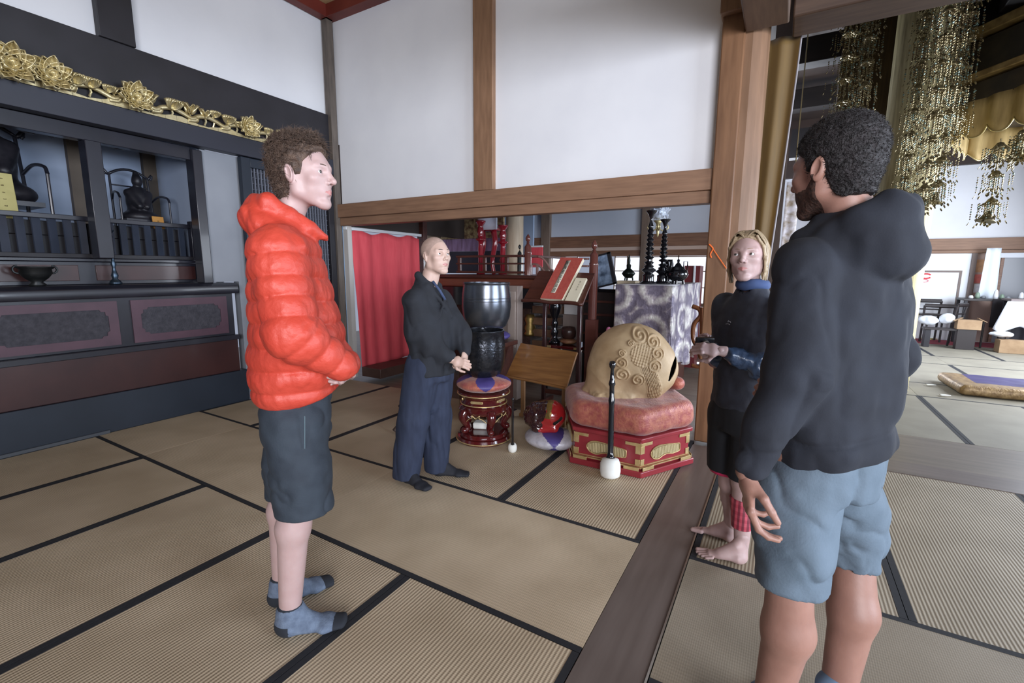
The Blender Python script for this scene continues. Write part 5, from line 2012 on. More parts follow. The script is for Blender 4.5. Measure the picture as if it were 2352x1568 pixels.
t = thing('hexagonal_stand', (HC[0], HC[1], 0), 'red lacquered hexagonal stand with brass corner plates under the big wooden drum', 'stand')
b = MB(); b.prism(hexpts(.545), (0, 0, 1), .045, org=(0, 0, .003)); obj('plinth', b, VERM, t, bevel=.006)
b = MB(); b.prism(hexpts(.50), (0, 0, 1), .215, org=(0, 0, .045)); obj('body', b, VERM, t, bevel=.004)
b = MB(); b.prism(hexpts(.525), (0, 0, 1), .03, org=(0, 0, .258)); obj('top_board', b, VERM, t, bevel=.006)
b = MB(); b.prism(hexpts(.517), (0, 0, 1), .008, org=(0, 0, .062)); b.prism(hexpts(.509), (0, 0, 1), .006, org=(0, 0, .076)); obj('brass_line', b, BRASS, t)
hp = [np.array(q) for q in hexpts(.50)]
for k in range(6):
    a, c = hp[k], hp[(k + 1) % 6]
    e = (c - a) / np.linalg.norm(c - a)
    n = np.array([e[1], -e[0]])
    L_ = np.linalg.norm(c - a)
    # fittings at this corner: four plates, two at each face
    prev = hp[(k - 1) % 6]
    e0 = (a - prev) / np.linalg.norm(a - prev)
    n0 = np.array([e0[1], -e0[0]])
    for z0, z1, w, off in ((.222, .245, .11, .002), (.165, .222, .035, .002), (.082, .125, .035, .002), (.045, .072, .11, .026)):
        b = MB()
        o1 = np.array([*(a + n * off), 0]); o0 = np.array([*(a + n0 * off), 0])
        b.prism([(0, z0), (w, z0), (w, z1), (0, z1)], (*n, 0), .004, org=o1, ex=(*e, 0), ey=(0, 0, 1))
        b.prism([(-w, z0), (0, z0), (0, z1), (-w, z1)], (*n0, 0), .004, org=o0, ex=(*e0, 0), ey=(0, 0, 1))
        obj('corner_plate', b, BRASS, t, bevel=.001)
    # cloud-shaped brass grille on each face
    mid = (a + c) / 2
    out = []
    for th in np.linspace(0, 2 * pi, 56, endpoint=False):
        x = .150 * abs(cos(th)) ** .8 * np.sign(cos(th))
        z = .046 * abs(sin(th)) ** .6 * np.sign(sin(th))
        z += .007 * cos(3 * th) * (1 if sin(th) > 0 else -1)
        if sin(th) < 0 and abs(x) < .07:
            z += .018 * cos(x / .07 * pi / 2)
        out.append((x, z + .150))
    b = MB()
    b.prism(out, (*n, 0), .004, org=(*mid, 0), ex=(*e, 0), ey=(0, 0, 1))
    g = obj('cloud_grille', b, mat('grille_ground', (150, 132, 96), 0.5, 0.3), t)
    b = MB()
    for i in range(23):
        x = -.132 + i * .012
        top = .150 + .040 * (1 - (x / .152) ** 4) ** .8
        bot = .150 - (.036 if abs(x) > .065 else .036 - .018 * cos(x / .065 * pi / 2))
        if abs(x) > .12:
            top, bot = .175, .127
        q = np.array([*(mid + e * x + n * .005), 0])
        b.prism([(-.0033, bot), (.0033, bot), (.0033, top), (-.0033, top)], (*n, 0), .004, org=q, ex=(*e, 0), ey=(0, 0, 1))
    obj('grille_bars', b, mat('ivory_brass', (222, 206, 160), 0.4, 0.4), g)
    b = MB()
    b.tube([(*(mid + e * p[0] + n * .006), p[1]) for p in out + out[:1]], .004, 6)
    obj('grille_rim', b, BRASS, g)


def hexd(P, c, R, rot=0.0):
    q = P[:, :2] - c
    d = None
    for k in range(6):
        a = radians(60 * k + 30) + rot
        v = q @ np.array([cos(a), sin(a)])
        d = v if d is None else s_max(d, v, 0.06)
    return d - R


def cushion_fn(P):
    dz = np.abs(P[:, 2] - .392) - .030
    h = hexd(P, HC, .44)
    d = np.sqrt(np.maximum(h + .05, 0) ** 2 + np.maximum(dz, 0) ** 2) + np.minimum(np.maximum(h + .05, dz), 0) - .075
    return d + .008 * fbm(P * 9, 2, 5)


m = sdf_mesh(cushion_fn, (HC[0] - .62, HC[1] - .62, .24), (HC[0] + .62, HC[1] + .62, .58), .011)
o = obj('drum_cushion', m, BROC, smooth=True)
set_props(o, 'thick pink and gold brocade cushion on the red hexagonal stand', 'cushion')
b = sdf_mesh(lambda P: sd_cap(P, (-.74, 3.86, .55), (-.67, 3.80, .56), .062, .052), (-.9, 3.6, .45), (-.5, 4.0, .68), .01)
o = obj('small_cushion', b, BROC, smooth=True)
set_props(o, 'small rolled pink brocade pad behind the big wooden drum', 'cushion')

# the drum: a camera-side face frame for the carving
MC = at(1449, 842, 3.66)
mr = np.array([0.90, 0.43, 0.0]); mr /= np.linalg.norm(mr)
mv = np.array([-mr[1], mr[0], 0])          # away
mu = np.array([0, 0, 1.0])
PM = 290.0


def muv(x, y):
    """offset inside the carved face from the drum centre (m)"""
    return ((x - 1455) / PM, (842 - y) / PM)


SPIR = [(1463, 762, 18), (1492, 776, 15), (1500, 800, 14), (1493, 826, 14), (1424, 800, 8), (1422, 820, 12), (1425, 846, 14), (1459, 856, 13), (1443, 779, 7)]


def slit_fn(Q):
    t_ = np.clip(((Q[:, 0] - .255) * .075 + (Q[:, 2] + .06) * .165) / (.075 ** 2 + .165 ** 2), 0, 1)
    r_ = .004 + .016 * np.sin(pi * np.clip(t_, 0.02, .98))
    dd = np.sqrt((Q[:, 0] - .255 - .075 * t_) ** 2 + (Q[:, 2] + .06 - .165 * t_) ** 2) - r_
    return np.maximum(dd, np.maximum(Q[:, 1] - .06, -.5 - Q[:, 1]))


def mokugyo_fn(P):
    q = P - MC
    u, w, v = q @ mr, q @ mv, q[:, 2]
    Q = np.stack([u, w, v], 1)
    ca, sa = cos(-0.25), sin(-0.25)
    d = sd_ell(Q, (0.0, .02, .03), (.325, .27, .315))
    d = s_min(d, sd_ell(Q, (.12, .0, -.06), (.235, .20, .24)), .10)
    d = s_min(d, sd_cap(Q, (.20, .02, -.10), (.08, -.02, -.28), .14, .07), .08)
    d = s_min(d, sd_cap(Q, (-.20, .0, -.10), (-.30, .02, -.22), .16, .08), .08)
    d = s_min(d, sd_ell(Q, (-.10, -.02, -.23), (.22, .20, .10)), .06)
    # snout and feet at the front
    for (x, z, r) in ((.045, -.325, .045), (.10, -.33, .034), (-.03, -.30, .055), (-.14, -.27, .065), (-.25, -.24, .06)):
        d = s_min(d, sd_ball(Q, (x, -.14, z), r), .03)
    d = s_max(d, (u - v - .435) * .707, .07)
    # hollow under the belly
    d = s_max(d, -sd_ell(Q, (-.10, -.30, -.12), (.10, .09, .09)), .05)
    # slit mouth
    sl = slit_fn(Q)
    d = s_max(d, -sl, .010)
    # carving on the near face
    face = np.clip(-w * 8 - 0.2, 0, 1)
    rel = np.zeros(len(P))
    for x, y, r in SPIR:
        cu, cv = muv(x, y)
        rr = np.sqrt((u - cu) ** 2 + (v - cv) ** 2)
        R = r / PM * 1.15
        th = np.arctan2(v - cv, u - cu)
        m = np.clip((R - rr) / .006, 0, 1)
        rel = np.maximum(rel, m * (.45 + .55 * np.cos(rr / R * 2 * pi * 2.1 + th)))
    # scale patch
    cu, cv = muv(1466, 803)
    e = np.sqrt(((u - cu) / .085) ** 2 + ((v - cv) / .085) ** 2)
    sc = np.cos((u * .9 + v * .5) * 210) * np.cos((v * .9 - u * .5) * 210)
    rel = np.where(e < 1, np.maximum(rel, .3 + .5 * sc), rel)
    # flowing mane lines
    lx = cu + .01 + (.10) * np.clip((cv - v) / .25, 0, 1)
    mm = np.clip(1 - np.abs(u - lx) / .065, 0, 1) * np.clip((cv - .07 - v) * 30, 0, 1) * np.clip((v + .22) * 20, 0, 1)
    rel = np.where(mm > 0, np.maximum(rel, np.clip(mm * 3, 0, 1) * (.4 + .5 * np.sin((u - lx) * 520))), rel)
    low = np.clip((-.16 - v) * 12, 0, 1)
    d = d - .014 * rel * face + low * .050 * fbm(P * 13, 3, 4) * np.clip((.12 - u) * 8, 0, 1) + .004 * fbm(P * 12, 2, 9)
    return d


m = sdf_mesh(mokugyo_fn, MC - (.55, .5, .42), MC + (.55, .5, .42), .0052)
V, F = m
c = fcent(m)
qq = c - MC
sl = slit_fn(np.stack([qq @ mr, qq @ mv, qq[:, 2]], 1))
o = obj('wooden_fish_drum', (V, F, (sl < 0.003).astype(int)), [CARVED, mat('slit_shade', (30, 22, 18), 0.9)], smooth=True)  # inside of the slit coloured dark to deepen its shade
set_props(o, 'large pale carved wooden fish-shaped temple drum on the pink cushion', 'temple drum')


def mallet(base, top, rb, hb, hr, label, ringm=BLKL):
    B, T = np.array(base, float), np.array(top, float)
    t = thing('mallet', B, label, 'mallet')
    ax = (T - B) / np.linalg.norm(T - B)
    Ln = np.linalg.norm(T - B)
    b = MB()
    b.lathe([(0, 0), (rb * .6, .002), (rb * .92, hb * .12), (rb, hb * .35), (rb * .98, hb * .7), (rb * .80, hb * .93), (rb * .45, hb), (0, hb)], B, 32, ax=ax)
    obj('padded_head', b, WHITE, t, smooth=True)
    b = MB()
    b.lathe([(hr * 1.8, hb * .97), (hr * 1.2, hb * 1.08), (hr, hb * 1.25), (hr * .95, Ln * .62), (hr * 1.15, Ln * .66), (hr * .85, Ln * .70), (hr * .85, Ln * .78), (hr * 1.2, Ln * .80), (hr * .8, Ln * .84), (hr * .55, Ln * .93), (hr * 1.0, Ln * .945), (hr * 1.15, Ln * .97), (hr * .9, Ln * .995), (0, Ln)], B, 20, ax=ax)
    obj('handle', b, ringm, t, smooth=True)
    return t


mb_ = fl(1401, 1098)
mallet((mb_[0], mb_[1], 0.003), at(1407, 828, 3.27), .072, .145, .021, 'tall black-handled mallet with a white padded head before the red hexagonal stand')
mb_ = fl(1177, 1036)
mallet((mb_[0], mb_[1], 0.003), at(1178, 913, 3.50), .036, .072, .010, 'small dark-handled mallet with a white head beside the round lacquer stand')

# ------------------------------------------------------------------ round lacquer stand, cushion and singing bowls
SC = np.array([-2.155, 3.215])
t = thing('round_stand', (SC[0], SC[1], 0), 'round red-brown lacquered stand with curled legs under the smaller bronze bowl', 'stand')
b = MB(); b.lathe([(0, .003), (.225, .003), (.235, .02), (.225, .045), (.205, .05), (.20, .062), (.215, .07), (.205, .085), (.12, .09), (0, .09)], (*SC, 0), 48); obj('foot_ring', b, LAQ, t, smooth=40)
b = MB(); b.lathe([(.0, .24), (.12, .24), (.20, .255), (.215, .28), (.20, .31), (.185, .32), (.195, .335), (.185, .35), (.175, .375), (.185, .395), (.21, .405), (.222, .42), (.215, .435), (0, .44)], (*SC, 0), 48); obj('waist', b, LAQ, t, smooth=40)
for r_, z_ in ((.1985, .335), (.2235, .42), (.237, .02)):
    b = MB(); b.tube([(SC[0] + r_ * cos(a), SC[1] + r_ * sin(a), z_) for a in np.linspace(0, 2 * pi, 49)], .005, 6); obj('gold_rim', b, BRASS, t, smooth=True)
for k in range(5):
    a = radians(-75 + 72 * k + 36)
    er = np.array([cos(a), sin(a), 0])
    o3 = np.array([*SC, 0])
    b = MB()
    b.tube(smoothpath([o3 + er * .19 + (0, 0, .28), o3 + er * .215 + (0, 0, .235), o3 + er * .185 + (0, 0, .18), o3 + er * .165 + (0, 0, .14), o3 + er * .19 + (0, 0, .105), o3 + er * .21 + (0, 0, .115)], 5), [.045 - .0011 * i for i in range(26)], 10)
    lg = obj('leg', b, LAQ, t, smooth=True)
    b = MB(); b.ball(o3 + er * .20 + (0, 0, .113), .028); obj('curled_toe', b, LAQ, lg, smooth=True)
    a2 = a + radians(36)
    e2 = np.array([cos(a2), sin(a2), 0]); tt = np.array([-sin(a2), cos(a2), 0])
    b = MB()
    for sg in (-1, 1):
        b.tube(smoothpath([o3 + e2 * .205 + tt * sg * .0 + (0, 0, .235), o3 + e2 * .21 + tt * sg * .02 + (0, 0, .255), o3 + e2 * .208 + tt * sg * .035 + (0, 0, .265), o3 + e2 * .21 + tt * sg * .03 + (0, 0, .245), o3 + e2 * .20 + tt * sg * .06 + (0, 0, .23), o3 + e2 * .19 + tt * sg * .09 + (0, 0, .20)], 4), .0035, 6)
    obj('gold_scroll', b, BRASS, t, smooth=True)
    b = MB()
    b.prism([(-.05, .355), (.05, .355), (.055, .365), (.05, .377), (-.05, .377), (-.055, .365)], tuple(e2), .012, org=o3 + e2 * .172, ex=tuple(tt), ey=(0, 0, 1))
    obj('brass_cartouche', b, BRASS, t, bevel=.002)
b = MB(); b.box((SC[0] - .09, SC[1] - .05, .092), (SC[0] + .08, SC[1] + .05, .15), rotz(.4))
o = obj('folded_cloth', b, WHITE, bevel=.015); set_props(o, 'folded white cloth inside the round lacquer stand', 'cloth')

m = sdf_mesh(lambda P: sd_ell(P, (*SC, .50), (.235, .235, .072)) + .006 * fbm(P * 12, 2, 3), (SC[0] - .28, SC[1] - .28, .40), (SC[0] + .28, SC[1] + .28, .60), .008)
c = fcent(m)
ang = np.degrees(np.arctan2(c[:, 1] - SC[1], c[:, 0] - SC[0]))
z = np.abs(((ang + 97) % 90) - 45)
mi = (z < 8 + (c[:, 2] - .49) * 300).astype(int)
o = obj('bowl_cushion', (m[0], m[1], mi), [BROC, PURP], smooth=True)
set_props(o, 'round pink and violet cushion under the smaller bronze bowl', 'cushion')


def bowl(c, z, R, H, m, label):
    t = thing('singing_bowl', (c[0], c[1], z), label, 'singing bowl', 'big bronze bowls behind the robed man')
    b = MB()
    prof = [(0, 0), (R * .55, 0), (R * .82, H * .10), (R * .95, H * .28), (R * 1.0, H * .5), (R * .98, H * .75), (R * .93, H * .95), (R * .955, H * .965), (R * .955, H), (R * .90, H), (R * .90, H * .94), (R * .94, H * .7), (R * .95, H * .5), (R * .88, H * .28), (R * .6, H * .08), (0, H * .06)]
    b.lathe(prof, (c[0], c[1], z), 56)
    obj('bowl_body', b, m, t, smooth=45)
    for zz in (.62, .68):
        b = MB(); b.lathe([(R * .988, H * zz - .004), (R * 1.005, H * zz), (R * .988, H * zz + .004)], (c[0], c[1], z), 56, cap=False); obj('ring_line', b, m, t, smooth=True)
    return t


bowl(SC, .553, .185, .40, BRONZE, 'hammered black bronze bowl on the pink and violet cushion')
BC = np.array([-2.55, 3.86])
m = sdf_mesh(lambda P: sd_ell(P, (*BC, .80), (.24, .24, .06)), (BC[0] - .28, BC[1] - .28, .70), (BC[0] + .28, BC[1] + .28, .90), .01)
o = obj('bowl_cushion', m, PURP, smooth=True)
set_props(o, 'flat violet cushion under the larger grey bronze bowl', 'cushion')
t = thing('bowl_stand', (BC[0], BC[1], 0), 'plain dark box stand hidden behind the robed man under the grey bowl', 'stand')
box_obj('stand_body', (BC[0] - .2, BC[1] - .2, .003), (BC[0] + .2, BC[1] + .2, .70), DKW, t)
box_obj('stand_top', (BC[0] - .24, BC[1] - .22, .70), (BC[0] + .24, BC[1] + .22, .745), DKW, t)
bowl(BC, .855, .245, .475, BRONZE2, 'larger smooth grey bronze bowl behind the black one')
b = MB()
t = thing('side_cabinet', (-2.28, 4.45, 0), 'narrow pale grey-brown cabinet with a sliding door behind the bronze bowls', 'cabinet')
q = ony(1140, 672, 4.45)
box_obj('cabinet_body', (-2.78, 4.40, 0.0), (-2.50, 4.52, 1.28), mat('grey_brown_ply', (126, 112, 106), 0.6, c2=(140, 126, 118)), t)
box_obj('cabinet_door', (-2.62, 4.385, 0.6), (-2.52, 4.40, 1.22), mat('pale_ply', (150, 136, 128), 0.5), t)

# ------------------------------------------------------------------ small red fish drum with its cushions
RC = np.array([-1.58, 3.32])
m = sdf_mesh(lambda P: sd_ell(P, (RC[0] + .02, RC[1], .085), (.225, .19, .08)) + .004 * fbm(P * 12, 2, 3), (RC[0] - .26, RC[1] - .24, -.01), (RC[0] + .3, RC[1] + .24, .2), .008)
c = fcent(m)
cu = (c - np.array([RC[0], RC[1], 0])) @ np.array([CR[0], CR[1], 0]) / .86
px0 = .03
mi = (np.abs(cu - px0) < np.abs(c[:, 2] - .075) * 1.3 + .004).astype(int)
o = obj('drum_cushion', (m[0], m[1], mi), [SILV, PURP], smooth=True)
set_props(o, 'silver and violet cushion under the small red drum', 'cushion')
DC = np.array([RC[0] - .015, RC[1] + .01, .275])
er = np.array([CR[0], CR[1], 0]) / np.linalg.norm(CR[:2]); ef = np.array([CW[0], CW[1], 0]) / np.linalg.norm(CW[:2])


def rdrum(P):
    q = P - DC
    Q = np.stack([q @ er, q @ ef, q[:, 2]], 1)
    d = sd_ell(Q, (.03, -.01, .0), (.115, .12, .125))
    d = s_min(d, sd_ell(Q, (-.07, .03, -.02), (.13, .11, .12)), .05)
    d = s_min(d, sd_cap(Q, (-.10, -.06, -.10), (.05, -.10, -.09), .035, .03), .03)
    d = s_max(d, -sd_cap(Q, (.045, -.115, -.035), (.095, -.10, .0), .014, .014), .004)
    lump = np.clip(-(Q[:, 0] + .0) * 12, 0, 1)
    return d + lump * .012 * fbm(P * 26, 3, 2)


m = sdf_mesh(rdrum, DC - (.26, .24, .18), DC + (.22, .24, .18), .0052)
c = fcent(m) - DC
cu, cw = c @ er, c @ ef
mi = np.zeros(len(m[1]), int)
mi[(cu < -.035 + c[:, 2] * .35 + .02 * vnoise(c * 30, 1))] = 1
gold = (np.abs(cu + .02 - c[:, 2] * .3) < .02 * (1 + .5 * vnoise(c * 40, 2))) & (c[:, 2] > .0) & (cw < 0)
mi[gold] = 2
sl = sd_cap(np.stack([cu, cw, c[:, 2]], 1), (.045, -.115, -.035), (.095, -.10, .0), .0165)
mi[sl < 0] = 3  # shade inside the slit put in as a dark colour
o = obj('small_fish_drum', m + (mi,), [mat('glossy_red_lacquer', (150, 30, 34), 0.1, c2=(166, 38, 40), coat=0.8), mat('dark_maroon_lacquer', (44, 22, 24), 0.12, c2=(60, 30, 32), coat=0.7), GOLDD, mat('slit_shade', (30, 22, 18), 0.9)], smooth=True)
set_props(o, 'small glossy red and maroon wooden fish drum with gold edging', 'temple drum')

# ------------------------------------------------------------------ slanted low board table
def frame4(BL, BR, TL, TR, th, name, m, parent, curve=0.0):
    BL, BR, TL, TR = (np.array(q, float) for q in (BL, BR, TL, TR))
    n = np.cross(BR - BL, TL - BL); n /= np.linalg.norm(n)
    b = MB()
    b.add([BL, BR, TR, TL, BL - n * th, BR - n * th, TR - n * th, TL - n * th], [(0, 1, 2, 3), (7, 6, 5, 4), (0, 4, 5, 1), (1, 5, 6, 2), (2, 6, 7, 3), (3, 7, 4, 0)])
    return obj(name, b, m, parent, bevel=.004), n


BL, BR = ony(1162, 862, 3.80), ony(1300, 890, 3.74)
TL, TR = ony(1196, 787, 4.02), ony(1326, 808, 3.96)
t = thing('low_book_table', ((BL[0] + BR[0]) / 2, 3.9, 0), 'low slanted polished wooden book table behind the small red drum', 'table')
_, n = frame4(BL, BR, TL, TR, .025, 'slanted_board', TABW, t)
b = MB(); b.box((BL - n * .02)[:3] - 0, (BL - n * .02) + 0.001); 
q = MB()
q.tube([BL + (0, -.006, -.005), (BL + BR) / 2 + (0, -.008, .0), BR + (0, -.006, -.005)], .017, 8, flat=.8)
obj('front_lip', q, TABW, t)
for a_, c_ in ((BL, .14), (BR, -.06)):
    p0 = a_ + np.array([c_, .10, .03])
    box_obj('leg', (p0[0] - .02, p0[1] - .015, .003), (p0[0] + .02, p0[1] + .015, p0[2] + .02), mat('warm_leg_wood', (126, 92, 60), 0.4), t)
box_obj('foot_bar', (BL[0] + .1, 3.89, .003), (BR[0], 3.93, .04), TABW, t)

# ------------------------------------------------------------------ tall reading stand with two books
BL, BR = ony(1200, 690, 4.36), ony(1338, 699, 4.34)
TL, TR = ony(1238, 621, 4.62), ony(1366, 627, 4.60)
t = thing('reading_stand', ((BL[0] + BR[0]) / 2, 4.45, 0), 'tall dark red reading stand with a slanted top just beyond the opening', 'reading stand')
_, n = frame4(BL, BR, TL, TR, .022, 'slanted_top', DKW, t)
q = MB(); q.tube(smoothpath([BL + (0, -.01, .0), BL * .75 + BR * .25 + (0, -.015, .012), (BL + BR) / 2 + (0, -.018, .0), BL * .25 + BR * .75 + (0, -.015, .012), BR + (0, -.01, 0)], 5), .019, 8); obj('book_ledge', q, DKW, t, smooth=True)
for px_ in (1252, 1332):
    p0 = ony(px_, 705, 4.45)
    b = MB(); b.box((p0[0] - .02, 4.43, .04), (p0[0] + .02, 4.47, p0[2] + .05)); obj('post', b, mat('shiny_dark_post', (54, 34, 34), 0.2, coat=0.5), t, bevel=.004)
    b = MB(); b.box((p0[0] - .025, 4.25, .003), (p0[0] + .025, 4.66, .05)); obj('foot', b, DKW, t, bevel=.006)
pl, pr_ = ony(1252, 705, 4.45), ony(1332, 705, 4.45)
box_obj('stretcher', (pl[0], 4.44, .12), (pr_[0], 4.46, .17), DKW, t)


def on_board(u, v, h=0.0):
    """u,v in [0,1] across/up the slanted top"""
    return (BL * (1 - u) + BR * u) * (1 - v) + (TL * (1 - u) + TR * u) * v + n * h


nrm = n if n[2] > 0 else -n


def book(x0, x1, v0, v1, th, cover, label, cat='book'):
    """px quad on the stand: x at bottom/top"""
    a = [on_board(x0[0], v0), on_board(x0[1], v0), on_board(x1[1], v1), on_board(x1[0], v1)]
    t = thing('book', (a[0] + a[1]) / 2, label, cat)
    b = MB(); lo_ = [q + nrm * .003 for q in a]; hi_ = [q + nrm * th for q in a]
    b.add(lo_ + hi_, [(3, 2, 1, 0), (4, 5, 6, 7), (0, 1, 5, 4), (1, 2, 6, 5), (2, 3, 7, 6), (3, 0, 4, 7)])
    obj('pages', b, PAPER, t)
    b = MB(); c0 = [q + nrm * th for q in a]; c1 = [q + nrm * (th + .003) for q in a]
    b.add(c0 + c1, [(3, 2, 1, 0), (4, 5, 6, 7), (0, 1, 5, 4), (1, 2, 6, 5), (2, 3, 7, 6), (3, 0, 4, 7)])
    cv = obj('cover', b, cover, t)
    return t, cv, c1


REDB = mat('red_book_cloth', (176, 76, 68), 0.6, c2=(188, 90, 78), scale=30, bump=0.1)
t, cv, q4 = book((.33, .69), (.33, .74), .03, 1.38, .045, REDB, 'large red sutra book with a pale title strip on the reading stand')


def glyphs(mb, A0, ex, ey, nz, w, h, strokes):
    """brush strokes in unit box placed at A0"""
    for s in strokes:
        pts = [A0 + ex * (p[0] * w) + ey * (p[1] * h) + nz * .0012 for p in s]
        for i in range(len(pts) - 1):
            d = pts[i + 1] - pts[i]
            L_ = np.linalg.norm(d)
            if L_ < 1e-6:
                continue
            d /= L_
            sd = np.cross(nz, d) * w * .07
            mb.add([pts[i] - sd - d * w * .03, pts[i] + sd - d * w * .03, pts[i + 1] + sd + d * w * .03, pts[i + 1] - sd + d * w * .03], [(0, 1, 2, 3)])


G = {
    'dai': [[(.08, .6), (.92, .6)], [(.5, .95), (.5, .6), (.1, .05)], [(.5, .6), (.92, .05)]],
    'han': [[(.1, .9), (.4, .9)], [(.25, .98), (.25, .02)], [(.05, .6), (.42, .6)], [(.55, .9), (.95, .9)], [(.6, .9), (.6, .1)], [(.6, .6), (.9, .6), (.55, .05)], [(.62, .45), (.95, .05)]],
    'nya': [[(.1, .9), (.9, .9)], [(.35, 1), (.3, .75)], [(.65, 1), (.7, .75)], [(.1, .6), (.9, .6)], [(.45, .8), (.15, .2)], [(.3, .4), (.8, .4), (.8, .05), (.3, .05), (.3, .4)]],
    'kyo': [[(.3, .98), (.1, .7), (.35, .6), (.1, .35)], [(.25, .35), (.25, .02)], [(.5, .9), (.9, .9), (.5, .5)], [(.55, .75), (.95, .5)], [(.55, .35), (.9, .35)], [(.72, .5), (.72, .05)], [(.48, .05), (.97, .05)]],
    'shin': [[(.1, .5), (.2, .2)], [(.3, .7), (.35, .15), (.75, .12), (.8, .35)], [(.5, .8), (.58, .65)], [(.8, .7), (.9, .5)]],
    'mitsu': [[(.1, .85), (.1, .98), (.9, .98), (.9, .85)], [(.3, .8), (.4, .55)], [(.7, .82), (.3, .5)], [(.2, .4), (.2, .05), (.8, .05), (.8, .4)], [(.5, .45), (.5, .05)]],
    'ho': [[(.08, .9), (.18, .8)], [(.05, .6), (.15, .5)], [(.05, .1), (.2, .4)], [(.35, .8), (.9, .8)], [(.62, .98), (.62, .5)], [(.3, .5), (.97, .5)], [(.6, .5), (.4, .1), (.85, .12)], [(.8, .3), (.92, .05)]]}
exb = (q4[1] - q4[0]); wB = np.linalg.norm(exb); exb /= wB
eyb = (q4[3] - q4[0]); hB = np.linalg.norm(eyb); eyb /= hB
b = MB()
s0 = q4[0] + exb * wB * .36 + eyb * hB * .14 + nrm * .001
sw, shh = wB * .20, hB * .78
b.add([s0, s0 + exb * sw, s0 + exb * sw + eyb * shh, s0 + eyb * shh], [(0, 1, 2, 3)])
strip = obj('title_strip', b, mat('aged_title_paper', (206, 200, 182), 0.8), cv, solid=.001)
b = MB()
for i, g in enumerate(('dai', 'han', 'nya', 'shin', 'mitsu', 'ho', 'kyo')):
    hh = shh / 7.3
    glyphs(b, s0 + exb * sw * .2 + eyb * (shh - (i + 1) * hh * 1.02) , exb, eyb, nrm, sw * .62, hh * .82, G[g])
obj('title_characters', b, INK, strip if strip.parent is None else cv)
t, cv, q4 = book((.73, .91), (.75, .93), .03, .76, .03, PAPER, 'small cream booklet with faint writing beside the red book')
exb = (q4[1] - q4[0]); wB = np.linalg.norm(exb); exb /= wB
eyb = (q4[3] - q4[0]); hB = np.linalg.norm(eyb); eyb /= hB
b = MB()
for i, g in enumerate(('kyo', 'shin', 'dai', 'ho')):
    glyphs(b, q4[0] + exb * wB * .48 + eyb * (hB * (.78 - .11 * i)), exb, eyb, nrm, wB * .13, hB * .08, G[g])
obj('faint_characters', b, mat('faint_ink', (120, 112, 96), 0.8), cv)

# ------------------------------------------------------------------ red curtain on its white rail
t = thing('red_curtain', (-4.95, 4.9, 0.1), 'plain red cloth curtain hanging from a white rail behind the robed man', 'curtain')
def curt(u, v):
    y = 4.27 + 1.34 * u * (1 - .02 * v) + .10 * v * (1 - u)
    z = 1.94 - v * (1.94 - (.05 + .10 * u)) + .02 * sin(u * 17) * (v < .05)
    x = -4.95 + (.007 + .006 * v) * sin(u * 34 + 1.2 * sin(u * 5)) + .014 * sin(u * 11 + v * 3)
    return np.array([x, y, z])
b = MB(); b.grid(curt, 110, 24); obj('cloth', b, REDCL, t, smooth=True, solid=.003)
box_obj('rail', (-4.99, 4.19, 1.955), (-4.93, 5.64, 1.995), mat('white_rail', (214, 218, 222), 0.5), t)
b = MB(); b.box((-5.02, 4.20, 0.0), (-4.92, 4.27, 2.0)); struct('trim_30', b, mat('pale_grey_post', (172, 168, 164), 0.6, c2=(190, 186, 182), scale=3, stretch=(4, 4, .5)))
b = MB(); b.box((-5.03, 4.185, 0.0), (-5.0, 4.198, 2.0)); struct('trim_31', b, mat('pale_blue_edge', (140, 168, 198), 0.6))
b = MB(); b.box((-5.04, 5.66, 0.0), (-4.92, 5.76, 2.35)); struct('trim_32', b, DKW)
b = MB(); b.box((-5.06, 4.2, 2.0), (-5.0, 9.6, 3.0)); struct('wall_alcove', b, mat('dark_brown_wall', (52, 42, 38), 0.7))
t = thing('wooden_low_bench', (-4.9, 4.9, 0), 'dark brown box step under the red curtain', 'bench')
box_obj('bench_body', (-4.90, 4.32, .003), (-4.55, 5.2, .13), mat('dark_brown_bench', (70, 50, 44), 0.5, c2=(84, 60, 52)), t)
# dark twisted wood object on the floor behind the robed man
t = thing('root_stand', (-2.62, 3.35, 0), 'dark gnarled wooden foot sticking out on the mat behind the robed man', 'wooden stand')
r0 = fl(905, 990, .02); 
b = MB(); b.tube(smoothpath([r0, fl(918, 975, .07), fl(935, 955, .12), fl(950, 940, .14)], 5), [.022] * 4 + [.018] * 12, 8); obj('foot', b, mat('gnarled_dark_wood', (74, 60, 54), 0.6, bump=.5), t, smooth=True)
b = MB(); b.tube(smoothpath([fl(918, 932, .05), fl(932, 938, .09), fl(950, 940, .14)], 5), .016, 8); obj('branch', b, MATS['gnarled_dark_wood'], t, smooth=True)
# ------------------------------------------------------------------ rooms behind the opening
WBL = mat('cool_white_wall', (196, 204, 218), 0.85, c2=(206, 212, 224), scale=1.5)
BLUEW = mat('grey_blue_wall', (150, 166, 190), 0.8)
REARW = mat('rear_beam_timber', (110, 78, 60), 0.5, c2=(134, 98, 76), scale=3, stretch=(1, 9, 12), detail=6)
PALEP = mat('pale_round_column', (166, 146, 122), 0.55, c2=(192, 174, 150), scale=3, stretch=(6, 6, .6), detail=6)
SKY = emit('daylight_paper', (236, 242, 255), 1.15)
RY = 8.0
b = MB(); b.box((-5.3, RY + .02, 2.0), (-0.4, RY + .12, 3.4)); struct('wall_rear', b, WBL)
b = MB(); b.box((-5.3, RY - .03, 1.86), (-0.4, RY + .06, 2.06)); struct('trim_33', b, REARW, bevel=.006)
b = MB(); b.box((-5.3, RY - .02, 1.70), (-0.4, RY + .06, 1.80)); struct('trim_34', b, REARW, bevel=.006)
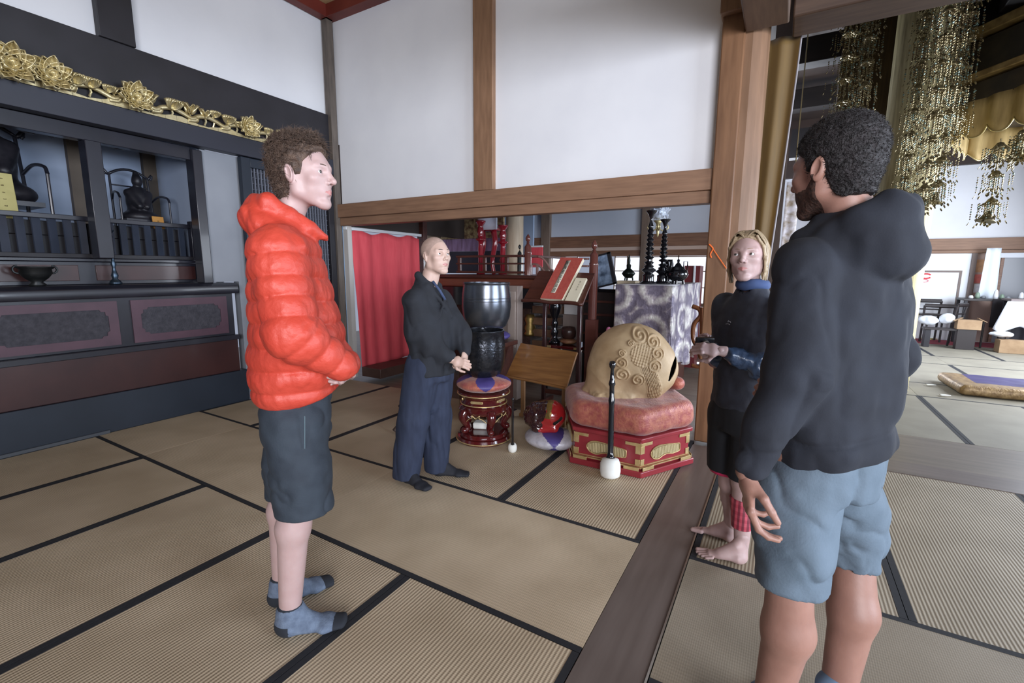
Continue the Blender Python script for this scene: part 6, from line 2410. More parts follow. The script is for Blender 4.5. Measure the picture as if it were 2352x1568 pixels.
b = MB(); b.box((-5.3, RY + .0, 1.80), (-0.4, RY + .04, 1.86)); struct('trim_35', b, mat('beige_lintel_panel', (196, 174, 160), 0.8))
for n_, (xa, xb) in enumerate(((-4.02, -3.84), (-2.14, -1.98), (-1.06, -0.9))):
    b = MB(); b.box((xa, RY - .06, 0.0), (xb, RY + .10, 3.2)); struct('trim_%d' % (36 + n_), b, mat('rear_post_timber', (112, 94, 82), 0.55, c2=(130, 112, 98), scale=3, stretch=(7, 7, .8)), bevel=.006)
# bright shoji windows
for n_, (xa, xb) in enumerate(((-3.82, -3.3), (-2.6, -2.16), (-1.96, -1.10))):
    t = thing('window_%d' % (n_ + 1), ((xa + xb) / 2, RY + .05, .9), None, None)
    t['kind'] = 'structure'
    box_obj('paper_pane', (xa, RY + .05, .92), (xb, RY + .06, 1.70), SKY, t, bevel=0)
    b = MB()
    for zz in (.92, 1.18, 1.44, 1.68):
        b.box((xa, RY + .025, zz), (xb, RY + .048, zz + .016))
    for k in range(3):
        xx = xa + (xb - xa) * k / 2 - .008
        b.box((xx, RY + .025, .92), (xx + .016, RY + .048, 1.70))
    obj('window_bars', b, mat('window_bar', (150, 132, 118), 0.5), t)
b = MB(); b.box((-5.3, RY, 0.0), (-0.4, RY + .1, .92)); struct('wall_low_rear', b, mat('brown_dado', (96, 74, 60), 0.6))
b = MB(); b.box((-5.3, 4.3, 3.3), (-0.45, RY + .1, 3.4)); struct('ceiling_rear', b, DARKCEIL)
b = MB(); b.box((-5.0, 7.48, 1.55), (-4.62, 7.56, 3.0)); struct('wall_side_rear', b, BLUEW)
# blue-grey wall strip with white rail and red cloth beyond
b = MB(); b.box((-4.6, 7.55, 1.72), (-3.98, 7.6, 3.0)); struct('wall_blue', b, BLUEW)
t = thing('far_red_cloth', (-4.0, 7.5, 1.4), 'small piece of bright red cloth under a white rail, far behind the balustrade', 'cloth')
q0, q1 = ony(1221, 568, 7.4), ony(1246, 598, 7.4)
box_obj('red_cloth', (q0[0] - .1, 7.40, q1[2] - .12), (q1[0], 7.42, q0[2]), REDCL, t)
box_obj('white_rail', (q0[0] - .1, 7.39, q0[2]), (q1[0], 7.43, q0[2] + .03), MATS['white_rail'], t)
box_obj('rail_post', (q0[0] - .1, 7.40, .003), (q0[0] - .07, 7.42, q0[2]), DKW, t)

# two pale round columns
for k, (px_, r) in enumerate(((991, .165), (1182, .14))):
    q = ony(px_, 540, 6.55)
    b = MB(); b.lathe([(r, 0), (r, 3.3)], (q[0], 6.55, 0), 28); struct('trim_%d' % (40 + k), b, PALEP)

# altar platform with cornice and balustrade (behind the robed man)
PY = 5.25
xl, xr = ony(1000, 640, PY)[0] - .05, ony(1238, 640, PY)[0]
t = thing('altar_platform', ((xl + xr) / 2, 6.0, 0), 'dark red wooden temple platform with a deep cornice behind the bronze bowls', 'platform')
zt = 1.385
box_obj('top_slab', (xl, PY, zt - .045), (xr, 7.0, zt), DKW, t, bevel=.01)
box_obj('cornice', (xl, PY + .04, zt - .17), (xr - .04, 6.96, zt - .047), mat('red_brown_cornice', (104, 56, 42), 0.35, c2=(122, 70, 52), scale=3, stretch=(1, 8, 8), coat=.2), t, bevel=.02)
box_obj('neck', (xl, PY + .12, .95), (xr - .14, 6.9, zt - .172), BLKL, t)
box_obj('carved_body', (xl, PY + .2, .35), (xr - .22, 6.8, .948), mat('carved_dark_panel', (44, 28, 26), 0.4, c2=(86, 60, 50), scale=22, bump=.6, bscale=50, contrast=.5), t)
box_obj('plinth', (xl, PY + .1, .003), (xr - .08, 6.9, .348), DKW, t, bevel=.01)
# olive and gilt side slab of stairs
b = MB()
for i in range(5):
    b.box((xr - .12 - .0 * i, PY + .05 + .0 * i, .30 + .15 * i), (xr + .05 + .055 * i, PY + .5, .40 + .15 * i))
obj('side_mouldings', b, mat('olive_brown_moulding', (92, 66, 50), 0.4, c2=(118, 88, 66), scale=8, bump=.2), t, bevel=.01)
q = ony(1188, 725, PY + .1)
b = MB(); b.lathe([(.07, 0), (.085, .03), (.06, .06), (.08, .10), (.055, .16), (.08, .22), (.05, .28)], (xr - .16, PY + .08, .60), 20); obj('gilt_column', b, GOLDD, t, smooth=True)


def newel(x, y, z, s, m, label=None, parent=None):
    b = MB()
    prof = [(0, 0), (.045, 0), (.045, .28), (.047, .285), (.047, .30), (.043, .305), (.043, .36), (.03, .385), (.016, .40), (.026, .415), (.012, .42), (.028, .44), (.034, .465), (.026, .49), (.008, .515), (0, .53)]
    b.lathe([(r * s, h * s) for r, h in prof], (x, y, z), 24)
    return obj('newel_post', b, m, parent, smooth=40)


t = thing('balustrade', (xr - .5, PY + .15, zt), 'red-brown temple balustrade with onion-shaped post finials on the dark platform', 'balustrade')
NEW = mat('glossy_newel', (92, 52, 46), 0.2, c2=(106, 62, 54), scale=4, coat=.5)
q1 = ony(1212, 632, PY + .1)
newel(q1[0], PY + .1, zt + .002, 1.0, NEW, parent=t)
q2 = ony(1197, 585, 6.6)
newel(q2[0] + .02, 6.5, zt + .002, .92, MATS['aged_bronze'], parent=t)
q3 = ony(1011, 540, PY + .6)
newel(q3[0], PY + .5, zt + .002, 1.08, NEW, parent=t)
xa, xb = ony(1050, 590, PY + .1)[0], q1[0] - .045
for zz, hh in ((.235, .03), (.14, .022), (.02, .03)):
    box_obj('rail', (xa, PY + .07, zt + zz), (xb, PY + .13, zt + zz + hh), DKW, t)
for xx in (xa + .02, (xa + xb) / 2 - .1, (xa + xb) / 2 + .25):
    box_obj('baluster', (xx, PY + .08, zt + .05), (xx + .045, PY + .12, zt + .235), DKW, t)
box_obj('far_rail', (xa, 6.47, zt + .2), (q2[0], 6.53, zt + .24), DKW, t)
box_obj('side_rail', (q1[0] - .03, PY + .14, zt + .235), (q1[0] + .03, 6.45, zt + .265), DKW, t)
# second newel on its own low stair rail, at right of the reading stand
q4 = ony(1361, 700, 5.0)
t = thing('stair_newel', (q4[0], 5.0, .9), 'glossy brown newel post with an onion finial right behind the reading stand', 'post')
b = MB(); prof = [(0, 0), (.05, 0), (.05, .60), (.052, .61), (.052, .63), (.046, .64), (.046, .72), (.03, .745), (.016, .76), (.026, .775), (.012, .78), (.028, .80), (.034, .825), (.026, .85), (.008, .88), (0, .89)]
b.lathe(prof, (q4[0], 5.0, .003 + 0.9), 24); obj('post', b, NEW, t, smooth=40)
b = MB(); b.box((q4[0] - .06, 4.95, .003), (q4[0] + .06, 5.05, .9)); obj('post_base', b, NEW, t)
# short stair rail with little curved bars left of it
t = thing('stair_rail', (q4[0] - .3, 5.0, 1.2), 'small pinkish brown curved stair rail behind the red book', 'railing')
for z0 in (1.50, 1.58):
    b = MB(); b.tube(smoothpath([(q4[0] - .06, 5.0, z0), (q4[0] - .22, 5.02, z0), (q4[0] - .30, 5.03, z0 - .03), (q4[0] - .34, 5.04, z0 - .12)], 5), .011, 8); obj('curved_bar', b, mat('pinkish_wood', (140, 104, 98), 0.3), t, smooth=True)
q5 = ony(1240, 610, 5.6)
t = thing('stair_rail', (q5[0], 5.6, 1.39), 'pinkish brown curved rail ends beside the tall onion finial', 'railing')
for z0, dx in ((1.62, .0), (1.52, -.04)):
    b = MB(); b.tube(smoothpath([(q5[0] - .22, 5.6, z0), (q5[0] - .02 + dx, 5.6, z0 + .01), (q5[0] + .08 + dx, 5.6, z0 - .05), (q5[0] + .16 + dx, 5.6, z0 - .16), (q5[0] + .20 + dx, 5.6, z0 - .17)], 5), .014, 8); obj('curved_bar', b, MATS['pinkish_wood'], t, smooth=True)
for dx in (-.15, -.05):
    b = MB(); b.box((q5[0] + dx, 5.58, 1.39), (q5[0] + dx + .03, 5.62, 1.53)); obj('upright', b, MATS['pinkish_wood'], t)

# red lacquer candle stands and the small red table with a white cloth, on the platform
REDL = mat('deep_red_lacquer', (120, 22, 34), 0.15, c2=(136, 28, 40), coat=.6)
def candle_stand(px_, ybot, ytop, Y, label):
    q, q_ = ony(px_, ybot, Y), ony(px_, ytop, Y)
    z0 = zt + .003
    H_ = q_[2] - z0
    t = thing('candle_stand', (q[0], Y, z0), label, 'candle stand', 'red candle stands on the platform')
    b = MB()
    prof = [(0, 0), (.085, 0), (.09, .03), (.05, .07), (.055, .5), (.045, .55), (.05, .62), (.10, .64), (.11, .66), (.05, .68), (.06, .74), (.07, .80), (.06, .86), (.05, .90), (.10, .97), (.105, 1.0), (0, 1.0)]
    b.lathe([(r * .75, h * H_) for r, h in prof], (q[0], Y, z0), 24)
    obj('turned_body', b, REDL, t, smooth=True)
candle_stand(1104, 580, 507, 5.9, 'glossy red candle stand on the platform, left of the small red table')
candle_stand(1155, 580, 517, 5.9, 'glossy red candle stand on the platform, right of the small red table')
q0, q1 = ony(1110, 520, 6.2), ony(1146, 520, 6.2)
t = thing('small_red_table', ((q0[0] + q1[0]) / 2, 6.2, zt), 'small dark red curved-leg table between the red candle stands', 'table')
box_obj('table_top', (q0[0], 6.1, 2.05), (q1[0], 6.35, 2.09), REDL, t)
for xx in (q0[0] + .03, q1[0] - .05):
    b = MB(); b.tube(smoothpath([(xx, 6.13, 2.05), (xx + .03, 6.12, 1.85), (xx - .02, 6.12, 1.6), (xx + .01, 6.12, zt + .003)], 5), [.05 - .0013 * i for i in range(16)], 8); obj('leg', b, REDL, t, smooth=True)
t = thing('white_cloth', ((q0[0] + q1[0]) / 2, 6.2, 2.092), 'white paper cloth on the small red table under the beam', 'cloth')
b = MB()
b.grid(lambda u, v: np.array([q0[0] - .02 + (q1[0] - q0[0] + .06) * u, 6.08 - .015 * sin(u * 6), 2.06 + .24 * v]), 12, 4)
obj('cloth_sheet', b, mat('white_paper_cloth', (222, 230, 244), 0.8), t, smooth=True, solid=.004)
# gold brocade drum-shaped canopy behind
q0, q1 = ony(1014, 520, 6.9), ony(1098, 545, 6.9)
t = thing('brocade_hanging', ((q0[0] + q1[0]) / 2, 6.9, 1.9), 'wide gold brocade hanging with a lilac band behind the robed man', 'hanging cloth')
box_obj('brocade', (q0[0] - .1, 6.86, q1[2] - .02), (q1[0] + .55, 6.90, 2.6), mat('gold_flower_brocade', (116, 84, 66), 0.5, 0.2, c2=(206, 184, 136), scale=16, contrast=.3, bump=.5, bscale=40), t)
box_obj('lilac_band', (q0[0] - .1, 6.85, q1[2] - .24), (q1[0] + .55, 6.89, q1[2] - .022), mat('lilac_cloth', (160, 132, 170), 0.7, c2=(120, 92, 118), scale=3, stretch=(6, 1, 1)), t)
box_obj('dark_skirt', (q0[0] - .1, 6.86, zt + .003), (q1[0] + .55, 6.90, q1[2] - .242), mat('dark_skirt', (50, 46, 58), 0.8), t)

# black low table with candlestick, box and bowl
ty = 4.95
q0, q1 = ony(1250, 790, ty), ony(1336, 796, ty)
tz = q0[2]
t = thing('low_offering_table', ((q0[0] + q1[0]) / 2, ty, 0), 'low dark lacquered offering table behind the slanted book table', 'table')
box_obj('table_top', (q0[0], ty - .02, tz - .035), (q1[0], ty + .42, tz), LAQ, t, bevel=.008)
for xx in (q0[0] + .01, q1[0] - .05):
    for yy in (ty, ty + .36):
        box_obj('leg', (xx, yy, .003), (xx + .035, yy + .03, tz - .036), BLKL, t)
for xx, yy in ((q0[0] + .01, ty - .024), (q1[0] - .09, ty - .024)):
    box_obj('brass_fitting', (xx, yy, tz - .03), (xx + .09, yy + .004, tz - .005), BRASS, t, bevel=.001)
q = ony(1273, 785, ty + .12)
t = thing('candlestick', (q[0], ty + .12, tz), 'stout black turned candlestick on the low offering table', 'candlestick')
b = MB(); b.lathe([(0, 0), (.07, 0), (.075, .02), (.05, .05), (.03, .08), (.045, .12), (.05, .15), (.03, .18), (.04, .22), (.045, .25), (.03, .29), (.045, .33), (.06, .37), (.075, .42), (.08, .46), (.06, .50), (.085, .53), (0, .53)], (q[0], ty + .12, tz + .002), 28); obj('turned_body', b, BLKL, t, smooth=True)
q = ony(1306, 775, ty + .14)
t = thing('bowl', (q[0], ty + .14, tz), 'dark wooden bowl on a brown cushion on the low offering table', 'bowl')
b = MB(); b.lathe([(0, .07), (.06, .07), (.085, .10), (.088, .16), (.078, .21), (.07, .21), (.075, .16), (.06, .10), (0, .09)], (q[0], ty + .14, tz), 32); obj('bowl_body', b, mat('dark_brown_bowl', (52, 34, 30), 0.3, c2=(66, 44, 38)), t, smooth=True)
b = MB(); b.ball((q[0], ty + .14, tz + .04), (.105, .10, .038), 24, 12); o = obj('bowl_pad', b, mat('brown_brocade', (120, 72, 50), 0.5, c2=(150, 110, 78), scale=20), smooth=True)
set_props(o, 'round brown brocade pad under the dark wooden bowl', 'cushion')
q = ony(1318, 730, ty + .5)
t = thing('white_box', (q[0], ty + .5, q[2] - .1), 'white and grey box standing behind the dark bowl under the reading stand', 'box')
box_obj('box_body', (q[0] - .12, ty + .46, .9), (q[0] + .06, ty + .56, 1.08), mat('white_card', (206, 204, 204), 0.6), t)
box_obj('box_stand', (q[0] - .13, ty + .45, .003), (q[0] + .07, ty + .58, .898), mat('grey_brown_ply', (126, 112, 106), 0.6), t)

# dark chest of drawers
q0, q1 = ony(1345, 662, 5.45), ony(1425, 662, 5.45)
t = thing('dark_chest', ((q0[0] + q1[0]) / 2, 5.6, 0), 'tall black stepped chest between the reading stand and the brocade altar table', 'chest')
box_obj('chest_body', (q0[0] - .02, 5.45, .003), (q1[0] + .02, 5.75, q0[2] - .04), mat('dark_chest_wood', (34, 26, 26), 0.35, c2=(44, 34, 32)), t)
box_obj('chest_top', (q0[0] - .03, 5.42, q0[2] - .038), (q1[0] + .04, 5.78, q0[2]), BLKL, t)
for zz in (.42, .66, .90, 1.06):
    box_obj('moulding', (q0[0] - .02, 5.435, zz), (q1[0] + .02, 5.449, zz + .03), DKW, t)
# framed dark glass picture leaning on the chest
q0, q1 = ony(1368, 585, 5.6), ony(1405, 660, 5.6)
t = thing('framed_picture', ((q0[0] + q1[0]) / 2, 5.6, q1[2]), 'tilted dark framed glossy picture standing on the black chest', 'picture frame')
R = roty(-0.25)
cc = np.array(((q0[0] + q1[0]) / 2, 5.6, (q0[2] + q1[2]) / 2 + .01))
hh = (q0[2] - q1[2]) / 2
b = MB()
for a_, c_ in (((-.13, hh - .02), (.13, hh)), ((-.13, -hh), (.13, -hh + .02)), ((-.13, -hh), (-.11, hh)), ((.09, -hh), (.13, hh))):
    b.box(cc + (a_[0], -.02, a_[1]), cc + (c_[0], .02, c_[1]), R, c=cc)
obj('frame', b, BLKM if False else mat('black_frame', (22, 20, 26), 0.4), t)
b = MB(); b.box(cc + (-.11, -.005, -hh + .02), cc + (.09, .005, hh - .02), R, c=cc); obj('glass_face', b, mat('reflecting_picture', (60, 72, 90), 0.12, 0.3, c2=(150, 170, 196), scale=9, contrast=.3), t)

# hanging bronze bell-shaped lantern left of the candlesticks
q = ony(1443, 640, 5.9)
t = thing('footed_censer', (q[0], 5.9, 1.36), 'small dark domed footed censer with a tall finial left of the black candlesticks', 'censer')
zz = q[2] - .02
b = MB(); b.lathe([(.0, .03), (.04, .03), (.075, .07), (.085, .09), (.05, .13), (.025, .15), (.03, .19), (.015, .21), (.02, .25), (.01, .30), (0, .33)], (q[0], 5.9, zz), 24); obj('domed_body', b, mat('green_black_bronze', (36, 42, 38), 0.35, 0.7), t, smooth=True)
for a in range(3):
    b = MB(); b.tube([(q[0] + .05 * cos(a * 2.1), 5.9 + .05 * sin(a * 2.1), zz + .05), (q[0] + .06 * cos(a * 2.1), 5.9 + .06 * sin(a * 2.1), zz)], .01, 6); obj('foot', b, MATS['green_black_bronze'], t)
t = thing('plinth', (q[0], 5.9, 0), 'narrow pale plinth carrying the small domed censer', 'plinth')
box_obj('plinth_block', (q[0] - .12, 5.8, .003), (q[0] + .12, 6.0, zz - .004), mat('cream_plinth', (206, 188, 160), 0.7), t)

# ------------------------------------------------------------------ altar table under silver brocade
ax0, ax1 = ony(1418, 655, 5.0)[0], ony(1545, 652, 5.0)[0]
az = 1.30
# brocade: big medallions over a grey violet ground, silver thread
BR, nt, bs = new_mat('silver_medallion_brocade')
tc = nt.nodes.new('ShaderNodeTexCoord')
vo = nt.nodes.new('ShaderNodeTexVoronoi'); vo.inputs['Scale'].default_value = 2.6; vo.inputs['Randomness'].default_value = .35
n1 = nt.nodes.new('ShaderNodeTexNoise'); n1.inputs['Scale'].default_value = 18; n1.inputs['Detail'].default_value = 6
w1 = nt.nodes.new('ShaderNodeMath'); w1.operation = 'MULTIPLY'; w1.inputs[1].default_value = 17
w2 = nt.nodes.new('ShaderNodeMath'); w2.operation = 'SINE'
w3 = nt.nodes.new('ShaderNodeMath'); w3.operation = 'MULTIPLY_ADD'; w3.inputs[1].default_value = .30
r1 = nt.nodes.new('ShaderNodeValToRGB')
r1.color_ramp.elements[0].position = .35; r1.color_ramp.elements[0].color = rgb(122, 114, 130)
r1.color_ramp.elements[1].position = .85; r1.color_ramp.elements[1].color = rgb(216, 212, 206)
e = r1.color_ramp.elements.new(.6); e.color = rgb(172, 162, 168)
L_ = nt.links
L_.new(tc.outputs['Object'], vo.inputs['Vector']); L_.new(tc.outputs['Object'], n1.inputs['Vector'])
L_.new(vo.outputs['Distance'], w1.inputs[0]); L_.new(w1.outputs[0], w2.inputs[0]); L_.new(w2.outputs[0], w3.inputs[0]); L_.new(n1.outputs['Fac'], w3.inputs[2])
L_.new(w3.outputs[0], r1.inputs['Fac']); L_.new(r1.outputs['Color'], bs.inputs['Base Color'])
bs.inputs['Metallic'].default_value = .35; bs.inputs['Roughness'].default_value = .42
bp = nt.nodes.new('ShaderNodeBump'); bp.inputs['Strength'].default_value = .5; bp.inputs['Distance'].default_value = .02
L_.new(w3.outputs[0], bp.inputs['Height']); L_.new(bp.outputs['Normal'], bs.inputs['Normal'])
t = thing('altar_table', ((ax0 + ax1) / 2, 5.6, 0), 'tall altar table with a grey stone-like top behind the big wooden drum', 'table')
box_obj('table_top', (ax0, 5.0, az - .03), (ax1, 6.75, az), mat('grey_top', (150, 146, 150), 0.4), t)
box_obj('table_body', (ax0 + .06, 5.06, .003), (ax1 - .10, 6.6, az - .031), DKW, t)
t = thing('brocade_cloth', ((ax0 + ax1) / 2, 5.0, .4), 'silver-grey brocade cloth with round medallions hanging over the altar table', 'tablecloth')
def front(u, v):
    return np.array([ax0 - .015 + (ax1 - ax0 + .03) * u, 4.985 - .02 * v - .012 * sin(u * 15) * v, az + .002 - v * (az - .40)])
b = MB(); b.grid(front, 40, 20); obj('front_fall', b, BR, t, smooth=True, solid=.004)
def side(u, v):
    return np.array([ax1 + .016 + .028 * sin(u * 22 + v * 2) * (v ** .5) * min(1, u * 8) + .02 * v * min(1, u * 6), 4.985 + 1.76 * u, az + .002 - v * (az - .38 - .12 * sin(u * 9) * .5)])
b = MB(); b.grid(side, 80, 24); obj('side_fall', b, BR, t, smooth=True, solid=.004)
b = MB(); b.grid(lambda u, v: np.array([ax0 - .015 + (ax1 - ax0 + .03) * u, 4.985 + .35 * v, az + .004]), 6, 4); obj('top_edge', b, mat('white_hem', (212, 208, 214), 0.6), t, solid=.003)


def tall_candlestick(px_, ytop, Y, label):
    q, q_ = ony(px_, 640, Y), ony(px_, ytop, Y)
    z0 = az + .006
    H_ = q_[2] - z0
    t = thing('altar_candlestick', (q[0], Y, z0), label, 'candlestick', 'tall black candlesticks on the altar table')
    prof = [(0, 0), (.085, 0), (.088, .02), (.06, .045), (.058, .10), (.062, .13), (.04, .15), (.075, .19), (.078, .20), (.045, .23), (.055, .25), (.03, .27), (.055, .30), (.025, .32)]
    for k in range(8):
        z = .34 + k * .06
        r = .052 - k * .0028
        prof += [(.024, z), (r, z + .025), (r * .9, z + .035), (.022, z + .055)]
    prof += [(.020, .83), (.012, .86), (.012, .89), (.022, .92), (.03, .95), (.055, .985), (.058, 1.0), (0, 1.0)]
    b = MB(); b.lathe([(r, z * H_) for r, z in prof], (q[0], Y, z0), 28); obj('turned_stem', b, BLKL, t, smooth=50)


tall_candlestick(1489, 484, 5.22, 'taller-looking black turned candlestick, left of the pair on the brocade altar')
tall_candlestick(1521, 504, 5.50, 'black turned candlestick, right of the pair on the brocade altar')
q = ony(1556, 640, 5.5)
t = thing('incense_burner', (q[0], 5.5, az), 'round black incense burner with upright handles on the brocade altar', 'incense burner')
b = MB(); z0 = az + .006
b.lathe([(0, .03), (.05, .03), (.10, .07), (.115, .11), (.10, .15), (.07, .17), (.075, .185), (.04, .20), (.03, .22), (.012, .24), (.016, .27), (0, .28)], (q[0], 5.5, z0), 28); obj('body', b, BLKL, t, smooth=True)
for a in range(3):
    b = MB(); b.tube([(q[0] + .06 * cos(a * 2.1 + .5), 5.5 + .06 * sin(a * 2.1 + .5), z0 + .05), (q[0] + .07 * cos(a * 2.1 + .5), 5.5 + .07 * sin(a * 2.1 + .5), z0)], .014, 8); obj('foot', b, BLKL, t)
for sg in (-1, 1):
    b = MB()
    x_ = q[0] + sg * .085
    b.tube([(x_, 5.5, z0 + .14), (x_ + sg * .015, 5.5, z0 + .16), (x_ + sg * .015, 5.5, z0 + .25), (x_ - sg * .025, 5.5, z0 + .25), (x_ - sg * .025, 5.5, z0 + .17)], .008, 6); obj('handle', b, BLKL, t)
q = ony(1534, 640, 5.75)
t = thing('flower_vase', (q[0], 5.75, az), 'squat black open vase between the candlesticks and the incense burner', 'vase')
b = MB(); b.lathe([(0, 0), (.05, 0), (.06, .03), (.045, .06), (.09, .11), (.075, .15), (.035, .18), (.045, .28), (.04, .28), (.03, .18), (0, .16)], (q[0], 5.75, z0), 24); obj('vase_body', b, BLKL, t, smooth=True)
# dark red cabinet, far right behind
q0, q1 = ony(1572, 610, 7.3), ony(1598, 650, 7.3)
t = thing('far_red_cabinet', (q0[0], 7.3, 0), 'dark red cabinet with pale edges far behind the incense burner', 'cabinet')
box_obj('cabinet_body', (q0[0], 7.3, .003), (q1[0] + .05, 7.6, q0[2]), mat('dark_wine_wood', (96, 32, 36), 0.4), t)
box_obj('pale_edge', (q1[0] - .04, 7.28, .5), (q1[0] - .01, 7.3, q0[2]), MATS['white_rail'], t)

# crystal ball lamp hanging behind the candlesticks
q = ony(1513, 487, 5.9)
t = thing('crystal_lamp', q, 'crystal ball hanging lamp with curled brass arms above the candlesticks', 'lamp')
rng = np.random.RandomState(4)
b = MB()
for i in range(90):
    v = rng.normal(size=3); v /= np.linalg.norm(v)
    p_ = q + v * np.array((.14, .12, .10)) * (.75 + .25 * rng.rand())
    b.add([p_ + (0, 0, .016), p_ + (.011, 0, 0), p_ + (0, .011, 0), p_ + (-.011, 0, 0), p_ + (0, -.011, 0), p_ - (0, 0, .02)], [(0, 1, 2), (0, 2, 3), (0, 3, 4), (0, 4, 1), (5, 2, 1), (5, 3, 2), (5, 4, 3), (5, 1, 4)])
o = obj('crystals', b, mat('clear_crystal', (226, 232, 244), 0.06, 0.2, spec=.8), t, smooth=False); o['kind'] = 'stuff'
b = MB(); b.lathe([(0, -.09), (.07, -.06), (.09, 0), (.07, .06), (0, .09)], q, 20); obj('inner_shade', b, mat('frosted_shade', (220, 228, 240), 0.3), t, smooth=True)
b = MB(); b.tube([q + (0, 0, .08), q + (0, 0, 1.1)], .006, 6); obj('hanging_rod', b, BRASS, t)
b = MB(); b.lathe([(0, -.30), (.012, -.28), (.02, -.22), (.01, -.18), (.03, -.13), (.06, -.10)], q, 16); obj('drop', b, mat('cream_brass', (206, 190, 140), 0.4, 0.6), t, smooth=True)
for a in (0, 1, 2, 3):
    an = a * pi / 2 + .4
    d = np.array((cos(an), sin(an), 0))
    b = MB(); b.tube(smoothpath([q + (0, 0, -.18), q + d * .06 + (0, 0, -.22), q + d * .12 + (0, 0, -.19), q + d * .11 + (0, 0, -.15)], 5), .008, 6); obj('curled_arm', b, MATS['cream_brass'], t, smooth=True)

# carved chair arm beside the pillar, with its dark edge
ch = ony(1607, 760, 4.75)
t = thing('curved_wooden_chair', (ch[0], 4.75, 0), 'brown wooden folding chair with curved arm standing by the great pillar', 'chair')
CW_ = mat('glossy_chair_wood', (132, 78, 46), 0.3, c2=(150, 94, 58), scale=4, coat=.3)
b = MB(); b.tube(smoothpath([ony(1590, 703, 4.75), ony(1606, 710, 4.75), ony(1609, 725, 4.75), ony(1594, 745, 4.75), ony(1592, 775, 4.75), ony(1602, 800, 4.75), ony(1612, 830, 4.75)], 6), .022, 10); obj('curved_arm', b, CW_, t, smooth=True)
b = MB(); b.tube([ony(1614, 705, 4.75), ony(1612, 830, 4.75)], .03, 8); obj('back_post', b, CW_, t)
b = MB(); b.tube(smoothpath([ony(1588, 838, 4.75), ony(1602, 842, 4.75), ony(1614, 836, 4.75)], 5), .02, 8); obj('seat_edge', b, CW_, t, smooth=True)
p0 = ony(1612, 838, 4.75)
b = MB(); b.tube([p0, (p0[0], 4.75, .003)], .02, 8); obj('leg', b, CW_, t)
# potted sprig behind the drum
q = ony(1388, 790, 4.9)
t = thing('flower_sprig', (q[0], 4.9, .003), 'small green leafy sprig with a pink flower behind the big wooden drum', 'plant')
b = MB(); b.lathe([(0, .003), (.06, .003), (.05, .4), (.04, .62), (0, .62)], (q[0], 4.9, 0), 16); obj('holder', b, BLKL, t, smooth=True)
GR = mat('leaf_green', (78, 128, 88), 0.6, c2=(110, 160, 110), scale=12)
for i in range(14):
    a = i * 2.4
    d = np.array((cos(a) * .10, sin(a) * .05, .06 + .015 * i))
    b = MB(); petal(b, np.array((q[0], 4.9, .60)), d, (0, 0, 1), .13, .022, .3); obj('leaf', b, GR, t, solid=.002)
b = MB(); b.ball((q[0] + .05, 4.88, .80), (.03, .03, .045), 10, 8); obj('flower', b, mat('pink_flower', (206, 120, 160), 0.6), t, smooth=True)
# orange cord on the pillar
t = thing('orange_cord', fl(1635, 640, 1.3), 'thin orange cord knotted round the side of the great pillar', 'cord')
k0 = ony(1634, 566, 4.085)
b = MB(); b.tube([k0, ony(1650, 590, 4.075), ony(1668, 616, 4.07)], .004, 6); obj('slack_cord', b, mat('orange_cord_fibre', (224, 104, 40), 0.7), t)
b = MB(); b.tube(smoothpath([k0 + (-.02, 0, .02), k0, k0 + (.012, 0, -.02), k0 + (-.004, 0, -.06), k0 + (.006, 0, -.09)], 5), .006, 6); obj('knot', b, MATS['orange_cord_fibre'], t, smooth=True)

# ------------------------------------------------------------------ gold drape beside the pillar
t = thing('gold_drape', (-.15, 4.55, 1.4), 'long olive-gold cloth drape with a pale edge hanging beside the great pillar', 'drape')
GC = mat('olive_gold_cloth', (88, 66, 26), 0.65, c2=(108, 82, 34), scale=4, stretch=(5, 5, .4), sheen=.2)
tl, trr = np.array([-.275, 4.39, 3.32]), np.array([-.045, 4.39, 3.32])
def drape(u, v):
    xr_ = trr[0] - .09 * v ** 1.2
    x = tl[0] + (xr_ - tl[0]) * u
    return np.array([x, 4.405 + .016 * sin(u * 9 + .5) * (1 - .2 * v), 3.24 - 1.90 * v])
b = MB(); b.grid(drape, 40, 30); obj('cloth', b, GC, t, smooth=True, solid=.004)
b = MB(); b.grid(lambda u, v: drape(1.0, v) + np.array([.012 * u, -.004, 0]), 2, 30); obj('pale_edging', b, mat('silver_edging', (150, 146, 150), 0.5), t, smooth=True, solid=.003)
# ------------------------------------------------------------------ far hall at right
FY = 13.4
b = MB(); b.box((-1.0, FY + .02, 2.14), (8.5, FY + .12, 3.9)); struct('wall_far', b, PLASTER)
b = MB(); b.box((-1.0, FY - .05, 1.93), (8.5, FY + .1, 2.17)); struct('trim_50', b, WOODX, bevel=.006)
b = MB(); b.box((-1.0, FY - .04, 1.86), (8.5, FY + .1, 1.925)); struct('trim_51', b, WOODX, bevel=.006)
b = MB(); b.box((-1.0, FY - .10, 3.66), (8.5, FY + .1, 6.0)); struct('wall_far_upper', b, mat('dark_timber_field', (48, 34, 28), 0.6, c2=(60, 44, 36), scale=2))
b = MB(); b.box((-1.0, FY + .0, 0.0), (3.36, FY + .1, 1.86)); struct('wall_far_lower', b, mat('bright_white_panel', (232, 236, 240), 0.7))
b = MB(); b.box((3.36, FY - .03, 0.0), (3.44, FY + .06, 1.86)); struct('trim_52', b, mat('grey_brown_frame', (120, 106, 100), 0.6))
b = MB(); b.box((3.44, FY + .05, 0.0), (8.5, FY + .12, 1.86)); struct('wall_far_right', b, mat('pinkish_board', (196, 168, 154), 0.7))
t = thing('door_1', (2.7, FY - .02, 0), None, None); t['kind'] = 'structure'
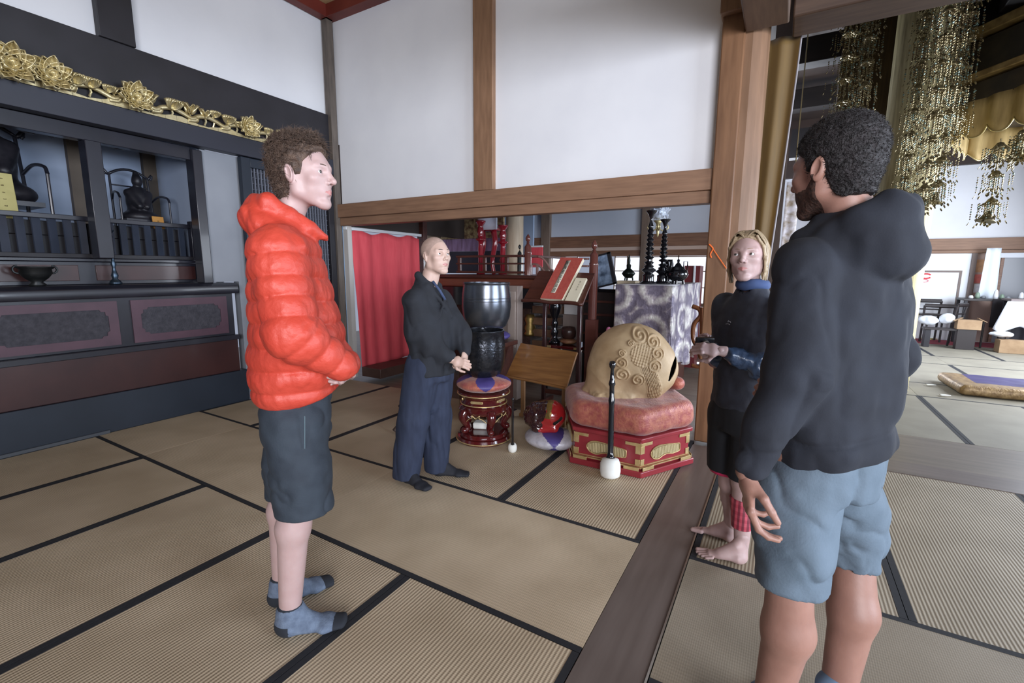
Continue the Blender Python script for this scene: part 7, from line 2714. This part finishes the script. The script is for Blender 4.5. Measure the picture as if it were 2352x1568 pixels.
for xa, xb in ((1.7, 2.42), (2.44, 3.2)):
    box_obj('sliding_panel', (xa, FY - .02, .02), (xb, FY - .005, 1.46), mat('white_sliding_panel', (236, 238, 240), 0.6), t)
b = MB(); b.box((1.6, FY - .03, 1.46), (3.24, FY - .002, 1.50)); b.box((3.20, FY - .03, .02), (3.24, FY - .002, 1.46)); obj('panel_frame', b, MATS['grey_brown_frame'], t)
b = MB()
c0 = ony(2127, 634, FY - .03)
b.tube([c0 + (.09 * cos(a), 0, .05 * sin(a)) for a in np.linspace(.6, 2 * pi - .6, 14)], .016, 6)
obj('red_mark', b, mat('red_sign_ink', (214, 50, 60), 0.6), t)
b = MB()
b.tube([c0 + (-.02 + .07 * cos(a), 0, -.10 + .03 * sin(a)) for a in np.linspace(0, 2 * pi, 14)], .008, 6)
obj('pink_mark', b, mat('pink_sign_ink', (226, 140, 150), 0.6), t)
# grey doorway at the right edge
q0, q1 = ony(2308, 592, FY - .04), ony(2352, 592, FY - .04)
t = thing('door_2', (q0[0] + .4, FY - .04, 0), None, None); t['kind'] = 'structure'
box_obj('grey_glass_door', (q0[0], FY - .03, .02), (q0[0] + .62, FY - .01, q0[2]), mat('grey_door_glass', (112, 114, 120), 0.3), t)
box_obj('pale_jamb', (q0[0] + .62, FY - .04, .02), (q0[0] + .85, FY, q0[2]), mat('pale_blue_jamb', (146, 156, 172), 0.5), t)
box_obj('head_board', (q0[0] - .1, FY - .05, q0[2]), (q0[0] + 1.2, FY - .01, q0[2] + .10), mat('white_head_board', (220, 224, 232), 0.5), t)
box_obj('brown_stile', (q0[0] - .05, FY - .045, .02), (q0[0], FY - .005, q0[2]), REARW, t)
# poster wall: pinned papers
for k, (xa, xb, ya, yb, col, lab) in enumerate(((2245, 2262, 596, 625, (198, 150, 110), 'tan poster pinned at the upper left of the far poster wall'),
                                               (2265, 2285, 578, 606, (236, 240, 244), 'white sheet pinned at the top of the far poster wall'),
                                               (2240, 2259, 630, 650, (206, 110, 100), 'reddish poster pinned at the left of the far poster wall'),
                                               (2284, 2296, 606, 628, (218, 190, 120), 'yellowish poster pinned at the right of the far poster wall'),
                                               (2282, 2294, 636, 650, (200, 124, 116), 'small red-brown poster low on the far poster wall'),
                                               (2238, 2256, 652, 672, (226, 224, 226), 'pale sheet low at the left of the far poster wall'))):
    a_, c_ = ony(xa, ya, FY + .03), ony(xb, yb, FY + .03)
    o = box_obj('poster', (a_[0], FY + .035, c_[2]), (c_[0], FY + .048, a_[2]), mat('poster_ink_%d' % k, col, 0.6, c2=tuple(min(255, int(v * 1.15)) for v in col), scale=12), None, bevel=0)
    set_props(o, lab, 'poster', 'posters on the far wall')
# white sculpture/figure in front of it
q = ony(2268, 690, FY - .6)
t = thing('white_hanging_scroll', q, 'tall white translucent hanging strip before the far poster wall', 'scroll')
a_, c_ = ony(2262, 604, FY - .3), ony(2282, 690, FY - .3)
b = MB(); b.grid(lambda u, v: np.array([a_[0] - .03 * v + (c_[0] - a_[0]) * u * (1 + .3 * v), FY - .3 + .02 * sin(u * 8), a_[2] + .3 - v * (a_[2] + .3 - c_[2])]), 8, 10); obj('strip', b, mat('pale_gauze', (224, 232, 240), 0.7), t, smooth=True, solid=.004)
# red carpet
b = MB(); b.box((1.6, 12.55, -.05), (8.5, 13.38, .002))
o = obj('red_carpet', b, mat('wine_red_carpet', (136, 52, 66), 0.95, c2=(150, 62, 74), scale=30)); set_props(o, 'wine red carpet strip along the far wall under the tables', 'carpet')
# upper dark rafters zone
b = MB(); b.box((-0.5, 4.4, 4.95), (9, FY + .2, 5.05)); struct('ceiling_far', b, DARKCEIL)
for k, yy in enumerate((6.2, 8.4, 10.6)):
    b = MB(); b.box((-0.4, yy, 4.45), (8.8, yy + .28, 4.8)); struct('trim_%d' % (53 + k), b, mat('dark_beam', (28, 22, 19), 0.65, c2=(38, 30, 26), scale=2, stretch=(1, 6, 6)), bevel=.01)
for k, xx in enumerate((2.0, 4.4)):
    b = MB(); b.box((xx, 4.5, 4.60), (xx + .2, FY, 4.86)); struct('trim_%d' % (56 + k), b, MATS['dark_beam'], bevel=.01)
t = thing('spotlight', ony(1859, 143, 9.0), 'tiny lit round spotlight in the dark rafters left of the hoodie man', 'lamp')
q = ony(1859, 143, 9.0)
b = MB(); b.lathe([(0, 0), (.045, 0), (.05, .06), (.03, .10), (0, .10)], q, 16, ax=(0, .3, 1)); obj('housing', b, BLACKM, t)
b = MB(); b.ball(q - (0, .012, .008), .038, 12, 8); obj('bulb', b, emit('lamp_glow', (255, 246, 230), 8.0), t, smooth=True)
b = MB(); b.tube([q + (0, 0, .09), (q[0], q[1], 4.95)], .01, 6); obj('stem', b, BLACKM, t)
# right outer wall with lit paper screens out of view and the side wall behind
# brown carved posts at the left of the hall
b = MB(); b.box((-.35, 7.2, 0), (-.1, 7.45, 4.95)); struct('trim_60', b, mat('dark_hall_post', (60, 44, 34), 0.6, c2=(74, 56, 44), scale=3))
b = MB(); b.box((-0.1, 9.2, 3.3), (2.2, 9.4, 3.75)); struct('trim_61', b, mat('dim_grey_band', (54, 50, 50), 0.8))
# white lit screen seen between pillar and hoodie man
b = MB(); b.box((-.9, 8.9, 0.0), (1.0, 9.0, 2.9)); struct('wall_screen', b, mat('bright_screen_paper', (236, 238, 244), 0.7))
SPK0 = mat('thin_gilt_cord', (112, 98, 68), 0.4, 0.5)
# carved tassel column (ornament) seen over the woman, pale
t = thing('hanging_banner', (.06, 6.2, 1.6), 'pale patterned narrow temple banner between the gold drape and the bearded man', 'banner')
def ban(u, v):
    a_ = ony(1806, 440, 6.2); c_ = ony(1789, 610, 6.2)
    p_ = a_ * (1 - v) + c_ * v
    return p_ + np.array([.13 * u, .01 * sin(u * 6), .0 if v > 0 else .1])
b = MB(); b.tube([ban(.5, 0), (ban(.5, 0)[0], 6.2, 4.95)], .006, 6); obj('cord', b, SPK0, t)
b = MB(); b.grid(ban, 6, 16); obj('banner_cloth', b, mat('pale_patterned_silk', (150, 132, 108), 0.5, c2=(222, 218, 224), scale=14, contrast=.3), t, smooth=True, solid=.004)

# great gilded pillar cloth (gold column)
q = ony(2098, 300, 7.4)
b = MB()
prof = [(.30, 0), (.30, 4.95)]
n_ = 36
vs, fs = [], []
for j, z_ in enumerate((0, 1.2, 2.2, 2.6, 3.4, 4.95)):
    for i in range(n_):
        a = 2 * pi * i / n_
        r = .27 + .008 * cos(i * pi)
        vs.append((q[0] + r * cos(a), 7.4 + r * sin(a), z_))
fs = [(j * n_ + i, j * n_ + (i + 1) % n_, (j + 1) * n_ + (i + 1) % n_, (j + 1) * n_ + i) for j in range(5) for i in range(n_)]
b.add(vs, fs)
COLG = mat('worn_gilding', (150, 136, 92), 0.5, 0.2, c2=(196, 182, 134), scale=5, stretch=(6, 6, .5), bump=.2)
struct('trim_62', b, COLG, smooth=True)
q = ony(1985, 300, 8.3)
b = MB(); b.box((q[0] - .35, 8.3, 0), (q[0] + .40, 8.6, 4.95)); struct('trim_63', b, mat('brown_gilt_board', (64, 48, 26), 0.5, 0.3, c2=(86, 68, 38), scale=4, stretch=(8, 8, .5)))

# big gilded canopy (tengai) with valance
t = thing('gilded_canopy', (2.72, 7.72, 3.0), 'large dark gilded hexagonal temple canopy with a scalloped hanging valance', 'canopy')
CG = mat('canopy_gilt', (120, 96, 56), 0.5, 0.2, c2=(170, 144, 92), scale=10, bump=.2)
CD = mat('canopy_dark', (36, 30, 24), 0.5, c2=(58, 48, 34), scale=6)
cc = np.array([2.72, 7.72])
def poly6(r, rot=0.1):
    return [(cc[0] + r * cos(rot + k * pi / 3), cc[1] + r * sin(rot + k * pi / 3)) for k in range(6)]
for r0, z0, h0, m_ in ((1.30, 4.02, .10, CG), (1.20, 3.64, .36, CD), (1.32, 3.56, .07, CG), (1.24, 3.32, .22, CD)):
    b = MB(); b.prism(poly6(r0), (0, 0, 1), h0, org=(0, 0, z0)); obj('canopy_tier', b, m_, t, bevel=.01)
for k in range(6):
    a_, c_ = np.array(poly6(1.26)[k]), np.array(poly6(1.26)[(k + 1) % 6])
    b = MB()
    def val(u, v):
        p_ = a_ * (1 - u) + c_ * u
        nn = (p_ - cc) / np.linalg.norm(p_ - cc)
        sc = abs(sin(u * pi * 5))
        p_ = p_ + nn * .02 * sin(u * pi * 10)
        return np.array([p_[0], p_[1], 3.34 - v * (.30 + .10 * sc)])
    b.grid(val, 60, 4)
    vo_ = obj('valance', b, mat('valance_cloth', (150, 126, 76), 0.7, 0.0, c2=(176, 150, 96), scale=4, stretch=(6, 6, 1)), t, smooth=True, solid=.004)
    b = MB()
    b.tube([val(u, 1) for u in np.linspace(0, 1, 61)], .008, 5)
    obj('valance_hem', b, mat('bright_gilt', (196, 178, 124), 0.35, 0.8), vo_, smooth=True)

b = MB(); b.tube([(cc[0], cc[1], 4.12), (cc[0], cc[1], 4.95)], .03, 8); obj('hanging_rod', b, CD, t)
# hanging strings of gilt pendants (yoraku) with bells
SPK = mat('gilt_pendant', (112, 98, 68), 0.25, 0.8, c2=(170, 156, 118), scale=30, contrast=.4)
SPK2 = mat('glass_bead', (96, 122, 110), 0.1, 0.3, c2=(150, 170, 156), scale=40)


def pendant_string(x, y, ztop, zbot, r, seed, label, bell=True):
    rng = np.random.RandomState(seed)
    t = thing('pendant_ornament', (x, y, zbot), label, 'hanging ornament', 'gilt pendant ornaments hanging in the hall')
    b = MB(); b.tube([(x, y, ztop), (x, y, zbot)], .006, 6); obj('chain', b, SPK, t)
    z = ztop - .05
    tiers = max(3, int((ztop - zbot) / .22))
    for k in range(tiers):
        zc = ztop - .08 - (ztop - zbot - .16) * k / (tiers - 1)
        b = MB()
        b.lathe([(.0, .05), (.025, .04), (.04, .015), (r * .45, -.005), (r * .42, -.02), (.02, .0)], (x, y, zc), 12)
        for j in range(6):
            a = j * pi / 3 + k
            petal(b, np.array((x, y, zc)), (cos(a), sin(a), -.55 - .3 * rng.rand()), (0, 0, 1), r * (.4 + .2 * rng.rand()), r * .16, .4)
        tr_ = obj('petal_crown', b, SPK, t, smooth=True)
        b = MB(); g = MB()
        for j in range(26):
            a = j * 2 * pi / 26 + rng.rand() * .3
            rr = r * (.25 + .75 * ((j * 7) % 5) / 4) * (.9 + .2 * rng.rand())
            L_ = .10 + .12 * rng.rand()
            nb = int(L_ / .024)
            for m_ in range(nb):
                p_ = np.array((x + rr * cos(a), y + rr * sin(a), zc - .01 - m_ * .024))
                s_ = .005 + .005 * rng.rand()
                tgt = g if rng.rand() < .2 else b
                tgt.add([p_ + (0, 0, s_ * 1.2), p_ + (s_, 0, 0), p_ + (0, s_, 0), p_ + (-s_, 0, 0), p_ + (0, -s_, 0), p_ - (0, 0, s_ * 1.4)], [(0, 1, 2), (0, 2, 3), (0, 3, 4), (0, 4, 1), (5, 2, 1), (5, 3, 2), (5, 4, 3), (5, 1, 4)])
            p_ = np.array((x + rr * cos(a), y + rr * sin(a), zc - .02 - nb * .024))
            petal(b, p_, (cos(a) * .3, sin(a) * .3, -1), (cos(a), sin(a), 0), .035, .012, .3)
        o1 = obj('pendant_beads', b, SPK, tr_, smooth=False); o1['kind'] = 'stuff'
        o2_ = obj('glass_beads', g, SPK2, tr_, smooth=False); o2_['kind'] = 'stuff'
    if bell:
        b = MB(); b.lathe([(0, 0), (.012, 0), (.03, -.02), (.045, -.06), (.055, -.085), (.085, -.105), (.08, -.108), (.0, -.08)], (x, y, zbot), 20, ax=(.25, .1, 1)); obj('bell', b, mat('dull_bell_gilt', (120, 110, 84), 0.3, 0.8), t, smooth=True)
    return t


for k, (px_, ytop, ybot, Y, r, lab) in enumerate((
        (2138, -60, 452, 6.3, .17, 'long gilt pendant ornament with the lowest-left bell, just right of the bearded man'),
        (2168, -40, 440, 6.55, .15, 'long gilt pendant ornament with a bell, second from the gold column'),
        (2280, 320, 484, 6.62, .13, 'short gilt pendant ornament with a bell hanging from the canopy edge at right'),
        (2090, 40, 430, 6.9, .11, 'gilt pendant ornament hanging in front of the gold column'),
        (1935, 90, 300, 7.4, .19, 'dark wide gilt pendant ornament above the bearded man, left one'),
        (1985, 40, 270, 7.0, .15, 'gilt pendant ornament above the bearded man, right one'),
        (2200, -40, 290, 6.9, .16, 'gilt pendant ornament in front of the canopy corner'),
        (2345, 290, 345, 6.62, .08, 'small gilt pendant at the right edge under the canopy'))):
    a_, c_ = ony(px_, ytop, Y), ony(px_, ybot, Y)
    if k not in (2, 7):
        a_[2] = 4.95
    x_ = ony(px_, (ytop + ybot) / 2, Y)[0]
    pendant_string(c_[0] * .5 + x_ * .5, Y, min(4.945, a_[2]), c_[2], r, 20 + k, lab, bell=(k in (0, 1, 2, 3)))

# ------------------------------------------------------------------ gold cushion on the mats
a_, b_, = fl(2140, 882, .05), fl(2192, 912, 0)
t = thing('prayer_cushion', (2.3, 7.5, 0), 'large flat gold brocade cushion with a violet top on the far mats', 'cushion')
def pc_fn(P):
    R = rotz(.04)
    return sd_box(P, (2.95, 7.80, .07), (1.05, .44, .062), R, .055) + .006 * fbm(P * 7, 2, 1)
m = sdf_mesh(pc_fn, (1.7, 7.2, -.02), (4.2, 8.4, .2), .018)
c = fcent(m)
mi = ((c[:, 2] > .09) & (c[:, 0] > 2.12) & (c[:, 1] > 7.58)).astype(int)
obj('cushion_body', m + (mi,), [mat('dark_gold_brocade', (118, 92, 60), 0.4, 0.3, c2=(168, 140, 98), scale=22, bump=.4, bscale=60), mat('deep_violet_silk', (46, 38, 84), 0.5, c2=(58, 48, 100), scale=6)], t, smooth=True)
for px_, py_ in ((2150, 884), (2184, 908)):
    q = fl(px_, py_, .02)
    b = MB()
    for k in range(6):
        b.tube(smoothpath([q, q + (-.05, -.01 * k + .02, .0), q + (-.10, -.014 * k + .03, -.005)], 4), .0035, 5)
    o = obj('tassel', b, WHITE, t, smooth=True)

# ------------------------------------------------------------------ far clutter: tables, chairs, boxes
def table(x0, x1, y0, y1, h, m, label, cat='table', leg=.05):
    t = thing('table', ((x0 + x1) / 2, (y0 + y1) / 2, 0), label, cat)
    box_obj('table_top', (x0, y0, h - .04), (x1, y1, h), m, t)
    for xx in (x0 + .02, x1 - .02 - leg):
        for yy in (y0 + .02, y1 - .02 - leg):
            box_obj('leg', (xx, yy, .003), (xx + leg, yy + leg, h - .041), BLACKM, t)
    return t


FD = mat('far_dark_wood', (46, 40, 40), 0.4)
P_ = lambda x, y, Y: ony(x, y, Y)
# low bench with things (left)
q0, q1 = P_(2112, 748, 12.3), P_(2212, 752, 12.3)
table(q0[0], q1[0], 11.9, 12.12, q1[2], FD, 'low dark bench before the white doors, with papers on it', leg=.09)
q0, q1 = P_(2205, 684, 12.9), P_(2300, 700, 12.9)
t = table(q0[0], q1[0] + .6, 12.65, 13.2, q0[2], FD, 'dark cloth-covered table loaded with small objects at the far wall')
b = MB(); b.grid(lambda u, v: np.array([q0[0] + .42 + 1.1 * u, 12.64 - .02 * sin(u * 20) * v, q0[2] + .004 - v * (.55 - .25 * u + .06 * sin(u * 9))]), 30, 6)
o = obj('dark_table_cloth', b, mat('black_table_cloth', (38, 34, 38), 0.85), smooth=True, solid=.006); set_props(o, 'black cloth hanging over the front of the loaded far table', 'tablecloth')
q0, q1 = P_(2318, 686, 12.2), P_(2352, 690, 12.2)
t = table(q0[0], q0[0] + 1.2, 12.1, 12.55, q0[2], mat('grey_brown_top', (120, 108, 106), 0.5), 'grey-brown low table at the right edge of the far hall')
b = MB(); b.grid(lambda u, v: np.array([q0[0] - .05 - .16 * v + .9 * u, 12.08 - .03 * sin(u * 24) * v - .05 * v, q0[2] - .04 - v * (.52 + .06 * sin(u * 12))]), 34, 10)
o = obj('white_sheet', b, mat('white_plastic_sheet', (214, 220, 230), 0.4, c2=(232, 236, 242), scale=6, bump=.6, bscale=9), smooth=True, solid=.006); set_props(o, 'crumpled white sheet hanging from the grey-brown table at the right edge', 'sheet')
q = P_(2330, 772, 12.0)
t = thing('cardboard_box', (q[0] + .3, 12.0, 0), 'open brown cardboard box on the mats at the right edge', 'box')
box_obj('box_body', (q[0] - .25, 11.75, .003), (q[0] + .8, 12.0, .24), mat('brown_cardboard', (150, 122, 92), 0.8, c2=(168, 140, 108)), t)
box_obj('opening_shade', (q[0] + .1, 11.742, .05), (q[0] + .7, 11.749, .18), BLACKM, t)  # black plate stands in for the shade inside the open box


def low_chair(px_, py_, Y, w, label, ang=0.0):
    q = P_(px_, py_, Y)
    t = thing('low_chair', (q[0], Y, 0), label, 'chair', 'dark low chairs at the far wall')
    R = rotz(ang)
    def tp(x, y, z):
        return np.array((q[0], Y, 0)) + R @ np.array((x, y, 0)) + np.array((0, 0, z))
    zt_ = q[2]
    zs = zt_ - .30
    for sx in (-w / 2, w / 2):
        b = MB(); b.tube([tp(sx, .04, .003), tp(sx, .0, zs), tp(sx * 1.05, -.05, zt_)], .020, 6); obj('back_leg', b, FD, t)
        b = MB(); b.tube([tp(sx, -.34, .003), tp(sx, -.34, zs)], .018, 6); obj('front_leg', b, FD, t)
    b = MB(); b.tube([tp(-w / 2 * 1.05, -.05, zt_), tp(w / 2 * 1.05, -.05, zt_)], .028, 6, flat=1.4); obj('back_rail', b, FD, t)
    b = MB(); b.tube([tp(-w / 2, -.02, zs + .12), tp(w / 2, -.02, zs + .12)], .016, 6); obj('lower_rail', b, FD, t)
    b = MB(); b.box(tp(-w / 2, -.36, zs), tp(w / 2, .02, zs + .03)); obj('seat', b, FD, t)


low_chair(2125, 690, 13.2, .50, 'dark low chair in front of the white doors, partly behind the hoodie man')
low_chair(2158, 702, 12.75, .46, 'dark low chair in front of the white doors, nearer one')
low_chair(2205, 700, 12.42, .30, 'dark low chair turned sideways before the loaded far table', .9)
# white bags and paper on the bench
rng = np.random.RandomState(2)
for k, (px_, py_, Y, r, lab) in enumerate(((2132, 740, 12.0, (.17, .10, .09), 'crumpled white plastic bag on the low dark bench, left one'), (2173, 738, 12.0, (.11, .09, .10), 'crumpled white plastic bag on the low dark bench, right one'), (2298, 770, 11.9, (.16, .12, .05), 'small white paper lump on the mats before the cardboard box'))):
    q = P_(px_, py_, Y)
    zb = q[2] - r[2] * .5
    m = sdf_mesh(lambda P: sd_ell(P, (q[0], Y, zb + r[2]), r) + .03 * fbm(P * 9, 3, k), np.array((q[0], Y, zb)) - (.28, .2, .03), np.array((q[0], Y, zb + .2)) + (.28, .2, .16), .016)
    o = obj('plastic_bag', m, MATS['white_plastic_sheet'], smooth=True); set_props(o, lab, 'bag')
q = P_(2226, 742, 11.9)
t = thing('cardboard_box', (q[0], 11.95, q[2] - .15), 'open brown cardboard box with flaps before the loaded far table', 'box')
b = MB(); b.box((q[0] - .17, 11.86, q[2] - .12), (q[0] + .17, 12.05, q[2] + .06)); obj('box_body', b, MATS['brown_cardboard'], t)
for sg in (-1, 1):
    b = MB(); b.box((q[0] + sg * .17 - .06, 11.87, q[2] + .06), (q[0] + sg * .17 + .08, 11.98, q[2] + .07), roty(sg * .5)); obj('flap', b, MATS['brown_cardboard'], t)
box_obj('box_stool', (q[0] - .15, 11.88, .003), (q[0] + .12, 12.03, q[2] - .122), FD, t)
# objects on the far table
q0 = P_(2205, 684, 12.9)
for k in range(9):
    xx = q0[0] + .15 + k * .12
    hh = (.06, .12, .05, .18, .09, .05, .14, .07, .10)[k]
    b = MB(); b.lathe([(0, 0), (.035, 0), (.04, hh * .3), (.03, hh * .8), (.015, hh), (0, hh)], (xx, 12.85 + .1 * (k % 3), q0[2] + .003), 12)
    o = obj('small_vessel', b, mat(('white_ware', 'green_ware', 'grey_ware')[k % 3], ((222, 224, 226), (130, 150, 130), (150, 154, 160))[k % 3], 0.4), smooth=True)
    set_props(o, '%s small %s vessel, %s from the left on the loaded far table' % (('squat' if hh < .08 else 'tall'), ('white', 'green', 'grey')[k % 3], ('first', 'second', 'third', 'fourth', 'fifth', 'sixth', 'seventh', 'eighth', 'last')[k]), 'vessel', 'small vessels on the loaded far table')
# books/papers heap on the mats
for k, (px_, py_, an) in enumerate(((2128, 770, .3), (2140, 776, .9), (2150, 764, -.4))):
    q = fl(px_, py_ + 2, 0.0)
    t = thing('magazine', (q[0], q[1], .004 + .03 * 0), ('pale magazine lying open on the far mats at the left', 'yellowish folded paper on the far mats beside the bench legs', 'dark folded leaflet on the far mats under the bench')[k], 'magazine')
    b = MB(); b.box((q[0] - .22, q[1] - .10, .004), (q[0] + .22, q[1] + .10, .030), rotz(an)); obj('leaves', b, mat('magazine_%d' % k, ((206, 200, 190), (200, 186, 130), (60, 62, 74))[k], 0.6), t)
